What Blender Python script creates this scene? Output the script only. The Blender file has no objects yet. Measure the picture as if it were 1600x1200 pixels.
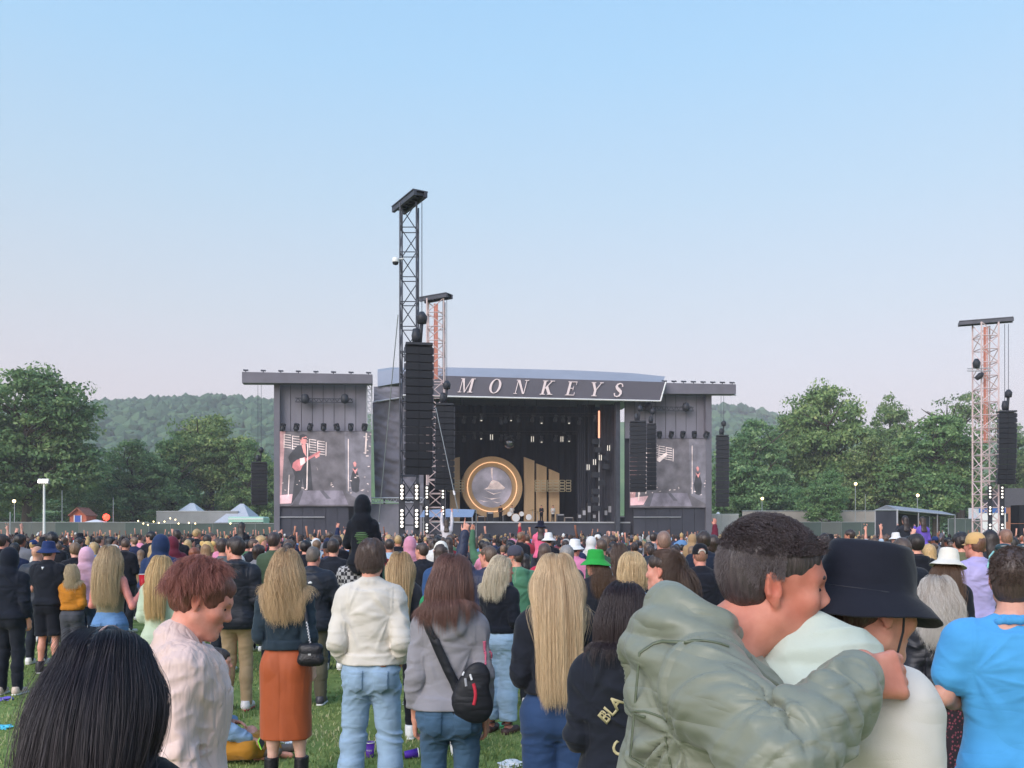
import bpy, bmesh, math, random
import numpy as np
from mathutils import Vector, Matrix
from mathutils.bvhtree import BVHTree

SC = bpy.context.scene
COL = SC.collection
R = math.radians
random.seed(7)
RNG = np.random.default_rng(7)

# ------------------------------------------------------------------ camera, sky, sun, exposure
F = 1400.0            # focal length in pixels of the 1600 px wide photograph
HOR = 832.0           # its horizon row
CAMH = 1.88
cam = bpy.data.cameras.new('camera')
cam.sensor_width = 36.0
cam.lens = 36.0 * F / 1600.0
cam.shift_y = (HOR - 600.0) / 1600.0
cam.clip_start = 0.05
cam.clip_end = 6000
camo = bpy.data.objects.new('camera', cam)
COL.objects.link(camo)
camo.location = (0, 0, CAMH)
camo.rotation_euler = (R(90), 0, 0)
SC.camera = camo

SUN_EL, SUN_AZ = 30.0, 214.0       # azimuth clockwise from +Y: low veiled sun behind the camera, to its left
EXPOSURE = 1.2
world = bpy.data.worlds.new('World')
SC.world = world
world.use_nodes = True
wn = world.node_tree
for n in list(wn.nodes):
    wn.nodes.remove(n)
sky = wn.nodes.new('ShaderNodeTexSky')
sky.sky_type = 'NISHITA'
sky.sun_disc = False
sky.sun_elevation = R(SUN_EL)
sky.sun_rotation = R(SUN_AZ)
sky.altitude = 100
sky.air_density = 1.0
sky.dust_density = 2.0
sky.ozone_density = 1.0
wbg = wn.nodes.new('ShaderNodeBackground')
wbg.inputs['Strength'].default_value = 0.03
# evening tint of the whole dome: lilac grey at the horizon to clear blue overhead, the same all round
wtc = wn.nodes.new('ShaderNodeTexCoord'); wsx = wn.nodes.new('ShaderNodeSeparateXYZ')
wn.links.new(wtc.outputs['Generated'], wsx.inputs[0])
wrp = wn.nodes.new('ShaderNodeValToRGB')
wn.links.new(wsx.outputs['Z'], wrp.inputs[0])
def _l(c):
    return tuple([(v / 255 / 12.92 if v / 255 <= 0.04045 else ((v / 255 + 0.055) / 1.055) ** 2.4) for v in c] + [1.0])
_st = [(0.0, (250, 208, 200)), (0.06, (246, 208, 203)), (0.14, (231, 209, 206)), (0.23, (211, 213, 214)), (0.34, (189, 214, 229)), (0.46, (167, 212, 243)), (0.60, (146, 203, 247)), (1.0, (112, 172, 240))]
while len(wrp.color_ramp.elements) < len(_st): wrp.color_ramp.elements.new(0.5)
for _k, (_p, _c) in enumerate(_st):
    wrp.color_ramp.elements[_k].position = _p; wrp.color_ramp.elements[_k].color = _l(_c)
wbg2 = wn.nodes.new('ShaderNodeBackground')
wbg2.inputs['Strength'].default_value = 0.90 / 2 ** EXPOSURE
wn.links.new(wrp.outputs[0], wbg2.inputs[0])
wadd = wn.nodes.new('ShaderNodeAddShader')
wout = wn.nodes.new('ShaderNodeOutputWorld')
wn.links.new(sky.outputs[0], wbg.inputs[0])
wn.links.new(wbg.outputs[0], wadd.inputs[0]); wn.links.new(wbg2.outputs[0], wadd.inputs[1])
wn.links.new(wadd.outputs[0], wout.inputs[0])

sun = bpy.data.lights.new('sun', 'SUN')
sun.energy = 1.5
sun.angle = R(50)
sun.color = (1.0, 0.93, 0.90)
suno = bpy.data.objects.new('sun', sun)
COL.objects.link(suno)
_sd = Vector((math.sin(R(SUN_AZ)) * math.cos(R(SUN_EL)), math.cos(R(SUN_AZ)) * math.cos(R(SUN_EL)), math.sin(R(SUN_EL))))
suno.rotation_euler = _sd.to_track_quat('Z', 'Y').to_euler()

SC.view_settings.view_transform = 'Standard'
SC.view_settings.look = 'None'
SC.view_settings.gamma = 1.0
SC.view_settings.use_curve_mapping = False
SC.view_settings.exposure = EXPOSURE
SC.render.engine = 'CYCLES'
SC.cycles.use_denoising = True
SC.cycles.max_bounces = 6
SC.cycles.diffuse_bounces = 3
SC.cycles.transparent_max_bounces = 8
SC.cycles.volume_bounces = 0

# ------------------------------------------------------------------ helpers
def lin(c):
    """sRGB hex or 0-255 triple to linear rgba"""
    if isinstance(c, str):
        c = tuple(int(c[i:i + 2], 16) for i in (0, 2, 4))
    o = []
    for v in c:
        v /= 255.0
        o.append(v / 12.92 if v <= 0.04045 else ((v + 0.055) / 1.055) ** 2.4)
    return (*o, 1.0)

def S_at(d):
    return F / d

def at(px, py, d):
    """a point of the place: the pixel's ray at depth d in front of the camera"""
    return Vector(((px - 800) * d / F, d, CAMH + (HOR - py) * d / F))

def link(o, parent=None):
    COL.objects.link(o)
    if parent is not None:
        o.parent = parent
    return o

def tag(o, label=None, cat=None, group=None, kind=None):
    if label: o['label'] = label
    if cat: o['category'] = cat
    if group: o['group'] = group
    if kind: o['kind'] = kind
    return o

def empty(name, loc, label=None, cat=None, group=None, rz=0.0):
    o = bpy.data.objects.new(name, None)
    o.empty_display_size = 0.2
    o.location = loc
    o.rotation_euler = (0, 0, rz)
    link(o)
    return tag(o, label, cat, group)

def np_mesh(name, V, Q, smooth=True):
    """mesh from numpy verts and an (n,3) or (n,4) face array"""
    me = bpy.data.meshes.new(name)
    V = np.ascontiguousarray(V, dtype=np.float32)
    Q = np.ascontiguousarray(Q, dtype=np.int32)
    k = Q.shape[1]
    me.vertices.add(len(V)); me.vertices.foreach_set('co', V.ravel())
    me.loops.add(Q.size); me.loops.foreach_set('vertex_index', Q.ravel())
    me.polygons.add(len(Q))
    me.polygons.foreach_set('loop_start', np.arange(0, Q.size, k, dtype=np.int32))
    me.polygons.foreach_set('use_smooth', np.full(len(Q), smooth, dtype=bool))
    me.update(calc_edges=True)
    return me

def obj(name, me, mat=None, parent=None, color=None):
    o = bpy.data.objects.new(name, me)
    if mat is not None and len(me.materials) == 0:
        me.materials.append(mat)
    if color is not None:
        o.color = color
    return link(o, parent)

class MB:
    """collects boxes, bars, tubes and polygons into one mesh"""
    def __init__(s):
        s.v = []; s.f = []; s.m = []
    def add(s, vs, fs, m=0):
        b = len(s.v)
        s.v += [tuple(v) for v in vs]
        for f in fs:
            s.f.append(tuple(i + b for i in f)); s.m.append(m)
        return s
    def box(s, c, d, rz=0.0, m=0, M=None):
        x, y, z = d[0] / 2, d[1] / 2, d[2] / 2
        vs = [Vector((sx * x, sy * y, sz * z)) for sz in (-1, 1) for sy in (-1, 1) for sx in (-1, 1)]
        if rz: vs = [Matrix.Rotation(rz, 3, 'Z') @ v for v in vs]
        if M is not None: vs = [M @ v for v in vs]
        vs = [v + Vector(c) for v in vs]
        return s.add(vs, [(0, 2, 3, 1), (4, 5, 7, 6), (0, 1, 5, 4), (2, 6, 7, 3), (0, 4, 6, 2), (1, 3, 7, 5)], m)
    def tube(s, a, b, r, n=5, r2=None, m=0, cap=True):
        a, b = Vector(a), Vector(b)
        d = b - a
        if d.length < 1e-7: return s
        r2 = r if r2 is None else r2
        q = d.to_track_quat('Z', 'Y')
        vs = []
        for p, rr in ((a, r), (b, r2)):
            for k in range(n):
                t = 2 * math.pi * k / n
                vs.append(p + q @ Vector((math.cos(t) * rr, math.sin(t) * rr, 0)))
        fs = [(k, (k + 1) % n, n + (k + 1) % n, n + k) for k in range(n)]
        if cap: fs += [tuple(range(n - 1, -1, -1)), tuple(range(n, 2 * n))]
        return s.add(vs, fs, m)
    def path(s, pts, r, n=5, m=0):
        for a, b in zip(pts[:-1], pts[1:]):
            s.tube(a, b, r, n, m=m)
        return s
    def prism(s, poly, h, M=None, m=0):
        """poly in local xy extruded along local z by h, then M"""
        n = len(poly)
        vs = [Vector((p[0], p[1], 0)) for p in poly] + [Vector((p[0], p[1], h)) for p in poly]
        if M is not None: vs = [M @ v for v in vs]
        fs = [tuple(range(n - 1, -1, -1)), tuple(range(n, 2 * n))]
        fs += [(k, (k + 1) % n, n + (k + 1) % n, n + k) for k in range(n)]
        return s.add(vs, fs, m)
    def lathe(s, prof, n=16, c=(0, 0, 0), M=None, m=0):
        """prof: list of (r, z)"""
        vs = []
        for r, z in prof:
            for k in range(n):
                t = 2 * math.pi * k / n
                vs.append(Vector((r * math.cos(t), r * math.sin(t), z)))
        if M is not None: vs = [M @ v for v in vs]
        vs = [v + Vector(c) for v in vs]
        fs = []
        for i in range(len(prof) - 1):
            for k in range(n):
                a, b = i * n + k, i * n + (k + 1) % n
                fs.append((a, b, b + n, a + n))
        return s.add(vs, fs, m)
    def build(s, name, mat, parent=None, smooth=False, color=None):
        me = bpy.data.meshes.new(name)
        me.from_pydata(s.v, [], s.f)
        mats = mat if isinstance(mat, (list, tuple)) else [mat]
        for mm in mats: me.materials.append(mm)
        me.polygons.foreach_set('material_index', s.m)
        me.polygons.foreach_set('use_smooth', [smooth] * len(s.f))
        me.update()
        return obj(name, me, None, parent, color)

def copy_tree(o, parent=None):
    c = o.copy(); COL.objects.link(c); c.parent = parent
    for ch in o.children: copy_tree(ch, c)
    return c

# ---- numpy noise
def _hash(ix, iy, iz):
    h = (ix * 374761393 + iy * 668265263 + iz * 2147483647 + 974634777).astype(np.uint32)
    h = (h ^ (h >> 13)) * np.uint32(1274126177)
    h = h ^ (h >> 16)
    return (h & 0xFFFF).astype(np.float32) / 32767.5 - 1.0

def vnoise(P):
    P = np.asarray(P, dtype=np.float32)
    i = np.floor(P).astype(np.int64)
    f = P - i
    u = f * f * f * (f * (f * 6 - 15) + 10)
    r = 0
    for dx in (0, 1):
        wx = u[:, 0] if dx else 1 - u[:, 0]
        for dy in (0, 1):
            wy = u[:, 1] if dy else 1 - u[:, 1]
            for dz in (0, 1):
                wz = u[:, 2] if dz else 1 - u[:, 2]
                r = r + wx * wy * wz * _hash(i[:, 0] + dx, i[:, 1] + dy, i[:, 2] + dz)
    return r

def fbm(P, o=3):
    r = 0; a = 1.0
    for k in range(o):
        r = r + a * vnoise(P * (2.03 ** k) + 17.3 * k); a *= 0.5
    return r

# ---- materials
def new_mat(name):
    m = bpy.data.materials.new(name)
    m.use_nodes = True
    nt = m.node_tree
    for n in list(nt.nodes): nt.nodes.remove(n)
    out = nt.nodes.new('ShaderNodeOutputMaterial')
    b = nt.nodes.new('ShaderNodeBsdfPrincipled')
    nt.links.new(b.outputs[0], out.inputs[0])
    return m, nt, b

def nd(nt, t, **kw):
    n = nt.nodes.new(t)
    for k, v in kw.items():
        if k.startswith('i_'):
            key = k[2:]
            n.inputs[int(key) if key.isdigit() else key].default_value = v
        else:
            setattr(n, k, v)
    return n

def mixc(nt, fac, a, b, mode='MIX'):
    n = nt.nodes.new('ShaderNodeMix'); n.data_type = 'RGBA'; n.blend_type = mode
    for s, v in ((0, fac), (6, a), (7, b)):
        if hasattr(v, 'is_output'): nt.links.new(v, n.inputs[s])
        else: n.inputs[s].default_value = v
    return n.outputs[2]

def ramp(nt, src, stops):
    n = nt.nodes.new('ShaderNodeValToRGB')
    e = n.color_ramp.elements
    while len(e) < len(stops): e.new(0.5)
    for k, (p, c) in enumerate(stops):
        e[k].position = p
        e[k].color = c if isinstance(c, tuple) else (c, c, c, 1)
    nt.links.new(src, n.inputs[0])
    return n.outputs[0]

def surf(name, color=None, rough=0.7, var=0.15, scale=3.0, bump=0.0, bscale=40.0, metal=0.0, coords='Object', emit=None, estr=0.0, spec=0.3, sheen=0.0, stretch=(1, 1, 1)):
    """one plain material: colour (None = the object's own colour) with blotchy variation and relief"""
    m, nt, b = new_mat(name)
    tc = nd(nt, 'ShaderNodeTexCoord')
    mp = nd(nt, 'ShaderNodeMapping'); mp.inputs['Scale'].default_value = stretch
    nt.links.new(tc.outputs[coords], mp.inputs[0])
    if color is None:
        src = nd(nt, 'ShaderNodeObjectInfo').outputs['Color']
    else:
        rgb = nd(nt, 'ShaderNodeRGB'); rgb.outputs[0].default_value = color
        src = rgb.outputs[0]
    if var:
        no = nd(nt, 'ShaderNodeTexNoise', i_Scale=scale, i_Detail=5.0, i_Roughness=0.6)
        nt.links.new(mp.outputs[0], no.inputs['Vector'])
        v = ramp(nt, no.outputs[0], [(0.3, 1 - var), (0.7, 1 + var)])
        src = mixc(nt, 1.0, src, v, 'MULTIPLY')
    nt.links.new(src, b.inputs['Base Color'])
    b.inputs['Roughness'].default_value = rough
    b.inputs['Metallic'].default_value = metal
    b.inputs['Specular IOR Level'].default_value = spec
    if sheen:
        b.inputs['Sheen Weight'].default_value = sheen
        b.inputs['Sheen Roughness'].default_value = 0.5
    if bump:
        n2 = nd(nt, 'ShaderNodeTexNoise', i_Scale=bscale, i_Detail=4.0)
        nt.links.new(mp.outputs[0], n2.inputs['Vector'])
        bp = nd(nt, 'ShaderNodeBump', i_Strength=bump, i_Distance=0.02)
        nt.links.new(n2.outputs[0], bp.inputs['Height'])
        nt.links.new(bp.outputs[0], b.inputs['Normal'])
    if emit is not None:
        b.inputs['Emission Color'].default_value = emit
        b.inputs['Emission Strength'].default_value = estr
    return m

M = {}
M['black_metal'] = surf('black_metal', lin('33353d'), 0.5, 0.2, 2.0)
M['dark_steel'] = surf('dark_steel', lin('4c4e58'), 0.45, 0.2, 2.0, metal=0.3)
M['alu'] = surf('aluminium', lin('b9b9bf'), 0.4, 0.12, 2.0, metal=0.35)
M['scrim'] = surf('scrim_cloth', lin('85828d'), 0.9, 0.16, 0.5, 0.3, 4.0, stretch=(1, 1, 0.25))
M['tarp'] = surf('tarpaulin', lin('6e6b75'), 0.65, 0.2, 0.4, 0.5, 1.6)
M['tarp_dark'] = surf('dark_tarpaulin', lin('454550'), 0.75, 0.2, 0.4, 0.4, 1.6)
M['roof_skin'] = surf('roof_membrane', lin('93959f'), 0.5, 0.08, 0.4, 0.2, 1.2)
M['fascia'] = surf('fascia_panel', lin('625f69'), 0.6, 0.08, 0.3)
M['black_cloth'] = surf('black_stage_cloth', lin('33353f'), 0.95, 0.25, 0.6, 0.3, 3.0, stretch=(1, 1, 0.15))
M['speaker'] = surf('speaker_box', lin('17191f'), 0.7, 0.2, 3.0)
M['grille'] = surf('speaker_grille', lin('20222a'), 0.65, 0.15, 60.0)
M['white_paint'] = surf('white_paint', lin('e2e2e2'), 0.5, 0.06, 1.0)
M['lamp_glow'] = surf('lit_lens', lin('ffffff'), 0.4, 0.0, emit=lin('fff2e0'), estr=1.6)
M['blinder'] = surf('blinder_lens', lin('f0ece6'), 0.4, 0.0, emit=lin('fff4e6'), estr=0.7)
M['lamp_dim'] = surf('dim_lens', lin('d8d4d0'), 0.4, 0.0, emit=lin('fff2e0'), estr=0.35)
M['lamp_warm'] = surf('lit_warm_lens', lin('ffe9c0'), 0.4, 0.0, emit=lin('ffdf9e'), estr=2.2)

# ------------------------------------------------------------------ ground, grass
def grass_mat(name, c1, c2, c3, scale):
    m, nt, b = new_mat(name)
    tc = nd(nt, 'ShaderNodeTexCoord')
    n1 = nd(nt, 'ShaderNodeTexNoise', i_Scale=scale, i_Detail=8.0, i_Roughness=0.65)
    n2 = nd(nt, 'ShaderNodeTexNoise', i_Scale=scale * 0.12, i_Detail=4.0)
    nt.links.new(tc.outputs['Object'], n1.inputs['Vector']); nt.links.new(tc.outputs['Object'], n2.inputs['Vector'])
    c = ramp(nt, n1.outputs[0], [(0.3, c1), (0.55, c2), (0.75, c3)])
    v = ramp(nt, n2.outputs[0], [(0.3, (.98, .80, .66, 1)), (0.42, (.9, .88, .8, 1)), (0.7, (1.15, 1.15, 1.1, 1))])
    nt.links.new(mixc(nt, 1.0, c, v, 'MULTIPLY'), b.inputs['Base Color'])
    b.inputs['Roughness'].default_value = 0.95
    b.inputs['Specular IOR Level'].default_value = 0.1
    bp = nd(nt, 'ShaderNodeBump', i_Strength=0.6, i_Distance=0.05)
    nt.links.new(n1.outputs[0], bp.inputs['Height']); nt.links.new(bp.outputs[0], b.inputs['Normal'])
    return m

g_soil = grass_mat('turf', lin('607342'), lin('7a8c52'), lin('9da572'), 3.0)
mb = MB(); mb.add([(-3000, -400, 0), (3000, -400, 0), (3000, 2580, 0), (-3000, 2580, 0)], [(0, 1, 2, 3)])
tag(mb.build('ground', g_soil), kind='structure')

def attr_leaf_mat(name, stops, rough=0.6, trans=0.25):
    m, nt, b = new_mat(name)
    a = nd(nt, 'ShaderNodeAttribute', attribute_name='tone')
    oi = nd(nt, 'ShaderNodeObjectInfo')
    c = ramp(nt, a.outputs['Fac'], stops)
    c = mixc(nt, 1.0, c, oi.outputs['Color'], 'MULTIPLY')
    nt.links.new(c, b.inputs['Base Color'])
    b.inputs['Roughness'].default_value = rough
    b.inputs['Specular IOR Level'].default_value = 0.2
    if trans:
        tr = nt.nodes.new('ShaderNodeBsdfTranslucent'); nt.links.new(c, tr.inputs[0])
        mx = nt.nodes.new('ShaderNodeMixShader'); mx.inputs[0].default_value = trans
        out = [n for n in nt.nodes if n.type == 'OUTPUT_MATERIAL'][0]
        nt.links.new(b.outputs[0], mx.inputs[1]); nt.links.new(tr.outputs[0], mx.inputs[2]); nt.links.new(mx.outputs[0], out.inputs[0])
    return m

M['blade'] = attr_leaf_mat('grass_blade', [(0.0, lin('5f7244')), (0.5, lin('83955a')), (0.85, lin('aab07c')), (1.0, lin('cec89e'))])
def grass_blades(n):
    y = 1.0 / RNG.uniform(1 / 16.0, 1 / 3.6, n)
    x = RNG.uniform(-0.62, 0.62, n) * y
    keep = np.abs(vnoise(np.stack([x * 0.9, y * 0.9, x * 0], 1))) < RNG.uniform(0.05, 1.0, n)
    x, y = x[keep], y[keep]; n = len(x)
    h = RNG.uniform(0.02, 0.055, n) * (1 + 0.5 * vnoise(np.stack([x * 2.2, y * 2.2, x * 0 + 5], 1)))
    w = RNG.uniform(0.0025, 0.005, n) * np.clip(y / 5, 1, 2.5)
    a = RNG.uniform(0, 2 * math.pi, n); lean = RNG.uniform(0.1, 0.9, n) * h; la = RNG.uniform(0, 2 * math.pi, n)
    z = np.zeros(n)
    p0 = np.stack([x - np.cos(a) * w, y - np.sin(a) * w, z], 1); p1 = np.stack([x + np.cos(a) * w, y + np.sin(a) * w, z], 1)
    mx, my = x + np.cos(la) * lean * 0.35, y + np.sin(la) * lean * 0.35
    p2 = np.stack([mx + np.cos(a) * w * 0.7, my + np.sin(a) * w * 0.7, h * 0.6], 1); p3 = np.stack([mx - np.cos(a) * w * 0.7, my - np.sin(a) * w * 0.7, h * 0.6], 1)
    p4 = np.stack([x + np.cos(la) * lean, y + np.sin(la) * lean, h], 1)
    V = np.stack([p0, p1, p2, p3, p4], 1).reshape(-1, 3)
    b = np.arange(n)[:, None] * 5
    T = np.concatenate([b + [[0, 1, 2]], b + [[0, 2, 3]], b + [[3, 2, 4]]])
    me = np_mesh('grass', V, T, False)
    t = np.clip(RNG.normal(0.5, 0.2, n) + 0.38 * vnoise(np.stack([x * 1.1, y * 1.1, x * 0 + 9], 1)), 0, 1)
    at_ = me.attributes.new('tone', 'FLOAT', 'POINT'); at_.data.foreach_set('value', np.repeat(t, 5).astype(np.float32))
    return me
tag(obj('grass', grass_blades(120000), M['blade']), kind='stuff')

# ------------------------------------------------------------------ hills and the far wood
_pk = np.array([-300, 0, 140, 330, 430, 600, 800, 1000, 1113, 1170, 1240, 1400, 1900])
_ek = np.array([120, 180, 190, 199, 192, 180, 165, 165, 184, 183, 166, 150, 120])
def hill_z(x, y):
    px = 800 + F * x / y
    e = np.interp(px, _pk, _ek) / F
    far = np.where(px > 900, 1000.0, 720.0)
    t = np.clip((y - 260.0) / (far - 260.0), 0, 1)
    t = t * t * (3 - 2 * t)
    back = np.clip((y - far) / 500.0, 0, 1)
    return (e * far * t) * (1 - 0.4 * back) - 0.5
_n = 120
ky = np.linspace(255, 1300, _n); kp = np.linspace(-320, 1950, _n)
YY, PP = np.meshgrid(ky, kp, indexing='ij')
XX = (PP - 800) * YY / F
ZZ = hill_z(XX, YY) + 3 * fbm(np.stack([XX.ravel() / 90, YY.ravel() / 90, 0 * XX.ravel()], 1)).reshape(XX.shape) * np.clip((YY - 255) / 100, 0, 1)
ii = np.arange(_n - 1)[:, None] * _n + np.arange(_n - 1)[None, :]
Qh = np.stack([ii, ii + 1, ii + _n + 1, ii + _n], -1).reshape(-1, 4)
M['hill'] = grass_mat('hill_fields', lin('4b6a3c'), lin('5d7d48'), lin('84945e'), 0.02)
tag(obj('hill', np_mesh('hill', np.stack([XX, YY, ZZ], -1).reshape(-1, 3), Qh), M['hill']), kind='structure')

def ico(sub):
    bm = bmesh.new(); bmesh.ops.create_icosphere(bm, subdivisions=sub, radius=1.0)
    V = np.array([v.co[:] for v in bm.verts]); T = np.array([[v.index for v in f.verts] for f in bm.faces]); bm.free()
    return V, T
def far_wood(n):
    V0, T0 = ico(1)
    V, T, tone = [], [], []
    b = 0
    while b < n:
        px = random.uniform(-200, 450) if random.random() < 0.74 else random.uniform(1095, 1300)
        right = px > 900
        far = 1000.0 if right else 720.0
        y = random.uniform(0.52, 1.04) * far
        x = (px - 800) * y / F
        z = float(hill_z(np.array(x), np.array(y)))
        if right and 0.70 < y / far < 0.93 and math.sin(y * 0.05) > -0.86: continue
        r = random.uniform(2.4, 4.8) * (1.15 if right else 1.0)
        d = 1 + 0.45 * vnoise(V0 * 1.7 + random.uniform(0, 90)) + 0.2 * vnoise(V0 * 4.5 + random.uniform(0, 90))
        P = V0 * d[:, None] * [r, r, r * random.uniform(0.8, 1.2)] + [x, y, z + r * 0.6]
        V.append(P); T.append(T0 + b * len(V0)); tone.append(np.full(len(V0), random.random())); b += 1
    me = np_mesh('far_wood', np.concatenate(V), np.concatenate(T), False)
    a = me.attributes.new('tone', 'FLOAT', 'POINT'); a.data.foreach_set('value', np.concatenate(tone).astype(np.float32))
    return me
M['wood'] = attr_leaf_mat('far_wood_leaves', [(0.0, lin('2e4836')), (0.5, lin('415d44')), (1.0, lin('587252'))], 0.9, 0.0)
tag(obj('far_wood', far_wood(4200), M['wood']), kind='stuff')

# ------------------------------------------------------------------ trees
M['leaf'] = attr_leaf_mat('tree_leaves', [(0.0, lin('57724f')), (0.45, lin('7b9464')), (0.8, lin('a0ae7c')), (1.0, lin('bdc096'))], 0.55, 0.3)
M['bark'] = surf('bark', lin('4d453d'), 0.95, 0.3, 2.0, 0.6, 8.0)

def crown_mesh(seed, nclump, nleaf, size, gap=0.0, flat=1.0):
    """leaf-sized faces in clumps through a unit crown (radius 1, z from -1 to 1)"""
    rg = np.random.default_rng(seed)
    V, tone = [], []
    nl = 7
    lob = rg.normal(0, 1, (nl, 3)); lob /= np.linalg.norm(lob, axis=1)[:, None]
    lob = lob * rg.uniform(0.35, 0.62, (nl, 1)) + [0, 0, 0.05]; lr = rg.uniform(0.36, 0.6, nl)
    lob[0] = [0, 0, 0.5]; lr[0] = 0.5
    for k in range(nclump):
        i = rg.integers(nl)
        d = rg.normal(0, 1, 3); d /= np.linalg.norm(d)
        if d[2] < -0.75: d[2] *= -0.6
        c = lob[i] + d * lr[i] * rg.uniform(0.55, 1.0) ** 0.6
        if gap and vnoise(np.array([c * 2.3 + seed]))[0] > 1 - gap * 2: continue
        cr = rg.uniform(0.09, 0.2)
        n = int(nleaf * rg.uniform(0.6, 1.3))
        q = rg.normal(0, 1, (n, 3)); q /= np.linalg.norm(q, axis=1)[:, None]
        q[:, 2] = np.where(q[:, 2] < -0.25, -q[:, 2] * 0.5, q[:, 2])
        p = c + q * cr * rg.uniform(0.5, 1.05, (n, 1)) * [1.15, 1.15, 0.75 * flat]
        nrm = q * 0.5 + rg.normal(0, 0.55, (n, 3)) + [0, 0, 0.5]
        nrm /= np.linalg.norm(nrm, axis=1)[:, None]
        t = np.cross(nrm, rg.normal(0, 1, (n, 3))); t /= np.linalg.norm(t, axis=1)[:, None] + 1e-6
        s = np.cross(nrm, t)
        sz = size * rg.uniform(0.6, 1.25, (n, 1))
        V.append(np.stack([p - t * sz, p + s * sz * 0.55, p + t * sz, p - s * sz * 0.55], 1).reshape(-1, 3))
        tone.append(np.repeat(np.clip(rg.normal(0.42, 0.16) + rg.normal(0, 0.14, n), 0, 1), 4))
    V = np.concatenate(V); Q = np.arange(len(V)).reshape(-1, 4)
    me = np_mesh('crown', V, Q, False)
    a = me.attributes.new('tone', 'FLOAT', 'POINT'); a.data.foreach_set('value', np.concatenate(tone).astype(np.float32))
    me.materials.append(M['leaf'])
    return me
CROWNS = [crown_mesh(11, 480, 80, 0.030), crown_mesh(23, 440, 80, 0.031), crown_mesh(37, 480, 78, 0.029), crown_mesh(51, 340, 80, 0.032, 0.08), crown_mesh(64, 190, 55, 0.026, 0.3)]

def trunk_mesh(seed):
    """tapered trunk with limbs, unit height 1, crown centre near 0.62"""
    rg = random.Random(seed); m = MB()
    m.tube((0, 0, 0), (0.01, 0, 0.3), 0.035, 8, 0.024); m.tube((0.01, 0, 0.3), (0.0, 0.01, 0.62), 0.024, 7, 0.012); m.tube((0, 0.01, 0.62), (0.01, 0, 0.92), 0.012, 6, 0.003)
    for k in range(18):
        z = rg.uniform(0.24, 0.78); a = rg.uniform(0, 6.28); l = rg.uniform(0.16, 0.34) * (1.15 - abs(z - 0.5))
        b = Vector((math.cos(a) * l * 0.55, math.sin(a) * l * 0.55, z + l * 0.25)); e = Vector((math.cos(a + .3) * l, math.sin(a + .3) * l, z + l * 0.62))
        m.tube((0, 0, z), b, 0.011, 5, 0.007); m.tube(b, e, 0.007, 5, 0.002)
        e2 = Vector((math.cos(a - .7) * l * .9, math.sin(a - .7) * l * .9, z + l * 0.55)); m.tube(b, e2, 0.005, 4, 0.0015)
    me = bpy.data.meshes.new('trunk'); me.from_pydata(m.v, [], m.f); me.materials.append(M['bark']); me.update()
    return me
TRUNKS = [trunk_mesh(s) for s in (1, 2, 3)]

def tree(cx, top, w, d, kind, label, tint=(1, 1, 1, 1), low=0.12, rz=None, group=None):
    p = at(cx, HOR, d)
    H = CAMH + (HOR - top) * d / F
    W = w * d / F / 2
    rz = random.uniform(0, 6.28) if rz is None else rz
    t = empty('tree', (p.x, d, 0), label, 'tree', group or 'trees behind the fence', rz)
    tr = obj('trunk', TRUNKS[kind % 3], None, t); tr.scale = (H * 0.9, H * 0.9, H)
    c = obj('crown', CROWNS[kind], None, t, tint)
    hz = H * (1 - low) / 2
    c.location = (0, 0, H - hz * 1.02); c.scale = (W * 1.22, W * 1.22, hz)
    return t
TREES = [
 (40, 572, 215, 112, 0, 'huge dark tree at the left edge, its crown rising above the wooded hill', (0.86, .95, .86, 1), .05),
 (-75, 600, 190, 124, 2, 'tall tree cut by the left border of the view behind the huge dark tree', (0.85, .95, .85, 1), .05),
 (205, 690, 135, 128, 1, 'round mid green tree behind the floodlight mast and brick hut', (0.9, 1.0, .9, 1), .02),
 (150, 725, 110, 138, 2, 'low tree filling the gap between the huge dark tree and the round mid green tree', (.8, .95, .85, 1), .02),
 (268, 676, 95, 134, 3, 'narrow dark green tree between the round mid green tree and the tall yellowish tree', (.72, .86, .75, 1), .02),
 (330, 648, 150, 142, 2, 'tall yellowish green tree in front of the wooded hill near the stage wing', (1.15, 1.08, .85, 1), .05),
 (392, 690, 95, 138, 1, 'bright green tree just beside the hanging outfill speakers by the stage wing', (1.0, 1.08, .9, 1), .05),
 (425, 740, 70, 150, 0, 'small tree half hidden by the left end of the stage wing', (.9, 1, .9, 1), .02),
 (1182, 656, 130, 132, 1, 'pale smoky tree beside the right end of the stage', (.85, 1.0, .95, 1), .02),
 (1138, 705, 85, 140, 0, 'dark tree directly behind the right hand hanging outfill speakers', (.75, .92, .85, 1), .02),
 (1296, 599, 150, 140, 0, 'tallest of the trees between the stage and the right tower, with a double rounded top', (.98, 1.02, .82, 1), .05),
 (1248, 640, 105, 144, 2, 'shoulder high neighbour on the stage side of the tallest right hand tree', (.92, 1, .84, 1), .05),
 (1392, 621, 100, 148, 3, 'pointed tree with thin top between the tallest tree and the broad tree', (.98, 1, .86, 1), .05),
 (1296, 735, 80, 118, 2, 'short bushy tree standing in front of the tallest right hand tree', (.8, .98, .86, 1), .0),
 (1365, 684, 115, 130, 1, 'brownish green tree standing in front of the pointed tree', (1.02, .96, .82, 1), .02),
 (1462, 646, 160, 126, 0, 'broad dark tree close beside the right lattice tower', (.85, .98, .82, 1), .02),
 (1500, 612, 135, 146, 4, 'sparse open branched tree showing sky through it behind the right tower', (.95, .95, .85, 1), .1),
 (1592, 668, 80, 150, 3, 'thin tree behind the right hand speaker stack at the right border', (.9, .98, .9, 1), .1),
 (1660, 640, 120, 140, 2, 'tree standing beyond the right border of the view', (.9, 1, .9, 1), .05),
]
for a in TREES: tree(*a[:6], a[6], a[7])
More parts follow.
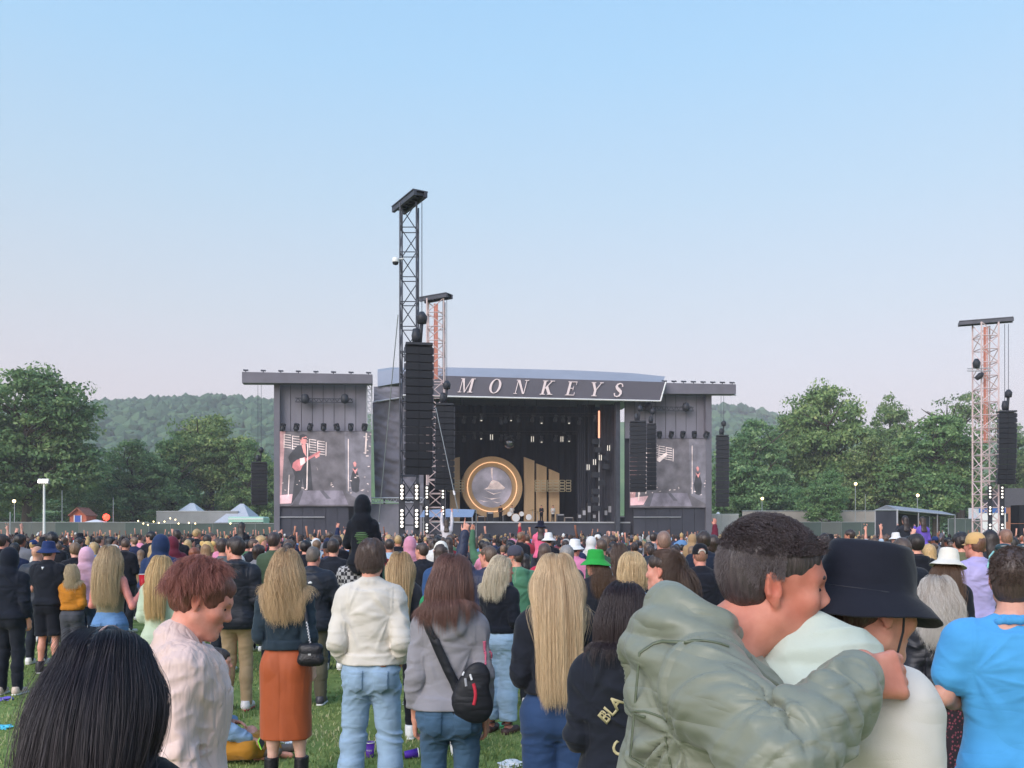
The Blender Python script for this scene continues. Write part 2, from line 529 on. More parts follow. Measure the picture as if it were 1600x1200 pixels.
UNDER = ['under the left half of the huge dark tree', 'under the right half of the huge dark tree', 'behind the gap between the round and the narrow dark tree', 'under the tall yellowish tree', 'under the pale smoky tree', 'under the pointed tree with thin top', 'under the tallest right hand tree', 'under the sparse open branched tree']
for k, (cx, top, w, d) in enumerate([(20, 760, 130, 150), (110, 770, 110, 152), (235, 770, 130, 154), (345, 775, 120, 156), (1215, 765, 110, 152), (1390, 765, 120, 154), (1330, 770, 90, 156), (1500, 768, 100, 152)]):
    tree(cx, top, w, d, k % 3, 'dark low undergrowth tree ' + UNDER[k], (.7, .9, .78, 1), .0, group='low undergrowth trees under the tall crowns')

# ------------------------------------------------------------------ fences, huts, far traffic behind the field
M['hoard'] = surf('green_hoarding', lin('4b5753'), 0.8, 0.15, 0.5)
M['hoard2'] = surf('grey_hoarding', lin('5f6360'), 0.8, 0.15, 0.5)
M['rail'] = surf('galvanised_rail', lin('9b9fa4'), 0.5, 0.1, 1.0, metal=0.3)
def hoarding(px0, px1, d, h, label, mats, wpan=2.45):
    a, b = at(px0, HOR, d), at(px1, HOR, d)
    n = max(1, round((b.x - a.x) / wpan)); w = (b.x - a.x) / n
    t = empty('hoarding_fence', (a.x, d, 0), label, 'fence')
    m = MB(); m.box((0, 0, h / 2), (w - 0.04, 0.03, h - 0.06)); first = {}
    for k in range(n):
        mt = mats[int(abs(math.sin(k * 2.3)) * 1.99) % len(mats)]
        if mt.name not in first: first[mt.name] = m.build('panel', mt, t)
        else:
            o = bpy.data.objects.new('panel', first[mt.name].data); link(o, t)
        o = first[mt.name] if t.children[-1] == first[mt.name] else o
        o.location = (w * (k + 0.5), random.uniform(-.02, .02), 0)
    r = MB(); r.box(((b.x - a.x) / 2, 0.0, h - 0.01), (b.x - a.x, 0.06, 0.05)); r.build('top_rail', M['rail'], t)
    p = MB(); p.box((0, 0, h / 2), (0.06, 0.08, h)); po = None
    for k in range(0, n + 1):
        if po is None: po = p.build('post', M['rail'], t); o = po
        else: o = bpy.data.objects.new('post', po.data); link(o, t)
        o.location = (w * k, 0.06, 0)
    return t
hoarding(-60, 232, 97, 3.0, 'long dark green hoarding fence behind the crowd below the left trees', [M['hoard'], M['hoard2'], M['hoard']])
hoarding(233, 432, 99, 2.9, 'dark green hoarding fence from the brick hut towards the stage wing', [M['hoard'], M['hoard']])
hoarding(1158, 1378, 104, 3.1, 'grey green hoarding fence behind the crowd between container and marquee', [M['hoard2'], M['hoard']])
hoarding(1482, 1535, 98, 3.4, 'short dark hoarding fence between the marquee and the right lattice tower', [M['hoard']])

def wall_far(px0, px1, d, h, col, label):
    a, b = at(px0, HOR, d), at(px1, HOR, d)
    t = empty('boundary_wall', (a.x, d, 0), label, 'wall')
    L = b.x - a.x
    m = MB(); m.box((L / 2, 0, h / 2), (L, 0.3, h)); m.build('masonry', surf('wall_render', lin(col), 0.9, 0.12, 0.4), t)
    m = MB(); m.box((L / 2, 0, h + 0.06), (L + 0.05, 0.42, 0.12)); m.build('coping', M['rail'], t)
wall_far(245, 372, 118, 4.6, '8f9092', 'pale grey panel wall under the tall yellowish tree')
wall_far(1160, 1372, 124, 4.8, 'a39a94', 'pale stone boundary wall behind the grey green hoarding')

# brick hut
def hut():
    p = at(122, HOR, 105); s = 105 / F
    t = empty('brick_hut', (p.x, 105, 0), 'small orange brick hut with a blue shutter above the fence', 'hut')
    w, hh, hr = 26 * s, CAMH + (HOR - 806) * 105 / F, CAMH + (HOR - 795) * 105 / F
    m = MB(); m.prism([(-w / 2, 0), (w / 2, 0), (w / 2, hh), (0, hr), (-w / 2, hh)], 2.5, Matrix.Translation((0, 0, 0)) @ Matrix.Rotation(R(90), 4, 'X'))
    b = m.build('wall', surf('orange_brick', lin('b0624c'), 0.9, 0.2, 3.0), t); b.location.y = 2.5
    m = MB(); m.box((0, -0.04, CAMH + (HOR - 811) * s * 1), (9.5 * s, 0.08, 11 * s)); m.build('shutter', surf('blue_shutter', lin('3b57a8'), 0.6), t)
    m = MB()
    for sx in (-1, 1): m.box((sx * 5.4 * s, -0.05, CAMH + (HOR - 811) * s), (1.2 * s, 0.1, 12.4 * s))
    m.build('frame', M['white_paint'], t)
    m = MB()
    for sx in (-1, 1):
        an = math.atan2(hr - hh, w / 2)
        m.box((sx * w / 4, 1.2, (hh + hr) / 2 + 0.08), (w / 2 / math.cos(an) + 0.2, 3.0, 0.12), M=Matrix.Rotation(sx * an, 3, 'Y'))
    m.build('roof', surf('hut_roof', lin('8d5a4c'), 0.8), t)
hut()
def tent(px, top, w, d, hw, label, col='d9dbe0', eave=0.55):
    p = at(px, HOR, d); s = d / F
    H = CAMH + (HOR - top) * s; W = w * s / 2
    t = empty('marquee_tent', (p.x, d, 0), label, 'tent')
    mt = surf('tent_canvas', lin(col), 0.7, 0.06, 0.6)
    m = MB(); e = H * eave
    m.add([(-W, -hw, e), (W, -hw, e), (W, hw, e), (-W, hw, e), (-W * .1, 0, H), (W * .1, 0, H)], [(0, 1, 5, 4), (2, 3, 4, 5), (1, 2, 5), (3, 0, 4)])
    m.build('canopy', mt, t)
    m = MB(); m.box((0, hw - .05, e / 2), (2 * W - .1, .05, e)); m.box((-W + .05, 0, e / 2), (.05, 2 * hw - .2, e)); m.box((W - .05, 0, e / 2), (.05, 2 * hw - .2, e)); m.build('side_wall', mt, t)
tent(378, 787, 56, 120, 4, 'white peaked tent under the bright green tree beside the stage wing', 'b4b7bf')
tent(300, 786, 60, 128, 4, 'white tent half hidden under the tall yellowish tree')
tent(1122, 800, 26, 108, 2, 'small white peaked tent behind the white container')
tent(150, 812, 55, 103, 2, 'low white canopy in front of the brick hut', eave=.8)
# green and white coach
def coach():
    d = 108; s = d / F; p = at(389, HOR, d)
    t = empty('coach', (p.x, d, 0), 'pale green and white coach with dark windows parked by the stage wing', 'coach')
    L, H = 56 * s, CAMH + (HOR - 806) * s
    m = MB(); m.box((0, 0, H * .52), (L, 2.5, H * .9)); b = m.build('body', surf('pale_green_paint', lin('9fc9b8'), 0.35, 0.04), t)
    bv = b.modifiers.new('bevel', 'BEVEL'); bv.width = .18; bv.segments = 3
    m = MB(); m.box((L * .05, -1.27, H * .66), (L * .86, .04, H * .28)); m.build('window', surf('coach_glass', lin('20242a'), 0.1, 0.0, spec=.6), t)
    m = MB(); m.box((0, -1.265, H * .9), (L * .96, .03, .12)); m.build('stripe', M['white_paint'], t)
    w = None
    for x in (-.32, .3):
        if w is None:
            w = MB().tube((0, -1.27, 0), (0, -1.0, 0), .48, 16).build('wheel', M['black_metal'], t)
            o = w
        else: o = bpy.data.objects.new('wheel', w.data); link(o, t)
        o.location = (x * L, 0, .48)
coach()
# white container
def container():
    d = 96; s = d / F; a = at(1113, HOR, d); b = at(1154, HOR, d)
    H = CAMH + (HOR - 804) * s; L = b.x - a.x
    t = empty('storage_container', (a.x, d, 0), 'white storage cabin with panel doors beside the right end of the stage', 'container')
    m = MB(); m.box((L / 2, 1.2, H / 2), (L, 2.4, H)); m.build('body', surf('cream_paint', lin('d5d0cc'), .5, .06), t)
    o0 = None
    for k in range(3):
        w = L / 3
        if o0 is None: o0 = MB().box((0, -.02, H / 2), (w - .08, .04, H - .25)).build('door', surf('door_paint', lin('cbc6c3'), .5, .05), t); o = o0
        else: o = bpy.data.objects.new('door', o0.data); link(o, t)
        o.location = (w * (k + .5), 0, 0)
    m = MB(); m.box((L / 2, 1.2, H + .04), (L + .1, 2.5, .08)); m.build('roof', M['white_paint'], t)
container()
# open marquee frame at the right
def frame_marquee():
    d = 62; s = d / F
    P = lambda px, py, dd: at(px, py, dd)
    t = empty('open_marquee', (P(1430, HOR, d).x, d, 0), 'open sided aluminium framed marquee with sloping white roof behind the crowd', 'marquee')
    L = t.location.copy()
    m = MB()
    A = [P(1368, 797, 62), P(1402, 797, 58), P(1492, 805, 68), P(1452, 806, 72)]
    for q in A: m.tube(Vector((q.x, q.y, 0)) - L, q - L, .055, 6)
    for i in range(4): m.tube(A[i] - L, A[(i + 1) % 4] - L, .05, 6)
    for f_ in (0.33, 0.66):
        q = A[1].lerp(A[2], f_); m.tube(Vector((q.x, q.y, 0)) - L, q - L, .045, 6)
    lo = [Vector((q.x, q.y, 0.95)) for q in A]
    m.tube(lo[1] - L, lo[2] - L, .035, 5)
    m.build('frame', M['alu'], t)
    top = [q + Vector((0, 0, .04)) - L for q in A]; up = [q + Vector((0, 0, .34)) for q in top]
    m = MB(); m.add(top + [(top[0] + top[1]) / 2 + Vector((0, 0, .3)), (top[2] + top[3]) / 2 + Vector((0, 0, .3))], [(1, 2, 5, 4), (3, 0, 4, 5), (0, 1, 4), (2, 3, 5)])
    m.build('canopy', M['roof_skin'], t)
    m = MB(); q0, q1 = A[0] - L, A[1] - L
    pts = [q0.lerp(q1, k / 8) for k in range(9)]
    vs = []; fs = []
    for k, q in enumerate(pts):
        vs += [q + Vector((0, 0.03 * (-1) ** k, -.05)), Vector((q.x, q.y + 0.06 * (-1) ** k, 0.15))]
    for k in range(8): fs.append((2 * k, 2 * k + 1, 2 * k + 3, 2 * k + 2))
    m.add(vs, fs); m.build('side_curtain', M['tarp_dark'], t)
    m = MB(); q0, q1 = A[3] - L, A[0] - L
    m.add([q0, q1, Vector((q1.x, q1.y, .1)), Vector((q0.x, q0.y, .1))], [(0, 1, 2, 3)]); m.build('back_curtain', M['tarp_dark'], t)
frame_marquee()

# masts and lamps
def mast(px, top, d, r, label, lamp=None, name='lamp_mast'):
    p = at(px, HOR, d); H = CAMH + (HOR - top) * d / F
    t = empty(name, (p.x, d, 0), label, 'mast')
    m = MB(); m.tube((0, 0, 0), (0, 0, H), r, 8, r * .7); m.build('pole', M['white_paint'] if lamp else M['rail'], t)
    if lamp:
        m = MB(); m.box((0, 0, H + .05), (.9, .3, .1)); m.build('crossbar', M['alu'], t)
        h0 = None
        for x in (-.32, .0, .32):
            if h0 is None:
                h0 = MB().box((0, 0, 0), (.28, .22, .34), M=Matrix.Rotation(R(-25), 3, 'X')).build('lamp_head', M['alu'], t); o = h0
                l0 = MB().box((0, -.13, -.03), (.24, .03, .28), M=Matrix.Rotation(R(-25), 3, 'X')).build('lens', M['lamp_glow'], h0)
            else:
                o = bpy.data.objects.new('lamp_head', h0.data); link(o, t)
                l = bpy.data.objects.new('lens', l0.data); link(l, o)
            o.location = (x, -.1, H + .25)
    return t
mast(69, 756, 80, .13, 'white floodlight mast with lit lamps in front of the huge dark tree', True)
mast(97, 766, 100, .05, 'thin bare steel pole to the right of the floodlight mast')
mast(177, 778, 104, .05, 'thin bare steel pole between brick hut and round mid green tree')
mast(16, 800, 96, .09, 'short leaning grey post at the fence by the left border')
mast(1352, 772, 118, .05, 'thin lamp pole under the trees behind the marquee')
GL = MB().lathe([(0, -.2), (.14, -.14), (.2, 0), (.14, .14), (0, .2)], 10)
g0 = None
for (px, py, d, lab) in [(22, 783, 105, 'yellow glowing lamp in the dark foliage of the huge left tree'), (1191, 779, 118, 'small white lamp glowing in front of the pale smoky tree'), (1337, 756, 116, 'small white lamp glowing high in the trees between the tallest and brownish trees'), (1434, 774, 112, 'small yellow lamp glowing low in front of the broad dark tree')]:
    p = at(px, py, d)
    t = empty('street_lamp', (p.x, d, 0), lab, 'lamp', 'glowing lamps among the trees')
    MB().tube((0, 0.1, 0), (0, 0.1, p.z), .05, 6).build('pole', M['rail'], t)
    if g0 is None: g0 = GL.build('globe', M['lamp_warm'], t, True); o = g0
    else: o = bpy.data.objects.new('globe', g0.data); link(o, t)
    o.location = (0, 0, p.z)
p = at(166, 808, 104); t = empty('warning_light', (p.x, 104, 0), 'red glowing light beside the brick hut', 'lamp')
MB().tube((0, .1, 0), (0, .1, p.z), .05, 6).build('pole', M['rail'], t)
o = GL.build('globe', surf('red_glow', lin('ff4030'), .4, 0, emit=lin('ff3a28'), estr=2.5), t, True); o.location.z = p.z; o.scale = (2, 2, 2)
# string of festoon bulbs
pts = [(216, 814), (224, 818), (231, 820), (240, 815), (248, 817), (257, 815), (266, 810), (274, 812), (279, 818), (295, 817), (305, 818), (360, 818)]
wpts = [at(x, y, 96) for x, y in pts]
t = empty('festoon_lights', (wpts[0].x, 96, 0), 'string of small warm festoon bulbs above the fence', 'string lights')
m = MB()
for a, b in zip(wpts[:-1], wpts[1:]): m.tube(a - t.location, b - t.location, .012, 4)
m.build('cable', M['black_metal'], t)
b0 = None
for q in wpts:
    if b0 is None: b0 = MB().lathe([(0, -.09), (.07, -.04), (.07, .04), (0, .08)], 8).build('bulb', M['lamp_warm'], t, True); o = b0
    else: o = bpy.data.objects.new('bulb', b0.data); link(o, t)
    o.location = q - t.location
# ------------------------------------------------------------------ the stage
SA = R(7.8)
ca, sa = math.cos(SA), math.sin(SA)
SD = 83.0
def ST(px, py, off=0.0):
    """stage coordinates (along the front, back from the front, up) of a pixel on the plane `off` metres behind the stage front"""
    k = (px - 800) / F
    u = (k * (SD + off * ca) + off * sa) / (ca - k * sa)
    y = SD + u * sa + off * ca
    z = 0.0 if 832.5 <= py <= 838 else CAMH + (HOR - py) * y / F      # 834 means: down to the ground
    return Vector((u, off, z))
def stage_thing(name, label, cat, at_=(0, 0, 0), group=None):
    q = Vector(at_)
    w = Vector((q.x * ca - q.y * sa, SD + q.x * sa + q.y * ca, q.z))
    t = empty(name, w, label, cat, group, SA)
    t['o'] = list(q)
    return t
def SP(px, py, off, t=None):
    v = ST(px, py, off)
    return v - Vector(t['o']) if t is not None else v
def plate(m, pxs, off, th, t=None, mi=0):
    a = [SP(x, y, off, t) for x, y in pxs]
    b = [v + Vector((0, th, 0)) for v in a]
    n = len(a)
    fs = [tuple(range(n)), tuple(range(2 * n - 1, n - 1, -1))] + [((k + 1) % n, k, n + k, n + (k + 1) % n) for k in range(n)]
    return m.add(a + b, fs, mi)

stage = stage_thing('concert_stage', 'big black open air concert stage with sloping roof and lettered fascia', 'stage')
m = MB(); plate(m, [(640, 816), (985, 816), (985, 838), (640, 838)], 1.0, 13.0, stage); m.build('deck', M['tarp_dark'], stage)
m = MB(); plate(m, [(640, 814.6), (985, 815.4), (985, 817.5), (640, 816.8)], 0.9, 0.08, stage); m.build('deck_edge', M['alu'], stage)
# backdrop cloth in folds
def folds(px0, px1, py0, py1, off, amp, n, t):
    vs, fs = [], []
    for k in range(n + 1):
        x = px0 + (px1 - px0) * k / n
        o = off + amp * math.sin(k * 1.9) + amp * .5 * math.sin(k * 3.3 + 1)
        vs += [SP(x, py0, off, t) + Vector((0, o - off, 0)), SP(x, py1, off, t) + Vector((0, o - off, 0))]
    for k in range(n): fs.append((2 * k, 2 * k + 1, 2 * k + 3, 2 * k + 2))
    return MB().add(vs, fs)
folds(630, 960, 612, 820, 13.5, .12, 90, stage).build('back_cloth', M['black_cloth'], stage, True)
a, b = SP(964, 620, 1.0), SP(964, 620, 13.0)
def side_folds(px, off0, off1, py0, py1, n, amp, t):
    q = SP(px, py0, off0, t); zb = SP(px, py1, off0, t).z
    vs, fs = [], []
    for k in range(n + 1):
        y = off0 + (off1 - off0) * k / n; dx = amp * math.sin(k * 1.9)
        vs += [Vector((q.x + dx, y, q.z)), Vector((q.x + dx, y, zb))]
    for k in range(n): fs.append((2 * k, 2 * k + 1, 2 * k + 3, 2 * k + 2))
    return MB().add(vs, fs)
side_folds(968, 0.8, 13.3, 627, 834, 40, .08, stage).build('side_wall', M['tarp_dark'], stage, True)
side_folds(600, 1.6, 13.3, 616, 834, 40, .08, stage).build('side_wall', M['tarp_dark'], stage, True)
for (x0, x1) in ((902, 916), (918, 930), (937, 958)):
    folds(x0, x1, 632, 820, 4.0 + (958 - x1) * .05, .05, 14, stage).build('wing_curtain', M['tarp_dark'] if x0 > 930 else M['black_cloth'], stage, True)
m = MB(); plate(m, [(962, 628), (969, 628), (969, 834), (962, 834)], .1, .5, stage); m.build('column', M['dark_steel'], stage)
m = MB(); plate(m, [(651, 600), (658, 600), (658, 834), (651, 834)], .1, .5, stage); m.build('column', M['dark_steel'], stage)
# the big tarpaulin wall between left wing and opening: wrinkled sheet
def wrinkled(poly4, off, n, amp, t, seed, fall=1.0):
    tl, tr, br, bl = [SP(x, y, off, t) for x, y in poly4]
    vs = []
    for j in range(n + 1):
        for i in range(n + 1):
            a, b = i / n, j / n
            p = (tl * (1 - a) + tr * a) * (1 - b) + (bl * (1 - a) + br * a) * b
            vs.append(p)
    P = np.array([v[:] for v in vs])
    A = np.stack([P[:, 0] * .35 + P[:, 2] * .8 * fall, P[:, 2] * .25 - P[:, 0] * .3, np.full(len(P), seed)], 1)
    P[:, 1] += amp * (1 - np.abs(vnoise(A * 1.3)) * 2) + amp * .7 * (1 - np.abs(vnoise(A * 3.1 + 5)) * 2)
    ii = np.arange(n)[:, None] * (n + 1) + np.arange(n)[None]
    Q = np.stack([ii, ii + n + 1, ii + n + 2, ii + 1], -1).reshape(-1, 4)
    return np_mesh('sheet', P, Q)
def sheet(name, poly, off, n, amp, t, seed, mat, **k): return obj(name, wrinkled(poly, off, n, amp, t, seed, **k), mat, t)
sheet('tarpaulin', [(582, 629), (662, 618), (662, 792), (586, 778)], -.2, 60, .14, stage, 3, M['tarp'])
sheet('tarpaulin', [(584, 604), (660, 604), (662, 616), (584, 628)], -.5, 30, .06, stage, 9, M['scrim'])
m = MB(); m.tube(SP(583, 628, -.55), SP(661, 616, -.55), .07, 6); m.tube(SP(545, 778, -.6), SP(660, 778, -.6), .06, 6); m.tube(SP(545, 785, -.6), SP(660, 785, -.6), .04, 6)
for k in range(14):
    x = 546 + k * 8.4; m.tube(SP(x, 778, -.6), SP(x + 4, 785, -.6), .025, 4); m.tube(SP(x + 4, 785, -.6), SP(x + 8, 778, -.6), .025, 4)
m.build('rail', M['alu'], stage)
sheet('skirt', [(546, 787), (660, 787), (660, 834), (546, 834)], -.3, 40, .04, stage, 14, M['scrim'], fall=.3)
# curved roof membrane
vs, fs = [], []
prof = [(590, 577, 604), (612, 574, 600), (640, 574.5, 596), (700, 577, 590), (800, 579, 592), (900, 582, 594), (985, 588, 596), (1036, 596, 598)]
for (x, yt, yb) in prof:
    p0 = SP(x, yb, -.6); p1 = SP(x, yt, 5.5)
    pm = (p0 + p1) / 2 + Vector((0, -.6, .45)); p2 = Vector((p1.x, 14.5, p1.z - .4)); p3 = Vector((p0.x, 14.5, p0.z - .5))
    vs += [p0, pm, p1, p2, p3]
for k in range(len(prof) - 1):
    for j in range(4): fs.append((5 * k + j, 5 * k + 5 + j, 5 * k + 6 + j, 5 * k + 1 + j))
    fs.append((5 * k + 4, 5 * k + 9, 5 * k + 5, 5 * k))
fs += [(0, 1, 2, 3, 4), tuple(5 * (len(prof) - 1) + j for j in (4, 3, 2, 1, 0))]
MB().add(vs, fs).build('roof', M['roof_skin'], stage)
m = MB(); plate(m, [(628, 583.5), (692, 587), (1040, 597), (1032, 626), (692, 618.5), (628, 617)], -1.3, .6, stage)
fas = m.build('fascia', M['fascia'], stage)
m = MB()
e = [SP(628, 617.6, -1.4), SP(692, 619.2, -1.4), SP(1032, 626.6, -1.4), SP(1040.4, 597, -1.4)]
for a, b in zip(e[:-1], e[1:]): m.tube(a, b, .075, 6)
m.build('trim', M['white_paint'], fas)
m = MB(); m.add([SP(628, 617, -.7), SP(1032, 626, -.7), SP(1032, 626, 13.), SP(628, 617, 13.)], [(0, 1, 2, 3)]); m.build('ceiling', M['black_cloth'], stage)
# serif italic capitals, unit cap height, drawn from strokes
def strokes(ch):
    th, hair, sf = .17, .055, .05
    P = []
    bar = lambda x0, x1, y0, y1: [(x0, y0), (x1, y0), (x1, y1), (x0, y1)]
    dia = lambda xa, xb, w: [(xa, 0), (xa + w, 0), (xb + w, 1), (xb, 1)]
    ser = lambda x0, x1, y: bar(x0, x1, y, y + sf)
    if ch == 'M':
        P += [bar(.1, .1 + hair, 0, 1), bar(.78, .78 + th, 0, 1), [(.1, 1), (.1 + th, 1), (.5, .06), (.5 - hair, .0), (.44, 0)], [(.44, 0), (.5, 0), (.82, 1), (.76, 1)], ser(0, .25, 0), ser(.68, 1.05, 0), ser(0, .24, .95), ser(.76, 1.05, .95)]
        w = 1.05
    elif ch == 'N':
        P += [bar(.1, .1 + hair, 0, 1), bar(.72, .72 + hair, 0, 1), [(.08, 1), (.08 + th, 1), (.775, 0), (.775 - th * .8, 0)], ser(0, .25, 0), ser(0, .2, .95), ser(.6, .9, .95)]; w = .9
    elif ch == 'K':
        P += [bar(.1, .1 + th, 0, 1), [(.22, .42), (.3, .42), (.76, 1), (.66, 1)], [(.3, .5), (.46, .62), (.82, 0), (.62, 0)], ser(0, .38, 0), ser(.52, .92, 0), ser(0, .38, .95), ser(.54, .88, .95)]; w = .9
    elif ch == 'E':
        P += [bar(.1, .1 + th, 0, 1), bar(0, .68, 0, sf), bar(0, .68, .95, 1), bar(.25, .5, .49, .49 + sf), bar(.64, .68, .0, .22), bar(.64, .68, .78, 1), bar(.47, .51, .38, .64)]; w = .72
    elif ch == 'Y':
        P += [bar(.33, .33 + th, 0, .46), [(.05, 1), (.05 + th * 1.1, 1), (.5, .42), (.33, .42)], [(.4, .42), (.47, .42), (.8, 1), (.73, 1)], ser(.22, .62, 0), ser(0, .34, .95), ser(.62, .9, .95)]; w = .85
    elif ch in 'OS':
        w = .82 if ch == 'O' else .66
    return P, w
def letter_mesh(ch):
    m = MB()
    P, w = strokes(ch)
    z = 0.0
    for k, p in enumerate(P):
        ar = sum(a[0] * b[1] - b[0] * a[1] for a, b in zip(p, p[1:] + p[:1]))
        if ar < 0: p = p[::-1]
        m.prism(p, .04 + .002 * k)
    if ch == 'O':
        n = 28; vs = []; fs = []
        for k in range(n):
            t = 2 * math.pi * k / n
            c, s_ = math.cos(t), math.sin(t)
            vs += [(.42 + .42 * c, .5 + .52 * s_, 0), (.42 + .42 * c, .5 + .52 * s_, .05), (.42 + .25 * c, .5 + .47 * s_, 0.05), (.42 + .25 * c, .5 + .47 * s_, 0)]
        for k in range(n):
            a, b = 4 * k, 4 * ((k + 1) % n)
            for j in range(4): fs.append((a + j, b + j, b + (j + 1) % 4, a + (j + 1) % 4))
        m.add(vs, fs)
    if ch == 'S':
        cpts = [(.58, .74, .05), (.5, .93, .035), (.32, .98, .04), (.16, .9, .07), (.11, .76, .085), (.2, .62, .1), (.36, .5, .11), (.5, .38, .1), (.55, .24, .085), (.48, .09, .07), (.32, .02, .04), (.14, .07, .035), (.06, .27, .05)]
        vs = []; fs = []
        for k, (x, y, r) in enumerate(cpts):
            x0, y0, _ = cpts[max(k - 1, 0)]; x1, y1, _ = cpts[min(k + 1, len(cpts) - 1)]
            d = math.hypot(x1 - x0, y1 - y0); nx, ny = -(y1 - y0) / d, (x1 - x0) / d
            vs += [(x + nx * r, y + ny * r, 0), (x - nx * r, y - ny * r, 0), (x - nx * r, y - ny * r, .05), (x + nx * r, y + ny * r, .05)]
        for k in range(len(cpts) - 1):
            for j in range(4): fs.append((4 * k + j, 4 * k + 4 + j, 4 * k + 4 + (j + 1) % 4, 4 * k + (j + 1) % 4))
        m.add(vs, fs)
    return m, w
M['letter'] = surf('letter_paint', lin('ecd9da'), .5, .03)
for ch, x, yb, yt in [('M', 715, 613, 591), ('O', 762, 614.2, 592.2), ('N', 802, 615.4, 593.4), ('K', 843, 616.5, 594.5), ('E', 882.5, 617.7, 596), ('Y', 919, 619, 597.2), ('S', 957, 620, 598.5)]:
    m, w = letter_mesh(ch)
    p = SP(x, yb, -1.36); h = SP(x, yt, -1.36).z - p.z
    Mx = Matrix.Translation(p) @ Matrix.Rotation(R(90), 4, 'X') @ Matrix(((h * .98, h * .26, 0, 0), (0, h, 0, 0), (0, 0, 1.2, 0), (0, 0, 0, 1)))
    o = m.build('letter', M['letter'], fas); o.data.transform(Mx)

# wings with video screens
def wing(label, col, scr, head, beam, dirn, off, sk, seed):
    t = stage_thing('video_wing', label, 'video screen tower', (ST(col[0], HOR, off).x, off, 0))
    q = lambda x, y, o=0.: SP(x, y, off + o, t)
    m = MB(); plate(m, [(col[0], col[2]), (col[1], col[2]), (col[1], 834), (col[0], 834)], off - .3, .9, t); m.build('column', M['tarp'], t)
    x0, x1, y0, y1 = scr
    # scrim above the screen, hung in strips
    hx0, hx1, hy0 = head
    n = 8
    for k in range(n):
        xa, xb = hx0 + (hx1 - hx0) * k / n, hx0 + (hx1 - hx0) * (k + 1) / n
        m = MB(); plate(m, [(xa + .4, hy0), (xb - .4, hy0), (xb - .4, y0 - .5), (xa + .4, y0 - .5)], off + .3 + .03 * (k % 2), .05, t); m.build('scrim_panel', M['scrim'], t)
    m = MB(); plate(m, [(hx0, hy0), (hx1, hy0), (hx1, 834), (hx0, 834)], off + .8, .1, t); m.build('back_wall', M['tarp_dark'], t)
    # header beam: wrapped truss with brackets on top
    bx0, bx1, by0, by1 = beam
    m = MB(); plate(m, [(bx0, by0), (bx1, by0 + dirn), (bx1, by1 + dirn * .3), (bx0, by1)], off - 1.2, 1.1, t); hb = m.build('header_beam', M['tarp'], t)
    m = MB()
    for k in range(8):
        x = bx0 + 6 + (bx1 - bx0 - 12) * k / 7; y = by0 + dirn * k / 7
        m.tube(q(x, y + .5, -.7), q(x, y - 2.5, -.7), .05, 5); m.tube(q(x - 4, y - 3, -.7), q(x + 4, y - 2.4, -.7), .07, 5); m.tube(q(x - 3, y - 1.5, -.7), q(x + 3, y - 3.4, -.7), .04, 4)
    m.build('bracket', M['dark_steel'], hb)
    m = MB(); m.tube(q(bx0 + 40, by1 + 1.2, -.4), q(bx1, by1 + 1.6 + dirn * .3, -.4), .06, 6); m.build('rail', M['alu'], hb)
    # light truss in front of the scrim
    lx0, lx1, ly = hx0 + (hx1 - hx0) * .18, hx0 + (hx1 - hx0) * .84, hy0 + 25
    m = MB(); m.tube(q(lx0, ly - 3, -.3), q(lx1, ly - 1.5, -.3), .045, 5); m.tube(q(lx0, ly + 3, -.3), q(lx1, ly + 4, -.3), .045, 5)
    nn = 22
    for k in range(nn):
        xa, xb = lx0 + (lx1 - lx0) * k / nn, lx0 + (lx1 - lx0) * (k + 1) / nn
        s_ = 1 if k % 2 else -1
        m.tube(q(xa, ly - 3 * s_, -.3), q(xb, ly + 3 * s_, -.3), .028, 4)
    lt = m.build('light_truss', M['dark_steel'], t)
    for f_ in (.17, .86):
        p = q(lx0 + (lx1 - lx0) * f_, ly - 2, -.5); MB().lathe([(0, -.45), (.3, -.35), (.38, 0), (.26, .35), (0, .45)], 10, p).build('lamp_head', M['black_metal'], lt, True)
    # row of moving heads above the screen
    o0 = None
    for k in range(7):
        p = q(x0 + (x1 - x0) * (k + .5) / 7, y0 - 5.5, -.5)
        if o0 is None:
            m = MB(); m.box((0, 0, .32), (.34, .3, .14)); m.box((-.2, 0, .1), (.07, .2, .5)); m.box((.2, 0, .1), (.07, .2, .5)); m.lathe([(0, -.3), (.17, -.28), (.21, -.05), (.12, .2), (0, .24)], 10)
            o0 = m.build('moving_light', M['black_metal'], t); o = o0
        else: o = bpy.data.objects.new('moving_light', o0.data); link(o, t)
        o.location = p; o.rotation_euler = (R(20), R(random.uniform(-20, 20)), random.uniform(-.5, .5))
    # screen and its picture
    m = MB(); plate(m, [(x0, y0), (x1, y0), (x1, y1), (x0, y1)], off - .25, .35, t)
    s = m.build('screen', M['scr_bg'], t)
    def flat(poly, mat, name, k):
        m = MB()
        for pl in poly:
            pts = [q(x0 + (x1 - x0) * a, y0 + (y1 - y0) * b, -.25 - .004 * k) for a, b in pl]
            m.add(pts, [tuple(range(len(pts)))])
        m.build(name, mat, s)
    line = lambda a, b, w: [(a[0] - w, a[1]), (a[0] + w, a[1]), (b[0] + w, b[1]), (b[0] - w, b[1])]
    hline = lambda a, b, w: [(a[0], a[1] - w), (b[0], b[1] - w), (b[0], b[1] + w), (a[0], a[1] + w)]
    flat([[(0, 0), (.1, 0), (.06, .85), (0, .86)]], M['scr_rose'], 'picture_side_glow', 1)
    flat([[(.72, 0), (1, 0), (1, 1), (.74, .82)]], M['scr_grey2'], 'picture_right_curtain', 1)
    flat([[(0, .86), (.22, .83), (.16, .96), (0, .97)]], M['scr_rose2'], 'picture_floor', 2)
    g = []
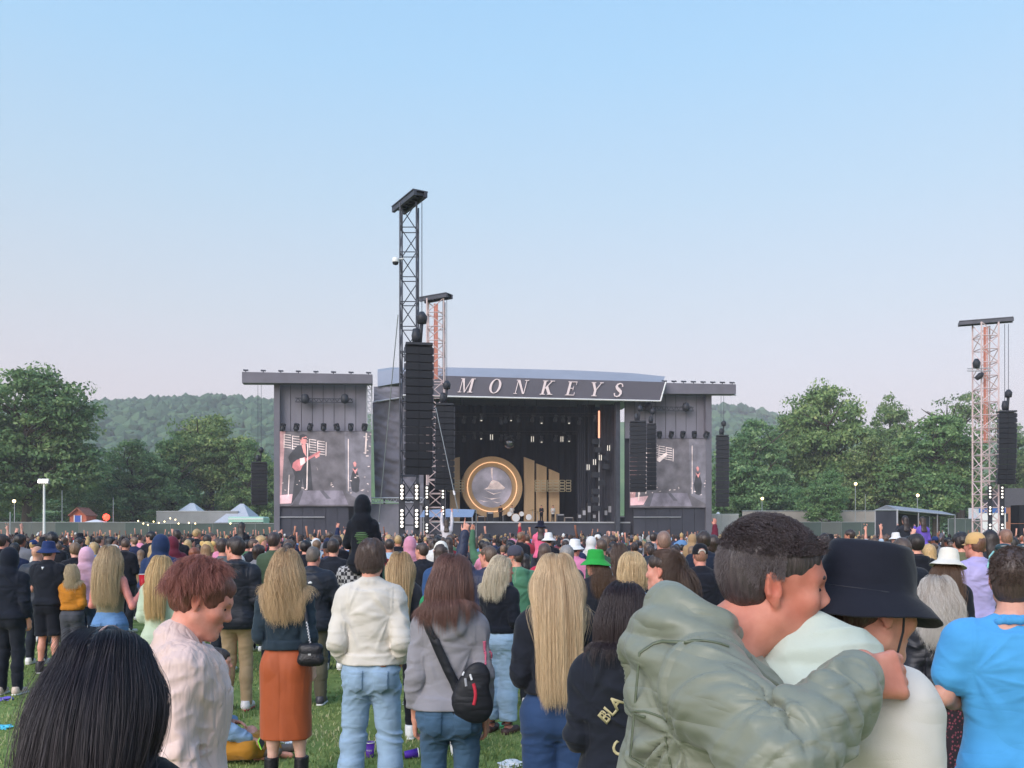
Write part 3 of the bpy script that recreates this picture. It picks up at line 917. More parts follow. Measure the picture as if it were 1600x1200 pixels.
    for r_ in range(6):
        for c in range(5):
            a, b = .09 + c * .088, .04 + r_ * .034 + c * .022
            g.append(hline((a, b), (a + .07, b + .012), .0045))
    for c in range(6): g.append(line((.088 + c * .088, .035 + c * .022), (.085 + c * .088, .22 + c * .022), .004))
    flat(g, M['scr_pale'], 'picture_lamp_grid', 2)
    if seed == 0:
        flat([[(.15, .3), (.22, .2), (.3, .17), (.35, .22), (.36, .4), (.37, .52), (.4, .98), (.32, .98), (.28, .62), (.25, .99), (.16, .99), (.2, .6), (.13, .35)]], M['scr_black'], 'picture_suit', 3)
        flat([[(.26, .05), (.3, .04), (.325, .08), (.32, .15), (.3, .18), (.265, .16), (.25, .1)], [(.27, .18), (.31, .17), (.32, .34), (.29, .28)], [(.4, .31), (.45, .28), (.46, .33), (.42, .36)]], M['scr_skin'], 'picture_face_and_hands', 4)
        flat([[(.245, .09), (.25, .05), (.29, .035), (.325, .055), (.3, .075), (.275, .08), (.265, .12)], [(.285, .085), (.33, .09), (.325, .105), (.29, .1)]], M['scr_black'], 'picture_hair', 5)
        flat([[(.18, .42), (.22, .38), (.27, .36), (.31, .34), (.32, .4), (.28, .46), (.26, .52), (.21, .53), (.17, .48)], [(.3, .37), (.46, .26), (.47, .28), (.32, .4)], ], M['scr_guitar'], 'picture_guitar', 6)
        flat([[(.25, .36), (.3, .35), (.31, .42), (.26, .46)]], M['scr_pale'], 'picture_guitar_plate', 7)
        flat([line((.335, .16), (.325, .78), .006), line((.14, .58), (.13, .86), .005), hline((.43, .48), (.44, .52), .004)], M['scr_pale'], 'picture_microphone_stand', 8)
    else:
        flat([line((.2, .15), (.19, .8), .007), line((-.0, .3), (-.0, .8), .002), line((.12, .5), (.1, .9), .007)], M['scr_pale'], 'picture_microphone_stand', 3)
        flat([[(.3, .3), (.36, .26), (.44, .2), (.46, .23), (.36, .34)]], M['scr_pale'], 'picture_guitar_neck', 4)
    flat([[(.8, .55), (.83, .48), (.86, .55), (.88, .65), (.87, .8), (.84, .82), (.8, .8), (.78, .66)]], M['scr_black'], 'picture_drummer_suit', 3)
    flat([[(.81, .42), (.83, .4), (.845, .43), (.84, .47), (.82, .47)], [(.8, .49), (.83, .52), (.86, .49), (.835, .57)]], M['scr_skin'], 'picture_drummer_face', 4)
    sp = [line((.76, .1), (.76, .8), .004), line((.95, .02), (.94, .3), .008)]
    rg = random.Random(seed + 5)
    for k in range(34):
        a, b = rg.choice([(rg.uniform(.74, .98), rg.uniform(.58, .86)), (rg.uniform(.02, .6), rg.uniform(.66, .82)), (rg.uniform(.92, .99), rg.uniform(.02, .5))])
        sp.append(hline((a, b), (a + rg.uniform(.008, .03), b + rg.uniform(-.01, .01)), rg.uniform(.003, .007)))
    flat(sp, M['scr_pale'], 'picture_highlights', 5)
    flat([[(.16, .98), (.26, .79), (.7, .79), (.76, .98)]], M['scr_wedge'], 'picture_monitor_wedge', 6)
    flat([[(.46, .79), (.5, .79), (.58, .9), (.53, .9)], [(.2, .9), (.26, .79), (.29, .79), (.24, .98), (.17, .98)]], M['scr_grey3'], 'picture_wedge_shade', 7)
    # dark panels below the screen
    nb = 6; hx0b, hx1b = sk
    for k in range(nb):
        xa, xb = hx0b + (hx1b - hx0b) * k / nb, hx0b + (hx1b - hx0b) * (k + 1) / nb
        m = MB(); plate(m, [(xa + .25, y1 + 1), (xb - .25, y1 + 1), (xb - .25, 834), (xa + .25, 834)], off - .05 + .02 * (k % 2), .08, t); m.build('skirt_panel', M['tarp_dark'], t)
    m = MB(); m.tube(q(hx0b, 808, -.15), q(hx0b + (hx1b - hx0b) * .65, 808, -.15), .05, 5); m.build('rail', M['alu'], t)
    return t
def scr(name, c, e=.2):
    m, nt, b = new_mat(name); tc = nd(nt, 'ShaderNodeTexCoord'); n = nd(nt, 'ShaderNodeTexNoise', i_Scale=1.1, i_Detail=6.); nt.links.new(tc.outputs['Object'], n.inputs[0])
    cc = mixc(nt, 1.0, lin(c), ramp(nt, n.outputs[0], [(.32, .62), (.68, 1.35)]), 'MULTIPLY')
    nt.links.new(cc, b.inputs['Base Color']); nt.links.new(cc, b.inputs['Emission Color']); b.inputs['Emission Strength'].default_value = e; M[name] = m
for nme, c in (('scr_bg', '625d63'), ('scr_rose', 'b58a8c'), ('scr_rose2', 'd8aeb4'), ('scr_grey2', '706c75'), ('scr_grey3', '5a5760'), ('scr_wedge', '7b7480'), ('scr_pale', 'e2cdc9'), ('scr_skin', 'd98f8c'), ('scr_black', '3b3a40'), ('scr_guitar', 'c4767a')): scr(nme, c)
wing('left video wing beside the stage showing a guitarist on its big screen', (428, 437, 598), (431, 580, 674, 791), (437, 573, 600), (378, 582, 581, 598), 4, -2.0, (437, 545), 0)
wing('right video wing beside the stage, partly behind hanging speakers', (1103, 1112, 614), (985, 1112, 685.5, 793), (976, 1104, 613), (1032, 1150, 598, 615), 2.5, .6, (990, 1104), 1)
t = stage_thing('lattice_column', 'short white lattice column at the inner edge of the left video wing', 'truss', (ST(577, HOR, -2.2).x, -2.2, 0))
m = MB(); q = lambda x, y, o=-2.2: SP(x, y, o, t)
for x in (573.5, 581): m.tube(q(x, 600), q(x, 672), .06, 5)
for k in range(8):
    y = 600 + 9 * k; m.tube(q(573.5, y), q(581, y + 9), .035, 4); m.tube(q(573.5, y), q(581, y), .035, 4)
m.build('lattice', M['alu'], t)

# set pieces on the stage
BK = 9.5
M['tan'] = surf('tan_wood', lin('d4b48e'), .6, .12, .6, .1, 3., stretch=(2, 2, .3))
M['ring_paint'] = surf('ring_amber_paint', lin('d8b286'), .45, .1, .8)
c = ST(769, 761, BK); pr = (ST(816.5, 761, BK).x - ST(721.5, 761, BK).x) / 2
t = stage_thing('ring_sculpture', 'giant amber ring with a round picture screen inside it on the stage', 'set piece', (c.x, BK, 0))
def annulus(m, r0, r1, y0, y1, cz, n=56):
    vs = []; fs = []
    for k in range(n):
        a = 2 * math.pi * k / n; cx, sz = math.cos(a), math.sin(a)
        vs += [(cx * r1, y0, cz + sz * r1), (cx * r1, y1, cz + sz * r1), (cx * r0, y1, cz + sz * r0), (cx * r0, y0, cz + sz * r0)]
    for k in range(n):
        a, b = 4 * k, 4 * ((k + 1) % n)
        for j in range(4): fs.append((a + j, b + j, b + (j + 1) % 4, a + (j + 1) % 4))
    return m.add(vs, fs)
annulus(MB(), pr * .67, pr, 0, .9, c.z).build('ring', M['ring_paint'], t, False)
annulus(MB(), pr * .80, pr * .822, -.08, .02, c.z).build('glow_ring', surf('warm_glow', lin('ffd9b0'), .4, 0, emit=lin('ffc896'), estr=.45), t)
mm, nt, b = new_mat('round_screen_picture')
tc = nd(nt, 'ShaderNodeTexCoord'); n1 = nd(nt, 'ShaderNodeTexNoise', i_Scale=.45, i_Detail=3.); nt.links.new(tc.outputs['Object'], n1.inputs[0])
cc = ramp(nt, n1.outputs[0], [(.3, lin('5d5a60')), (.5, lin('77737c')), (.7, lin('a39aa8'))])
nt.links.new(cc, b.inputs['Base Color']); nt.links.new(cc, b.inputs['Emission Color']); b.inputs['Emission Strength'].default_value = .45
m = MB(); n = 48; rr = pr * .675
m.add([(math.cos(2 * math.pi * k / n) * rr, .5, c.z + math.sin(2 * math.pi * k / n) * rr) for k in range(n)], [tuple(range(n - 1, -1, -1))]); sc_ = m.build('round_screen', mm, t)
pale = [[(-.05, .9), (.05, .95), (.05, .35), (-.02, .3), (-.2, 0), (-.4, -.1), (.6, -.1), (.7, -.02), (.35, .28), (.06, .36), (.0, .5)], [(-.3, -.16), (.1, -.3), (.55, -.22), (.1, -.36)], [(-.5, -.45), (-.1, -.55), (.5, -.5), (.0, -.6)], [(-.62, -.62), (-.3, -.68), (-.1, -.66), (-.4, -.72)], [(.05, -.68), (.35, -.74), (.5, -.7), (.3, -.78)]]
m = MB()
for k, pl in enumerate(pale): m.add([(x * rr * .95, .49 - .003 * k, c.z + z * rr) for x, z in pl], [tuple(range(len(pl)))])
m.build('picture', M['scr_pale'], sc_)
m = MB(); m.box((0, .45, (c.z - pr * .8) / 2), (pr * .9, .8, c.z - pr * .8)); m.build('plinth', M['black_metal'], t)
for (poly, lab) in [([(704, 717), (718.5, 714), (718.5, 800), (702, 800)], 'tall tan slanted-top set panel to the side of the ring nearest the speakers'),
                    ([(819, 714), (835, 720), (835, 808), (819, 808)], 'tallest tan slanted-top set panel just right of the giant ring'),
                    ([(838, 724), (854, 730), (854, 808), (838, 808)], 'middle tan slanted-top panel of the three right of the ring'),
                    ([(858, 732.5), (874, 739.5), (874, 808), (858, 808)], 'shortest tan slanted-top panel, outermost right of the ring')]:
    t = stage_thing('set_panel', lab, 'set panel', (ST((poly[0][0] + poly[1][0]) / 2, HOR, BK + .6).x, BK + .6, 0), 'tan set panels by the ring')
    poly = poly[:2] + [(poly[2][0], 834), (poly[3][0], 834)]
    plate(MB(), poly, BK + .6, .4, t).build('board', M['tan'], t)
    plate(MB(), [(poly[0][0] + 2, 800), (poly[1][0] - 2, 800), (poly[1][0] - 2, 834), (poly[0][0] + 2, 834)], BK + 1.05, .3, t).build('brace', M['black_metal'], t)
for (x0, x1, nc, lab) in [(835, 893, 6, 'hanging grid of small square lamps across the right set panels'), (699, 726, 3, 'hanging grid of small square lamps across the panel by the speakers')]:
    t = stage_thing('lamp_grid', lab, 'stage lights', (ST((x0 + x1) / 2, HOR, BK - .6).x, BK - .6, 0))
    q = lambda x, y, o=BK - .6: SP(x, y, o, t)
    f0 = None; w = (x1 - x0) / nc
    for r_ in range(4):
        for k in range(nc):
            p = q(x0 + w * (k + .5), 752.2 + r_ * 4.6)
            if f0 is None:
                W = w * .8 * SD / F * 1.1; H = .24; m = MB()
                m.box((0, 0, H / 2), (W, .12, .05)); m.box((0, 0, -H / 2), (W, .12, .05)); m.box((-W / 2, 0, 0), (.05, .12, H - .05)); m.box((W / 2, 0, 0), (.05, .12, H - .05))
                f0 = m.build('lamp_frame', surf('champagne_metal', lin('cdbf9f'), .4, .05, metal=.2), t); o = f0
            else: o = bpy.data.objects.new('lamp_frame', f0.data); link(o, t)
            o.location = p
    m = MB()
    for f_ in (.05, .95): m.tube(q(x0 + (x1 - x0) * f_, 625), q(x0 + (x1 - x0) * f_, 768), .015, 4)
    m.build('cable', M['black_metal'], t)
# mirror ball
p = ST(796, 692, 7.5); t = stage_thing('mirror_ball', 'silver mirror ball hanging above the giant ring', 'mirror ball', (p.x, 7.5, p.z))
V0, T0 = ico(3); me = np_mesh('ball', V0 * .6, T0, False); obj('ball', me, surf('mirror_tiles', lin('9a9aa2'), .15, .1, metal=.9), t)
m = MB(); m.tube((0, 0, .58), (0, 0, ST(796, 626, 7.5).z - p.z), .02, 5); m.lathe([(.25, .5), (.3, .62), (.1, .7), (0, .72)], 12); m.build('hanger', M['dark_steel'], t)
# overhead truss with lamps
for (yy, off, lab) in [(648, 4., 'front overhead lighting truss inside the stage roof'), (676, 9., 'rear overhead lighting truss low inside the stage roof')]:
    t = stage_thing('lighting_truss', lab, 'truss', (ST(800, HOR, off).x, off, 0))
    q = lambda x, y, o=off: SP(x, y, o, t)
    m = MB()
    for dy in (-2, 2): m.tube(q(690, yy + dy), q(950, yy + dy), .04, 5)
    for k in range(40):
        xa = 690 + 6.5 * k; m.tube(q(xa, yy - 2 * (-1) ** k), q(xa + 6.5, yy + 2 * (-1) ** k), .025, 4)
    for xx in (720, 820, 920): m.tube(q(xx, yy), q(xx, 622), .02, 4)
    m.build('lattice', M['black_metal'], t)
    l0 = None
    for k, x in enumerate([700, 725, 741, 752, 783, 790, 798, 810, 832, 846, 868, 880, 889, 905, 930]):
        p = q(x, yy + 6 + random.uniform(-1, 5), off - .1)
        if l0 is None:
            m = MB(); m.lathe([(0, -.3), (.17, -.28), (.21, -.05), (.12, .2), (0, .24)], 8); m.box((0, 0, .33), (.3, .26, .12)); l0 = m.build('lamp', M['dark_steel'], t); o = l0
            e0 = MB().box((0, -.16, -.2), (.16, .05, .1)).build('lens', M['lamp_dim'], o)
        else:
            o = bpy.data.objects.new('lamp', l0.data); link(o, t)
            if k % 3 == 0: e = bpy.data.objects.new('lens', e0.data); link(e, o)
        o.location = p; o.rotation_euler = (R(25), 0, random.uniform(-.6, .6))
TUBE = ['just left of the mirror ball', 'just right of the mirror ball', 'above the shortest tan set panel', 'highest and furthest right beside the orange light mast', 'second highest beside the orange light mast', 'third highest beside the orange light mast', 'lowest of the staircase beside the light mast']
for k, (x, y) in enumerate([(768, 683), (832, 686), (878, 686), (951, 700), (938, 715), (929, 722), (919, 730)]):
    off = 6. if k < 3 else 2.5
    p = ST(x, y, off); t = stage_thing('strip_light', 'pair of short white light tubes, ' + TUBE[k], 'stage light', (p.x, off, p.z), 'paired light tubes in the stage')
    MB().tube((-.1, 0, -.26), (-.1, 0, .26), .03, 6).build('light_tube', M['lamp_dim'], t)
    o = bpy.data.objects.new('light_tube', t.children[0].data); link(o, t); o.location.x = .2
    MB().box((0, .1, 0), (.45, .06, .7)).build('bracket', M['black_metal'], t)
p = ST(936, 640, 3.); t = stage_thing('light_mast', 'tall thin light mast glowing orange at its top near the right curtains', 'stage light', (p.x, 3., 0))
q = lambda x, y: SP(x, y, 3., t)
MB().tube(q(936, 684), q(936, 834), .07, 6).build('pole', M['alu'], t)
MB().tube(q(936, 642), q(936, 684), .09, 6).build('light_tube', surf('orange_glow', lin('e89a80'), .4, 0, emit=lin('f09a7c'), estr=.9), t)
m = MB()
for k in range(9):
    y = 690 + k * 13; m.box(q(936 + random.uniform(-8, 10), y), (.7, .4, .5))
m.build('lamp_bank', M['black_metal'], t)

# band gear
def drum_kit():
    off = 6.; t = stage_thing('drum_kit', 'drum kit with amber shells and cymbals on the stage', 'drums', (ST(800, HOR, off).x, off, 0))
    q = lambda x, y, o=off: SP(x, y, o, t)
    z0 = SP(800, 815.5, off, t).z
    am = surf('amber_shell', lin('c98b3c'), .3, .1); hd = M['white_paint']
    for (x, y, r, l) in [(806, 809, .42, .6), (815, 803, .25, .35), (796, 803, .25, .35), (826, 808, .32, .5)]:
        p = q(x, y); s = MB().tube(p + Vector((0, l, 0)), p, r, 18).build('drum', am, t); MB().tube(p + Vector((0, -.01, 0)), p + Vector((0, -.04, 0)), r * .95, 18).build('drumhead', hd, s)
    br = surf('brass', lin('c8b27a'), .3, .05, metal=.6)
    for (x, y) in [(786, 798), (832, 797), (840, 800)]:
        p = q(x, y); c_ = MB().lathe([(0, .06), (.12, .02), (.38, -.03)], 14, p).build('cymbal', br, t); MB().tube(p, Vector((p.x, p.y, z0)), .02, 5).build('stand', M['alu'], c_)
drum_kit()
def amp(x, y, w, h, off, col, label):
    p = ST(x, y + h, off); s = (SD + off) / F
    t = stage_thing('amplifier', label, 'amplifier', (p.x, off, p.z))
    MB().box((0, .2, h * s / 2), (w * s, .4, h * s)).build('cabinet', surf('amp_' + col, lin(col), .7, .1), t)
    MB().box((0, -.015, h * s * .45), (w * s * .86, .03, h * s * .7)).build('grille_cloth', M['grille'], t)
    MB().box((0, -.02, h * s * .9), (w * s * .8, .04, h * s * .1)).build('control_panel', M['alu'], t)
amp(876, 803, 12, 13, 5.5, '57585e', 'grey amplifier stack to the right of the drum kit')
amp(889, 808, 14, 8, 5, '8a7d72', 'low brownish equipment case near the right of the band')
amp(766, 800, 10, 16, 5, '4c5058', 'dark amplifier cabinet left of the drum kit under the ring')
amp(752, 806, 12, 10, 5, '9a7c5c', 'tan equipment case below the ring at the left of the band')
amp(972, 806, 24, 12, 1.5, '54565e', 'long grey monitor desk at the right end of the stage deck')
RACK = ['low, leftmost on the right of the deck', 'middling, second from the drum kit side', 'tall, third from the drum kit side', 'low, just left of the light mast', 'middling, just right of the light mast', 'tall, rightmost before the curtains']
for k, x in enumerate((905, 912, 920, 928, 946, 952)):
    off = 4.; p = ST(x, 818, off); t = stage_thing('equipment_rack', 'upright dark equipment rack, ' + RACK[k], 'equipment rack', (p.x, off, p.z), 'equipment racks on the deck')
    h = 1.0 + .5 * (k % 3)
    MB().box((0, 0, h / 2), (.35, .4, h)).build('case', M['black_metal'], t); MB().box((0, -.21, h * .7), (.28, .02, h * .3)).build('front_panel', M['alu'], t)
t = stage_thing('canopy_tent', 'low blue canopy tent in front of the stage behind the crowd', 'tent', (ST(720, HOR, -6).x, -6., 0))
q = lambda x, y, o=-6.: SP(x, y, o, t)
b0 = [q(655, 808), q(738, 808), q(744, 797, -3.), q(662, 797, -3.)]
rg = q(700, 795, -4.5); rg2 = q(742, 796, -4.5)
MB().add(b0 + [rg, rg2], [(0, 1, 5, 4), (2, 3, 4, 5), (1, 2, 5), (3, 0, 4)]).build('canopy', surf('blue_canvas', lin('8296b4'), .7, .08, .8), t)
m = MB()
for v in b0: m.tube(v, Vector((v.x, v.y, 0)), .05, 5)
m.build('frame', M['alu'], t)

# line arrays: chain of boxes hanging in a slight curve
def line_array(px, top, bot, d, wpx, n, label, bend=.12, cable=None, yaw=0.0, depth=None, bumpers=True):
    s = d / F; x = (px - 800) * s; zt = CAMH + (HOR - top) * s; zb = CAMH + (HOR - bot) * s
    W = wpx * s; h = (zt - zb) / n; D = depth or W * .62
    t = empty('line_array', (x, d, zt), label, 'loudspeaker array', None, yaw)
    box = MB(); box.add([(-W / 2, 0, -h * .48), (W / 2, 0, -h * .48), (W / 2, 0, h * .48), (-W / 2, 0, h * .48), (-W / 2 * .7, D, -h * .4), (W / 2 * .7, D, -h * .4), (W / 2 * .7, D, h * .4), (-W / 2 * .7, D, h * .4)], [(0, 1, 2, 3), (7, 6, 5, 4), (0, 4, 5, 1), (1, 5, 6, 2), (2, 6, 7, 3), (3, 7, 4, 0)])
    gr = MB(); gr.box((-W * .245, -.012, 0), (W * .46, .02, h * .86)); gr.box((W * .245, -.012, 0), (W * .46, .02, h * .86))
    sl = MB(); sl.box((-W / 2 - .03, D * .2, 0), (.06, D * .35, h * .7)); sl.box((W / 2 + .03, D * .2, 0), (.06, D * .35, h * .7))
    c0 = None; z = 0; y = 0; an = 0
    for k in range(n):
        f_ = (k + .5) / n; an = bend * f_ ** 2 * 2
        if c0 is None:
            c0 = box.build('speaker_cabinet', M['speaker'], t); g0_ = gr.build('grille', M['grille'], c0); s0 = sl.build('side_rigging', M['dark_steel'], c0); o = c0
        else:
            o = bpy.data.objects.new('speaker_cabinet', c0.data); link(o, t)
            for q_ in (g0_, s0): e = bpy.data.objects.new(q_.name.split('.')[0], q_.data); link(e, o)
        o.location = (0, y + math.sin(an) * h * .5, z - h / 2); o.rotation_euler = (an, 0, 0)
        z -= h * math.cos(an); y += math.sin(an) * h
    if bumpers:
        m = MB(); m.box((0, D * .4, .1), (W * 1.0, D * 1.1, .1)); m.build('rigging_frame', M['black_metal'], t)
        m = MB(); m.lathe([(0, -.3), (.16, -.28), (.2, 0), (.14, .3), (0, .34)], 10, (-W * .1, D * .4, .5)); m.lathe([(0, -.25), (.2, -.2), (.24, .1), (.1, .3), (0, .3)], 10, (W * .12, D * .4, 1.25)); m.tube((W * .05, D * .4, .2), (W * .12, D * .4, 1.2), .09, 6)
        m.build('motor_hoist', M['black_metal'], t, True)
    if cable:
        m = MB()
        zc = CAMH + (HOR - cable) * s - zt
        for xx in (-W * .1, W * .12): m.tube((xx, D * .4, .4), (xx, D * .4, zc), .018, 5)
        m.build('chain', M['dark_steel'], t)
    return t
line_array(655, 541, 742, 38.5, 42, 16, 'large black line array speakers hanging on the dark front tower', .10, 312, R(10))
line_array(695, 634, 766, 53.5, 28, 14, 'smaller black line array hanging beside the white tower left of the ring', .10, 466, R(6))
line_array(1575, 645, 757, 58.5, 25, 14, 'black line array hanging from the right lattice tower', .10, 505, R(-8))
line_array(405, 724, 789, 84, 23, 12, 'outfill line array hanging at the outer side of the left video wing', .1, 600, R(12))
line_array(1129, 682, 792, 86, 19, 16, 'outfill line array hanging at the outer side of the right video wing', .05, 616, R(-8))
line_array(997, 660, 769, 80, 25, 16, 'main line array hanging in front of the right video wing', .08, 626, R(-6))
line_array(1018, 664, 766, 83, 14, 14, 'narrow line array hanging close beside the main array before the right screen', .04, 626, R(-10))

# lattice towers
def tower(px, top, d, wpx, mat, label, beam, beam_yaw, beam_mat, bayh=1.05, lamps=None, glow_tint_ladder=None):
    s = d / F; x = (px - 800) * s; H = CAMH + (HOR - top) * s; w = wpx * s
    t = empty('lattice_tower', (x, d, 0), label, 'tower')
    cs = [(-w / 2, 0), (w / 2, 0), (w / 2, w), (-w / 2, w)]
    r = w * .05
    c0 = None
    for cx, cy in cs:
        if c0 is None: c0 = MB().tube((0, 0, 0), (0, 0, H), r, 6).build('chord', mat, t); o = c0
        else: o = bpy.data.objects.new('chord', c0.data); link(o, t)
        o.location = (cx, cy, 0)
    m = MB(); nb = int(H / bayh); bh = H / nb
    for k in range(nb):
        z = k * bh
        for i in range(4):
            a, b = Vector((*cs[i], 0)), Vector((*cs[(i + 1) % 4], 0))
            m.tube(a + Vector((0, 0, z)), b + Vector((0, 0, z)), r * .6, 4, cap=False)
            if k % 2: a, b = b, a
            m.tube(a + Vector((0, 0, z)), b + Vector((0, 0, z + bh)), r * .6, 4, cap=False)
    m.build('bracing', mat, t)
    bl, bw = beam
    m = MB(); Mr = Matrix.Rotation(beam_yaw, 3, 'Z')
    for sy in (-.32, .32):
        m.box(Vector((0, w / 2, H + .12)) + Mr @ Vector((0, sy * bw, 0)), (bl, .14, .22), beam_yaw)
    nn = 7
    for k in range(nn): m.box(Vector((0, w / 2, H + .14)) + Mr @ Vector(((k - (nn - 1) / 2) * bl / nn, 0, 0)), (.09, bw * .6, .1), beam_yaw)
    m.box(Vector((0, w / 2, H + .26)), (bl * .98, bw * .9, .05), beam_yaw)
    m.build('head_beam', beam_mat, t)
    m = MB(); m.box((0, w / 2, .1), (w * 3, w * 3, .2)); m.build('base_plate', M['dark_steel'], t)
    if glow_tint_ladder:
        z1 = CAMH + (HOR - glow_tint_ladder) * s; m = MB()
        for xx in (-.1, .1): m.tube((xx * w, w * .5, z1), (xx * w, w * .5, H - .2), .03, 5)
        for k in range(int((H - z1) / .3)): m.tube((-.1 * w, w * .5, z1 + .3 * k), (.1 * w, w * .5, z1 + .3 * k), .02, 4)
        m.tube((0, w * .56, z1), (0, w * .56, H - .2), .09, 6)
        m.build('glow_tint_ladder', M['glow_tint_ladder'], t)
    if lamps:
        l0 = None
        for lx in lamps[0]:
            for py in lamps[1]:
                p = at(lx, py, d - .35)
                if l0 is None:
                    l0 = MB().tube((0, 0, 0), (0, .16, 0), .12 * lamps[2], 10).build('blinder_lamp', M['black_metal'], t); e0 = MB().tube((0, -.02, 0), (0, .0, 0), .085 * lamps[2], 10).build('lens', M['blinder'], l0); o = l0
                else:
                    o = bpy.data.objects.new('blinder_lamp', l0.data); link(o, t); e = bpy.data.objects.new('lens', e0.data); link(e, o)
                o.location = p - t.location
        m = MB()
        for lx in lamps[0]:
            p0, p1 = at(lx, lamps[1][0] - 4, d - .15), at(lx, 834, d - .15)
            m.box((p0 + p1) / 2 - t.location, (.34 * lamps[2], .08, p0.z - p1.z))
        m.build('lamp_bar', M['black_metal'], t)
    return t
M['tower_light_tint'] = surf('white_steel_light_tint', lin('d2bcbc'), .5, .08, 1.0)  # white steel with the pink light on the towers tinted into its colour
M['glow_tint_ladder'] = surf('ladder_glow_tint', lin('dc9484'), .5, .1, 1.0)  # added ladder, its colour stands in for the orange-pink glow up the towers
rows = [760, 766, 772, 778, 798, 804, 810, 816, 822]
T1 = tower(638, 316, 40, 26, M['dark_steel'], 'tallest dark steel lattice tower carrying the large speakers', (2.5, .8), R(-60), M['dark_steel'], 1.05, ((628, 651), rows, .8))
m = MB(); m.tube((0.3, .3, 0), (.3, .3, 14.6), .02, 5)
T2 = tower(680, 466, 55, 26, M['tower_light_tint'], 'white lattice tower with pinkish top next to the dark tower', (2.1, .8), R(-32), M['dark_steel'], .85, ((667, 692), [762, 767, 772, 777, 793, 798, 803, 820, 825, 830], .8), 590)
T3 = tower(1547, 503, 60, 27, M['tower_light_tint'], 'white lattice tower with pinkish top at the right border', (3.3, .8), R(-22), M['dark_steel'], .85, ((1547, 1566), [762, 767, 772, 777, 793, 798, 803, 820, 825, 830], .8), 690)
p = at(618, 408, 39.9); t = empty('camera_dome', p, 'white surveillance camera dome fixed high on the tallest tower', 'security camera')
MB().lathe([(0, .16), (.14, .14), (.16, 0), (.15, -.05)], 12).build('housing', M['white_paint'], t, True); MB().lathe([(.14, -.05), (.12, -.14), (0, -.19)], 12).build('dome', M['black_metal'], t, True); MB().tube((0, 0, .08), (.35, .02, .12), .03, 6).build('bracket', M['white_paint'], t)
p = at(1528, 576, 59.8); t = empty('follow_spot', p, 'cluster of black spotlights bracketed to the side of the right tower', 'spotlight')
MB().lathe([(0, -.3), (.2, -.25), (.25, .1), (.12, .35), (0, .36)], 10, (-.1, 0, .3)).build('lamp_head', M['black_metal'], t, True); MB().lathe([(0, -.3), (.16, -.25), (.2, .1), (.1, .3), (0, .3)], 10, (.1, 0, -.5), Matrix.Rotation(R(50), 3, 'Y')).build('lamp_head', M['black_metal'], t, True)
m = MB(); m.tube((-.7, 0, 0), (.9, 0, .05), .04, 5); m.tube((-.7, 0, -.15), (.9, 0, -.15), .04, 5); m.build('bracket', M['alu'], t)
def guy(a, b, label):
    t = empty('guy_wire', a, label, 'cable'); MB().tube((0, 0, 0), b - a, .022, 5).build('wire', M['rail'], t); MB().tube((b - a) * .8, (b - a) * .84, .07, 6).build('tensioner', M['alu'], t)
q = at(585, 800, 47)
guy(at(622, 492, 40), Vector((q.x, q.y, 0.05)), 'steel guy wire running down from the tallest tower past the tarpaulin wall')
q = at(712, 756, 47)
guy(at(681, 637, 53), at(716, 800, 52), 'thin guy wire running from the white tower down across the ring panel')
t = empty('speaker_stack', at(1596, HOR, 60), 'black ground stacked speaker cabinets beside the right tower', 'speaker stack'); t.location.z = 0
for k in range(3): o = MB().box((.3, 0, .62 + k * 1.24), (1.5, 1.0, 1.2)).build('speaker_cabinet', M['speaker'], t); MB().box((.3, -.51, .62 + k * 1.24), (1.3, .02, 1.05)).build('grille', M['grille'], o)
def truck(px0, px1, top, d, col, label):
    a, b = at(px0, HOR, d), at(px1, HOR, d); L = b.x - a.x; H = CAMH + (HOR - top) * d / F
    t = empty('box_truck', (a.x, d, 0), label, 'truck')
    MB().box((L * .6, 1.2, H * .58), (L * .78, 2.4, H * .84)).build('cargo_box', M['white_paint'], t); MB().box((L * .1, 1.2, H * .42), (L * .18, 2.3, H * .6)).build('cab', surf('cab_paint', lin(col), .4, .05), t)
    MB().box((L * .6, -.02, H * .93), (L * .78, .04, H * .12)).build('stripe', surf('stripe_paint', lin(col), .4, .05), t)
    for x in (.15, .55, .85): MB().tube((x * L, -.02, .5), (x * L, .3, .5), .5, 14).build('wheel', M['black_metal'], t)
truck(1518, 1572, 793, 106, '3f6ab0', 'white box truck with blue top stripe behind the right tower')
a = at(1600, HOR, 140); t = empty('terraced_house', (a.x, 140, 0), 'orange brick house glimpsed behind the right speakers', 'house')
s = 140 / F
MB().box((0, 3, 2.9), (70 * s, 6, 5.8)).build('wall', surf('house_brick', lin('b0765c'), .9, .15, 1.), t)
MB().prism([(-36 * s, 5.8), (36 * s, 5.8), (30 * s, 8.8), (-30 * s, 8.8)], 6.2, Matrix.Translation((0, 6.1, 0)) @ Matrix.Rotation(R(90), 4, 'X')).build('roof', surf('house_slate', lin('5b5a62'), .8, .1), t)
for k in range(4): MB().box((-30 * s + k * 20 * s, -.02, 4.2), (1.0, .06, 1.3)).build('window', surf('house_glass', lin('30343c'), .2, 0) if k == 0 else bpy.data.materials['house_glass'], t)
# ------------------------------------------------------------------ people: distance-field modelling
class Prim:
    __slots__ = ('lo', 'hi', 'fn', 'k')
    def __init__(s, lo, hi, fn, k): s.lo = np.asarray(lo, float); s.hi = np.asarray(hi, float); s.fn = fn; s.k = k

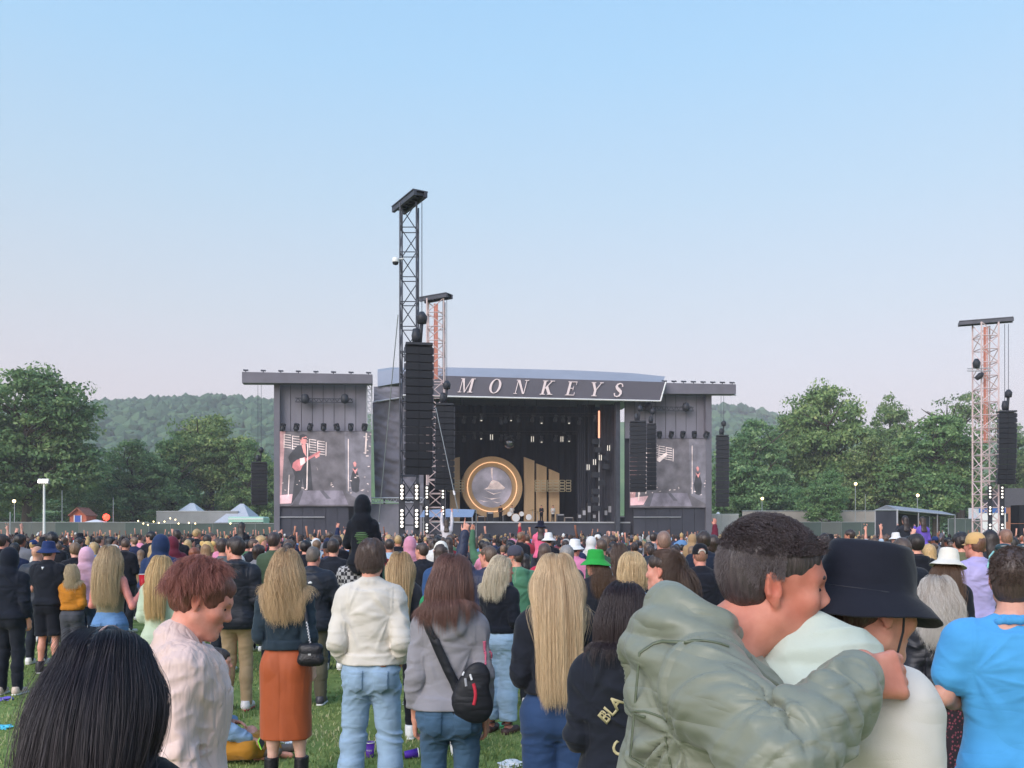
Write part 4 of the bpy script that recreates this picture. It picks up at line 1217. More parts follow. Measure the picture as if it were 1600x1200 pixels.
def rc(a, b, r1, r2=None, k=.02):
    a = np.asarray(a, float); b = np.asarray(b, float); r2 = r1 if r2 is None else r2
    ba = b - a; bb = max(ba @ ba, 1e-9); rm = max(r1, r2)
    def fn(P):
        pa = P - a
        h = np.clip((pa @ ba) / bb, 0, 1)
        q = pa - h[..., None] * ba
        return np.sqrt((q * q).sum(-1)) - (r1 + (r2 - r1) * h)
    return Prim(np.minimum(a, b) - rm, np.maximum(a, b) + rm, fn, k)

def chain(pts, rs, k=.02):
    return [rc(pts[i], pts[i + 1], rs[i], rs[i + 1], k) for i in range(len(pts) - 1)]

def el(c, r, Rm=None, k=.02):
    c = np.asarray(c, float); r = np.asarray(r, float)
    Rm = np.eye(3) if Rm is None else np.asarray(Rm)
    ext = np.sqrt(((Rm * r) ** 2).sum(1))
    def fn(P):
        q = (P - c) @ Rm
        k0 = np.sqrt(((q / r) ** 2).sum(-1)); k1 = np.sqrt(((q / (r * r)) ** 2).sum(-1))
        return k0 * (k0 - 1) / np.maximum(k1, 1e-6)
    return Prim(c - ext, c + ext, fn, k)

def smooth_rings(rings, n=28):
    A = np.array(rings, float); A = A[np.argsort(A[:, 0])]
    z = A[:, 0]; zz = np.linspace(z[0], z[-1], n)
    out = [zz]
    for c in range(1, A.shape[1]):
        v = A[:, c]; m = np.gradient(v, z)
        i = np.clip(np.searchsorted(z, zz) - 1, 0, len(z) - 2)
        h = z[i + 1] - z[i]; t = (zz - z[i]) / h
        out.append((2 * t**3 - 3 * t**2 + 1) * v[i] + (t**3 - 2 * t**2 + t) * h * m[i] + (-2 * t**3 + 3 * t**2) * v[i + 1] + (t**3 - t**2) * h * m[i + 1])
    return np.stack(out, 1)

def loft(rings, k=.04, n=2.3, M=None):
    """rings of (z, cx, cy, rx, ry); M = (3x3 rotation, origin) turns the whole loft about origin"""
    A = smooth_rings(rings)
    lo = np.array([(A[:, 1] - A[:, 3]).min(), (A[:, 2] - A[:, 4]).min(), A[0, 0]]); hi = np.array([(A[:, 1] + A[:, 3]).max(), (A[:, 2] + A[:, 4]).max(), A[-1, 0]])
    if M is not None:
        Rm, o = np.asarray(M[0]), np.asarray(M[1])
        C = np.array([[x, y, z] for x in (lo[0], hi[0]) for y in (lo[1], hi[1]) for z in (lo[2], hi[2])])
        C = (C - o) @ Rm.T + o
        blo, bhi = C.min(0), C.max(0)
    else: blo, bhi = lo, hi
    def fn(P):
        if M is not None: P = (P - o) @ Rm + o
        z = P[..., 2]
        cx, cy, rx, ry = (np.interp(z, A[:, 0], A[:, c]) for c in (1, 2, 3, 4))
        q = (np.abs((P[..., 0] - cx) / rx) ** n + np.abs((P[..., 1] - cy) / ry) ** n) ** (1 / n)
        d = (q - 1) * np.minimum(rx, ry)
        return np.maximum(np.maximum(d, A[0, 0] - z), z - A[-1, 0])
    return Prim(blo, bhi, fn, k)

def smin(a, b, k):
    h = np.maximum(k - np.abs(a - b), 0) / k
    return np.minimum(a, b) - h * h * k * .25

def field_at(prims, P):
    f = np.full(P.shape[:-1], 1.0)
    for p in prims: f = smin(f, p.fn(P), p.k)
    return f

_OFF = [(i, j, k) for i in (0, 1) for j in (0, 1) for k in (0, 1)]
_EDG = [(a, b) for a in range(8) for b in range(a + 1, 8) if sum(abs(x - y) for x, y in zip(_OFF[a], _OFF[b])) == 1]
def surface_nets(f, lo, vox):
    s = f < 0
    c = np.zeros(tuple(n - 1 for n in f.shape), np.int8)
    nx, ny, nz = f.shape
    for (i, j, k) in _OFF: c += s[i:nx - 1 + i, j:ny - 1 + j, k:nz - 1 + k]
    I = np.argwhere((c > 0) & (c < 8))
    idx = np.full(c.shape, -1, np.int64); idx[I[:, 0], I[:, 1], I[:, 2]] = np.arange(len(I))
    fv = [f[I[:, 0] + i, I[:, 1] + j, I[:, 2] + k] for (i, j, k) in _OFF]
    pos = np.zeros((len(I), 3)); cnt = np.zeros(len(I))
    for a, b in _EDG:
        fa, fb = fv[a], fv[b]; cr = (fa < 0) != (fb < 0)
        t = np.where(cr, fa / np.where(fa - fb == 0, 1, fa - fb), 0)
        oa, ob = np.array(_OFF[a]), np.array(_OFF[b])
        pos += cr[:, None] * (oa + t[:, None] * (ob - oa)); cnt += cr
    V = lo + vox * (I + pos / np.maximum(cnt, 1)[:, None])
    Qs = []
    for ax in range(3):
        d = [0, 0, 0]; d[ax] = 1
        a = s[:nx - d[0], :ny - d[1], :nz - d[2]]; b = s[d[0]:, d[1]:, d[2]:]
        E = np.argwhere(a != b)
        u, v = (ax + 1) % 3, (ax + 2) % 3
        ok = (E[:, u] > 0) & (E[:, v] > 0) & (E[:, u] < f.shape[u] - 1) & (E[:, v] < f.shape[v] - 1)
        E = E[ok]
        def g(du, dv):
            X = E.copy(); X[:, u] += du; X[:, v] += dv
            return idx[X[:, 0], X[:, 1], X[:, 2]]
        q = np.stack([g(-1, -1), g(0, -1), g(0, 0), g(-1, 0)], 1)
        ins = a[E[:, 0], E[:, 1], E[:, 2]]
        q = np.where(ins[:, None], q, q[:, ::-1])
        Qs.append(q)
    return V, np.concatenate(Qs)

def sdf(adds, vox, subs=(), cuts=(), lim=None):
    lo = np.min([p.lo for p in adds], 0) - 3 * vox; hi = np.max([p.hi for p in adds], 0) + 3 * vox
    if lim is not None: lo = np.maximum(lo, lim[0]); hi = np.minimum(hi, lim[1])
    n = np.ceil((hi - lo) / vox).astype(int) + 1
    f = np.full(n, .5)
    ax = [lo[i] + vox * np.arange(n[i]) for i in range(3)]
    def sl(p, m):
        a = np.clip(np.floor((p.lo - m - lo) / vox).astype(int), 0, n); b = np.clip(np.ceil((p.hi + m - lo) / vox).astype(int) + 1, 0, n)
        S = tuple(slice(x, y) for x, y in zip(a, b))
        G = np.stack(np.meshgrid(ax[0][S[0]], ax[1][S[1]], ax[2][S[2]], indexing='ij'), -1)
        return S, G
    for p in adds:
        S, G = sl(p, max(p.k, 2.5 * vox))
        if G.size: f[S] = smin(f[S], p.fn(G), p.k)
    for p in subs:
        S, G = sl(p, max(p.k, 2 * vox))
        if G.size: f[S] = -smin(-f[S], p.fn(G), p.k)
    if cuts:
        G = np.stack(np.meshgrid(*ax, indexing='ij'), -1)
        for p0, nn in cuts: f = np.maximum(f, (G - np.asarray(p0)) @ np.asarray(nn, float))
    V, Q = surface_nets(f, lo, vox)
    return V, Q

def normals(V, Q):
    a, b, c = V[Q[:, 0]], V[Q[:, 1]], V[Q[:, 2]]
    fn = np.cross(b - a, c - a)
    N = np.zeros_like(V)
    for j in range(Q.shape[1]):
        for k in range(3): N[:, k] += np.bincount(Q[:, j], fn[:, k], len(V))
    return N / (np.linalg.norm(N, axis=1)[:, None] + 1e-9)

def ridge(P): return 1 - 2 * np.abs(vnoise(P))
def wrinkle(V, Q, amp, fx=7., fz=15., seed=0., fine=.35):
    N = normals(V, Q)
    w = .35 * np.stack([vnoise(V * 4 + seed), vnoise(V * 4 + seed + 31), vnoise(V * 4 + seed + 57)], 1)
    A = (V + w * .25) * [fx, fx, fz] + seed
    B = (V + w * .2) @ np.array([[.8, 0, .6], [0, 1, 0], [-.6, 0, .8]]).T * [fx * 1.2, fx, fz * 1.6] + seed * 1.7
    d = ridge(A) * .9 + fine * 1.3 * ridge(B) + .8 * vnoise(V * 5 + seed)
    m = np.clip(.65 + .6 * vnoise(V * 3.3 + seed * 2), .15, 1.2)
    return V + N * (amp * d * m)[:, None]

# ---- cloth, skin and hair materials: the colour is the object's own colour
def cloth_mat(name, weave=500., bump=.25, rough=.9, var=.1, sheen=.15, spec=.15, crease=.34, cscale=8., dirs=(((.38, .38, 1.5), .3), ((.42, .42, 1.25), -.75))):
    m, nt, b = new_mat(name)
    tc = nd(nt, 'ShaderNodeTexCoord'); oi = nd(nt, 'ShaderNodeObjectInfo')
    n1 = nd(nt, 'ShaderNodeTexNoise', i_Scale=5.0, i_Detail=5.0); nt.links.new(tc.outputs['Object'], n1.inputs[0])
    v = ramp(nt, n1.outputs[0], [(.3, 1 - var), (.7, 1 + var)])
    nt.links.new(mixc(nt, 1.0, oi.outputs['Color'], v, 'MULTIPLY'), b.inputs['Base Color'])
    b.inputs['Roughness'].default_value = rough; b.inputs['Specular IOR Level'].default_value = spec
    b.inputs['Sheen Weight'].default_value = sheen; b.inputs['Sheen Roughness'].default_value = .4
    n2 = nd(nt, 'ShaderNodeTexNoise', i_Scale=weave, i_Detail=2.0); nt.links.new(tc.outputs['Object'], n2.inputs[0])
    hts = []
    for sc_, an in dirs:
        mp = nd(nt, 'ShaderNodeMapping'); mp.inputs['Scale'].default_value = sc_; mp.inputs['Rotation'].default_value = (0, an, 0); nt.links.new(tc.outputs['Object'], mp.inputs[0])
        n3 = nd(nt, 'ShaderNodeTexNoise', i_Scale=cscale, i_Detail=1.5, i_Roughness=.4, i_Distortion=.35); nt.links.new(mp.outputs[0], n3.inputs[0])
        m1 = nd(nt, 'ShaderNodeMath', operation='SUBTRACT'); nt.links.new(n3.outputs[0], m1.inputs[0]); m1.inputs[1].default_value = .5
        m2 = nd(nt, 'ShaderNodeMath', operation='ABSOLUTE'); nt.links.new(m1.outputs[0], m2.inputs[0])
        m3 = nd(nt, 'ShaderNodeMath', operation='POWER'); nt.links.new(m2.outputs[0], m3.inputs[0]); m3.inputs[1].default_value = .95
        hts.append(m3)
    n3 = nd(nt, 'ShaderNodeMath', operation='ADD'); nt.links.new(hts[0].outputs[0], n3.inputs[0]); nt.links.new(hts[1].outputs[0], n3.inputs[1])
    b1 = nd(nt, 'ShaderNodeBump', i_Strength=bump, i_Distance=.003); nt.links.new(n2.outputs[0], b1.inputs['Height'])
    b2 = nd(nt, 'ShaderNodeBump', i_Strength=crease, i_Distance=.03); nt.links.new(n3.outputs[0], b2.inputs['Height']); nt.links.new(b1.outputs[0], b2.inputs['Normal'])
    nt.links.new(b2.outputs[0], b.inputs['Normal'])
    return m
M['knit'] = cloth_mat('cotton_knit')
M['shell'] = cloth_mat('smooth_shell_fabric', 900., .1, .55, .06, .05, .35, .45, 10.)
M['puffer'] = cloth_mat('puffer_fabric', 700., .1, .45, .06, .0, .4, .45, 9.)
def denim_mat():
    m = cloth_mat('denim', 900., .35, .9, .16, .1, .15, .5, 10.)
    return m
M['denim'] = denim_mat()
M['pleat'] = cloth_mat('pleated_fabric', 900., .1, .45, .06, .1, .4, .6, 13., (((1.6, 1.6, .12), .05), ((1.3, 1.3, .2), -.1)))
M['drape'] = cloth_mat('draped_satin', 900., .08, .6, .06, .2, .3, .45, 6., (((1.5, 1.5, .16), .08), ((.6, .6, .5), -.5)))
M['leather'] = surf('leather', None, .4, .15, 8., .25, 60., spec=.4)
M['rubber'] = surf('shoe_rubber', None, .6, .08, 8.)
m_, nt_, b_ = new_mat('skin')
oi_ = nd(nt_, 'ShaderNodeObjectInfo'); tc_ = nd(nt_, 'ShaderNodeTexCoord')
n_ = nd(nt_, 'ShaderNodeTexNoise', i_Scale=28., i_Detail=5.); nt_.links.new(tc_.outputs['Object'], n_.inputs[0])
at_ = nd(nt_, 'ShaderNodeAttribute', attribute_name='tone')
c_ = mixc(nt_, 1.0, oi_.outputs['Color'], ramp(nt_, n_.outputs[0], [(.28, (.90, .80, .78, 1)), (.72, (1.08, 1.08, 1.09, 1))]), 'MULTIPLY')
c_ = mixc(nt_, at_.outputs['Fac'], c_, mixc(nt_, 1.0, c_, (.86, .55, .52, 1), 'MULTIPLY'))
nt_.links.new(c_, b_.inputs['Base Color']); b_.inputs['Roughness'].default_value = .5; b_.inputs['Specular IOR Level'].default_value = .35
b_.inputs['Subsurface Weight'].default_value = .12; b_.inputs['Subsurface Radius'].default_value = (1, .35, .2); b_.inputs['Subsurface Scale'].default_value = .008
n2_ = nd(nt_, 'ShaderNodeTexNoise', i_Scale=220., i_Detail=4.); nt_.links.new(tc_.outputs['Object'], n2_.inputs[0])
bp_ = nd(nt_, 'ShaderNodeBump', i_Strength=.18, i_Distance=.002); nt_.links.new(n2_.outputs[0], bp_.inputs['Height']); nt_.links.new(bp_.outputs[0], b_.inputs['Normal'])
M['skin'] = m_
def hair_mat(name, strand=True):
    m, nt, b = new_mat(name)
    oi = nd(nt, 'ShaderNodeObjectInfo')
    if strand:
        at = nd(nt, 'ShaderNodeAttribute', attribute_name='shade')
        hi = nd(nt, 'ShaderNodeHairInfo')
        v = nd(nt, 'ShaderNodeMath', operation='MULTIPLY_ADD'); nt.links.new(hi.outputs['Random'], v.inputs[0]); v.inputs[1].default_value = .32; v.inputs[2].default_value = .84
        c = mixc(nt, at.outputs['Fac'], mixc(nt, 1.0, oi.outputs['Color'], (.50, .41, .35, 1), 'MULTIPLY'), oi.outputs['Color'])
        cm = nd(nt, 'ShaderNodeCombineColor'); [nt.links.new(v.outputs[0], cm.inputs[i]) for i in range(3)]
        c = mixc(nt, 1.0, c, cm.outputs[0], 'MULTIPLY')
    else:
        tc = nd(nt, 'ShaderNodeTexCoord'); mp = nd(nt, 'ShaderNodeMapping'); mp.inputs['Scale'].default_value = (1, 1, .12); nt.links.new(tc.outputs['Object'], mp.inputs[0])
        n = nd(nt, 'ShaderNodeTexNoise', i_Scale=160., i_Detail=4.); nt.links.new(mp.outputs[0], n.inputs[0])
        c = mixc(nt, 1.0, oi.outputs['Color'], ramp(nt, n.outputs[0], [(.3, .65), (.7, 1.3)]), 'MULTIPLY')
        bp = nd(nt, 'ShaderNodeBump', i_Strength=.8, i_Distance=.006); nt.links.new(n.outputs[0], bp.inputs['Height']); nt.links.new(bp.outputs[0], b.inputs['Normal'])
    nt.links.new(c, b.inputs['Base Color']); b.inputs['Roughness'].default_value = .36; b.inputs['Specular IOR Level'].default_value = .5
    return m
M['hair'] = hair_mat('hair_strands'); M['hair_cap'] = hair_mat('hair_base', False)

# ---- body parts in person space: feet at the origin, facing +Y, 1.75 m tall
def rot(yaw=0, pitch=0, roll=0):
    return np.array(Matrix.Rotation(R(yaw), 3, 'Z') @ Matrix.Rotation(R(pitch), 3, 'X') @ Matrix.Rotation(R(roll), 3, 'Y'))
ARMS = {'hang': ((.238, -.05, 1.13), (.25, .03, .885)), 'pocket': ((.252, -.09, 1.13), (.205, .09, .955)), 'front': ((.242, -.04, 1.13), (.10, .21, 1.12)),
        'phone': ((.235, .17, 1.27), (.11, .33, 1.46)), 'raise': ((.235, .07, 1.67), (.22, .09, 1.93)), 'cross': ((.255, .03, 1.15), (-.03, .2, 1.17)),
        'drink': ((.275, -.06, 1.14), (.30, .17, 1.20)), 'out': ((.34, -.02, 1.19), (.36, .16, 1.02)), 'point': ((.23, .1, 1.69), (.19, .14, 1.96)), 'clap': ((.25, .12, 1.27), (.05, .3, 1.42)),
        'behind': ((.28, -.14, 1.15), (.1, -.15, .97))}
def hand_prims(W, f, n, side, curl=.5, s=1.0, point=False, spread=0.0, thumb=1.0):
    f = np.asarray(f, float); f = f / np.linalg.norm(f); n = np.asarray(n, float); n = n - f * (n @ f); n /= np.linalg.norm(n); u = np.cross(f, n) * side
    W = np.asarray(W, float); out = []
    Ls = [.072, .08, .075, .058]
    for i in range(4):
        l = (1.5 - i) * .0195 * s
        b = W + f * .092 * s + u * l
        out.append(rc(W + f * .005 * s + u * l * .55, b, .016 * s, .0125 * s, .012 * s))
        p, a = b, 0.0
        c = .08 if (point and i == 0) else curl * (1.5 if point else 1) * (1 + .1 * i)
        uu = u * spread * (1.5 - i) * .25
        for j, fr in enumerate((.45, .32, .26)):
            a += c * (1.0, .95, .6)[j]
            q = p + (f * math.cos(a) + n * math.sin(a) + uu) * Ls[i] * fr * 1.12 * s
            out.append(rc(p, q, (.0105, .0096, .0088)[j] * s, (.0096, .0088, .0076)[j] * s, .006 * s)); p = q
    t0 = W + f * .022 * s + u * .026 * s; t1 = t0 + (f * (.6 + .3 * (1 - thumb)) + u * .62 * thumb + n * (.4 + .3 * (1 - thumb))) * .042 * s; t2 = t1 + (f * .8 + u * .15 * thumb + n * (.35 + curl * .4)) * .034 * s; t3 = t2 + (f * .85 + n * (.3 + curl * .5) - u * .1) * .027 * s
    out += [rc(W + f * .01 * s, t0, .018 * s, .018 * s, .015 * s), rc(t0, t1, .0165 * s, .0125 * s, .012 * s), rc(t1, t2, .0122 * s, .0108 * s, .006 * s), rc(t2, t3, .0108 * s, .0085 * s, .005 * s)]
    return out

def head_prims(Rh, c, sex='m', fat=1.0):
    T = lambda p: Rh @ (np.asarray(p, float) * 1.0) + c
    E = lambda p, r, k=.02, Rl=None: el(T(p), r, Rh if Rl is None else Rh @ Rl, k)
    C = lambda a, b, r1, r2=None, k=.02: rc(T(a), T(b), r1, r2, k)
    w = fat
    A = [E((0, -.018, .035), (.0755, .097, .083), .02), E((0, .038, -.028), (.060 * w, .062, .088), .04), E((0, .018, .045), (.065, .070, .056), .03)]
    for s in (-1, 1):
        A += [C((s * .012, .075, -.098), (s * .047 * w, .005, -.06), .022, .028 * w, .025), C((s * .012, .09, .022), (s * .045, .07, .02), .014, .013, .018), E((s * .042, .066, -.022), (.026, .024, .022), .025)]
    A += [C((0, .088, .012), (0, .112, -.022), .0085, .0105, .012), E((0, .108, -.030), (.0155, .014, .0105), None and 0 or .008)]
    for s in (-1, 1): A += [E((s * .0125, .1, -.033), (.008, .0095, .0075), .006)]
    A += [E((0, .094, -.061), (.023, .0135, .0075), .008), E((0, .091, -.073), (.021, .0135, .0085), .008), E((0, .083, -.1), (.02, .018, .015), .015)]
    for s in (-1, 1): A += [E((s * .0305, .078, .0), (.0125, .0125, .0125), .006)]
    subs = [el(T((s * .031, .103, .001)), (.018, .014, .011), Rh, .012) for s in (-1, 1)]
    for s in (-1, 1):
        Rl = rot(s * -18, 0, 0) @ rot(0, 12, 0)
        A += [el(T((s * .079, -.012, -.002)), (.0075, .019, .032), Rh @ Rl, .006), rc(T((s * .082, -.026, .022)), T((s * .086, -.02, -.012)), .0055, .005, .006), rc(T((s * .078, .0, .022)), T((s * .084, -.022, .027)), .005, .0055, .006), el(T((s * .077, -.002, -.03)), (.006, .009, .011), Rh, .006)]
        subs += [el(T((s * .090, -.01, .0)), (.0075, .008, .013), Rh @ Rl, .006)]
    return A, subs

TORSO = {'m': [(.84, 0, 0, .150, .105), (.92, 0, -.004, .168, .117), (1.0, 0, -.002, .155, .108), (1.1, 0, 0, .148, .105), (1.22, 0, .0, .165, .116), (1.33, 0, -.005, .178, .118), (1.41, 0, -.015, .150, .100), (1.47, 0, -.025, .075, .068)],
         'f': [(.84, 0, 0, .155, .108), (.92, 0, -.006, .172, .120), (1.0, 0, -.002, .150, .105), (1.09, 0, 0, .127, .092), (1.2, 0, .004, .142, .105), (1.3, 0, .004, .155, .112), (1.39, 0, -.012, .138, .092), (1.46, 0, -.025, .066, .062)]}
SHX = {'m': .162, 'f': .143}

class Figure:
    """one standing person: joints, distance-field parts, and the objects made from them"""
    def __init__(s, label, px, d, H=1.75, sex='f', yaw=0., head=(0, 0, 0), skin='d99d88', arms=('hang', 'hang'), w=1.0, vox=None, group=None, z0=0.0, legs=None, lean=0.0, side=0.0, hdrop=(0, 0), slim=.9, x=None, seed=None, lo_cut=None):
        s.sex = sex; s.w = w; s.d = d
        s.vox = vox or float(np.clip(d * .00145, .0055, .024)) / (H / 1.75)
        X = (px - 800) * d / F if x is None else x
        s.root = empty('person', (X, d, z0), label, 'person', group, R(yaw))
        s.sc = H / 1.75; s.root.scale = (s.sc * slim, s.sc * (.4 + .6 * slim), s.sc)
        s.seed = seed if seed is not None else abs(hash(label)) % 97 if False else (sum(map(ord, label)) % 97)
        s.Rh = rot(*head); s.piv = np.array([0, -.022, 1.515]); s.hc = s.piv + s.Rh @ np.array([0, .034, .112])
        s.lean = lean; s.side = side
        s.skin = lin(skin)
        dv = np.array([s.sX(1.5), s.sY(1.5) + hdrop[0], hdrop[1]]); s.piv = s.piv + dv; s.hc = s.hc + dv
        s.sh = {}; s.el = {}; s.wr = {}
        for sd, a in zip((-1, 1), arms):
            e, wv = ARMS[a] if isinstance(a, str) else a
            dx = (SHX[sex] * w - .165)
            s.sh[sd] = np.array([sd * SHX[sex] * w + s.sX(1.4), -.02 + s.sY(1.4), (1.388 if sex == 'm' else 1.38) - sd * side * .5]); kx = .86 if isinstance(a, str) else 1.; s.el[sd] = np.array([sd * (e[0] * kx + dx), e[1], e[2]]); s.wr[sd] = np.array([sd * (wv[0] * kx + dx * .7), wv[1], wv[2]])
        s.armn = arms
        s.hip = {sd: np.array([sd * .088 * (.9 + .1 * w), 0, .92]) for sd in (-1, 1)}
        L = legs or {}
        s.kn = {sd: np.array(L.get('k%d' % sd, (sd * .098, .02, .5))) for sd in (-1, 1)}
        s.an = {sd: np.array(L.get('a%d' % sd, (sd * .108, -.02, .085))) for sd in (-1, 1)}
        s.parts = {}; s.cl = []
        s.rings = [(z, cx + s.sX(z), cy + s.sY(z), rx * w * (.93 if z > 1.05 else .98), ry * (.4 + .6 * w)) for z, cx, cy, rx, ry in TORSO[sex]]
    def sY(s, z): return s.lean * max(0., (z - .92) / .58) ** 1.3
    def sX(s, z): return s.side * max(0., (z - .92) / .58) ** 1.3
    # -- prims
    def p_torso(s, e=0., z0=None, z1=None, flare=0.):
        rg = [(z, cx, cy, rx + e, ry + e) for z, cx, cy, rx, ry in s.rings]
        if z0 is not None:
            A = smooth_rings(rg, 60)
            rg = [tuple(r) for r in A[::4] if r[0] > z0 + .015]
            b = [z0] + [float(np.interp(z0, A[:, 0], A[:, c])) for c in (1, 2, 3, 4)]
            b[3] += flare; b[4] += flare
            rg = [tuple(b)] + rg
        return loft(rg, .05)
    def p_arm(s, sd, e=0., upto=1.0, k=.045):
        sh, el_, wr = s.sh[sd], s.el[sd], s.wr[sd]
        m = 1.0 if s.sex == 'm' else .86
        out = [rc(sh, sh * .45 + el_ * .55, .060 * m + e, .049 * m + e * .9, k)]
        if upto > .55:
            out.append(rc(sh * .45 + el_ * .55, el_, .049 * m + e * .9, .043 * m + e, .02))
            if upto > .75:
                md = el_ * .62 + wr * .38; out += [rc(el_, md, .043 * m + e, .042 * m + e * .9, .02), rc(md, wr, .042 * m + e * .9, .029 * m + e * .75, .02)]
        return out
    def p_shoulder(s, e=0.):
        return [rc((sd * .025, -.036 + s.sY(1.46), 1.462), s.sh[sd] + [-sd * .02, 0, -.004], .05 + e, .056 + e, .05) for sd in (-1, 1)]
    def p_leg(s, sd, e=0., ek=None, ea=None):
        h, kn, an = s.hip[sd], s.kn[sd], s.an[sd]; ek = e if ek is None else ek; ea = e if ea is None else ea
        cal = kn * .62 + an * .38 + [0, -.02, 0]
        return [rc(h, kn, .088 + e, .056 + ek, .03), rc(kn, cal, .055 + ek, .054 + (ek + ea) / 2, .03), rc(cal, an, .053 + (ek + ea) / 2, .038 + ea, .03)]
    def p_butt(s, e=0.):
        return [el((sd * .078, -.062, .905), (.088 + e, .078 + e, .095 + e), None, .05) for sd in (-1, 1)]
    def skin_body(s, feet=False, hand=.55, vox=None, tone=False, brow='4a3a34'):
        A, sub = head_prims(s.Rh, s.hc, s.sex)
        base = s.hc + s.Rh @ np.array([0, -.028, -.06])
        nr = .056 if s.sex == 'm' else .047
        A += [rc((s.sX(1.43), -.035 + s.sY(1.43), 1.43), base, nr * 1.12, nr, .03)]
        A += [s.p_torso(-.004)] + s.p_shoulder(-.006)
        for sd in (-1, 1):
            A += s.p_arm(sd, -.003)
            f = s.wr[sd] - s.el[sd]
            nrm = np.array([-sd * 1.0, .25, 0.]) if s.armn[(sd + 1) // 2] in ('hang', 'pocket') else np.array([-sd * .5, .1, -1.]) if f[2] < .15 else np.array([0, 1., -.2])
            if isinstance(s.armn[(sd + 1) // 2], str) and s.armn[(sd + 1) // 2] in ('raise', 'point', 'clap'): nrm = np.array([0, 1., 0.])
            A += hand_prims(s.wr[sd], f, nrm, sd if f[2] < .1 else -sd, hand if s.armn[(sd + 1) // 2] != 'raise' else .15, 1.0 if s.sex == 'm' else .92, s.armn[(sd + 1) // 2] == 'point', 1. if s.armn[(sd + 1) // 2] == 'raise' else 0.)
            A += s.p_leg(sd, -.004)
            A += [rc(s.an[sd] + [0, -.03, -.04], s.an[sd] + [sd * .02, .14, -.055], .036, .027, .03)]
        v = (vox or s.vox)
        V, Q = sdf(A, v, sub)
        me = np_mesh('body', V, Q)
        if tone:
            q = (V - s.hc) @ s.Rh
            lips = np.exp(-(((q - [0, .102, -.066]) / [.022, .02, .011]) ** 2).sum(1) * 1.2)
            ear = .75 * np.exp(-(((np.abs(q) - [.084, .012, .0]) / [.014, .03, .035]) ** 2).sum(1))
            cheek = .35 * np.exp(-(((np.abs(q) - [.055, .07, .03]) / [.03, .04, .03]) ** 2).sum(1)) + .4 * np.exp(-(((q - [0, .115, -.03]) / [.016, .02, .016]) ** 2).sum(1))
            a = me.attributes.new('tone', 'FLOAT', 'POINT'); a.data.foreach_set('value', np.clip(lips + ear + cheek, 0, 1).astype(np.float32))
        s.body = obj('body', me, M['skin'], s.root, s.skin)
        if tone: s.face(brow)
        s.headA = A[:3] + [A[-1]] if False else A[:3]
        s.cl += [A[0], A[1], A[2], rc((s.sX(1.43), -.035 + s.sY(1.43), 1.43), base, nr * 1.12, nr, .03)]
        return s
    def mesh(s, name, A, color, mat='knit', sub=(), cuts=(), amp=.004, fx=7., fz=15., vox=None, parent=None, label=None, fold=None, hem=.9):
        V, Q = sdf(A, vox or s.vox, sub, cuts)
        if amp: V = wrinkle(V, Q, amp * .7, fx, fz, s.seed + len(name))
        if amp and fold == 'top': V = s.folds(V, Q, amp * 1.25, hem)
        if amp and fold == 'leg': V = s.leg_folds(V, Q, amp * 1.2)
        o = obj(name, np_mesh(name, V, Q), M[mat], parent or s.root, lin(color) if isinstance(color, (str, tuple)) and len(color) != 4 else color)
        s.parts[name] = (o, V, Q)
        if label: o['label'] = label
        return o
    def face(s, brow='4a3a34'):
        for sd in (-1, 1):
            V, Q = sdf([el(s.T((sd * .0305, .0865, .001)), (.0115, .008, .0042), s.Rh @ rot(sd * -12), .003)], .0028); obj('eye', np_mesh('eye', V, Q), M['rubber'], s.root, lin('33262a'))
            V, Q = sdf(chain([s.T((sd * .014, .1, .02)), s.T((sd * .03, .0965, .0265)), s.T((sd * .047, .083, .021))], [.0035, .004, .002], .003), .003); obj('eyebrow', np_mesh('eyebrow', V, Q), M['hair_cap'], s.root, lin(brow))
    def folds(s, V, Q, amp, hem):
        N = normals(V, Q); d = np.zeros(len(V)); sd0 = s.seed * 1.3
        wob = .04 * vnoise(V * 3 + sd0)
        # slack gathering above the hem
        hz = np.clip(1 - (V[:, 2] - hem) / .30, 0, 1) * np.clip((V[:, 2] - hem - .05) / .04, 0, 1)
        d += hz * ridge(np.stack([V[:, 0] * 3.2, V[:, 1] * 3.2, (V[:, 2] + wob + .25 * np.abs(V[:, 0])) * 15 + sd0], 1)) * .9
        for sd in (-1, 1):
            sh, el_, wr = s.sh[sd], s.el[sd], s.wr[sd]
            pt = sh + [-sd * .02, -.03, -.10]; r = V - pt
            ang = np.arctan2(r[:, 2], r[:, 0] * -sd); rad = np.linalg.norm(r[:, [0, 2]], axis=1)
            d += 1.1 * ridge(np.stack([ang * 3.0 + 3 * wob, rad * 1.6, np.full(len(V), sd0 + sd)], 1)) * np.exp(-((rad - .13) / .09) ** 2) * (V[:, 0] * sd < sh[0] * sd)
            for a, b, t0, wd, fr in ((sh, el_, .9, .35, 17), (el_, wr, .15, .3, 18), (el_, wr, .85, .3, 20), (sh, el_, .35, .3, 11)):
                ax = (b - a); L = np.linalg.norm(ax); ax = ax / L
                t = (V - a) @ ax; q = V - a - np.clip(t, 0, L)[:, None] * ax; ds = np.linalg.norm(q, axis=1)
                u1 = np.cross(ax, [.3, .2, 1.]); u1 /= np.linalg.norm(u1); phi = np.arctan2(q @ u1, q @ np.cross(ax, u1))
                w = np.exp(-((t / L - t0) / wd) ** 2) * np.clip(1 - (ds - .085) / .05, 0, 1) * (t > -.03) * (t < L + .03)
                d += w * ridge(np.stack([t * fr + .5 * np.sin(phi + sd0), .7 * np.cos(phi), .7 * np.sin(phi) + sd0], 1))
        return V + N * (amp * np.clip(d, -1.3, 1.3))[:, None]
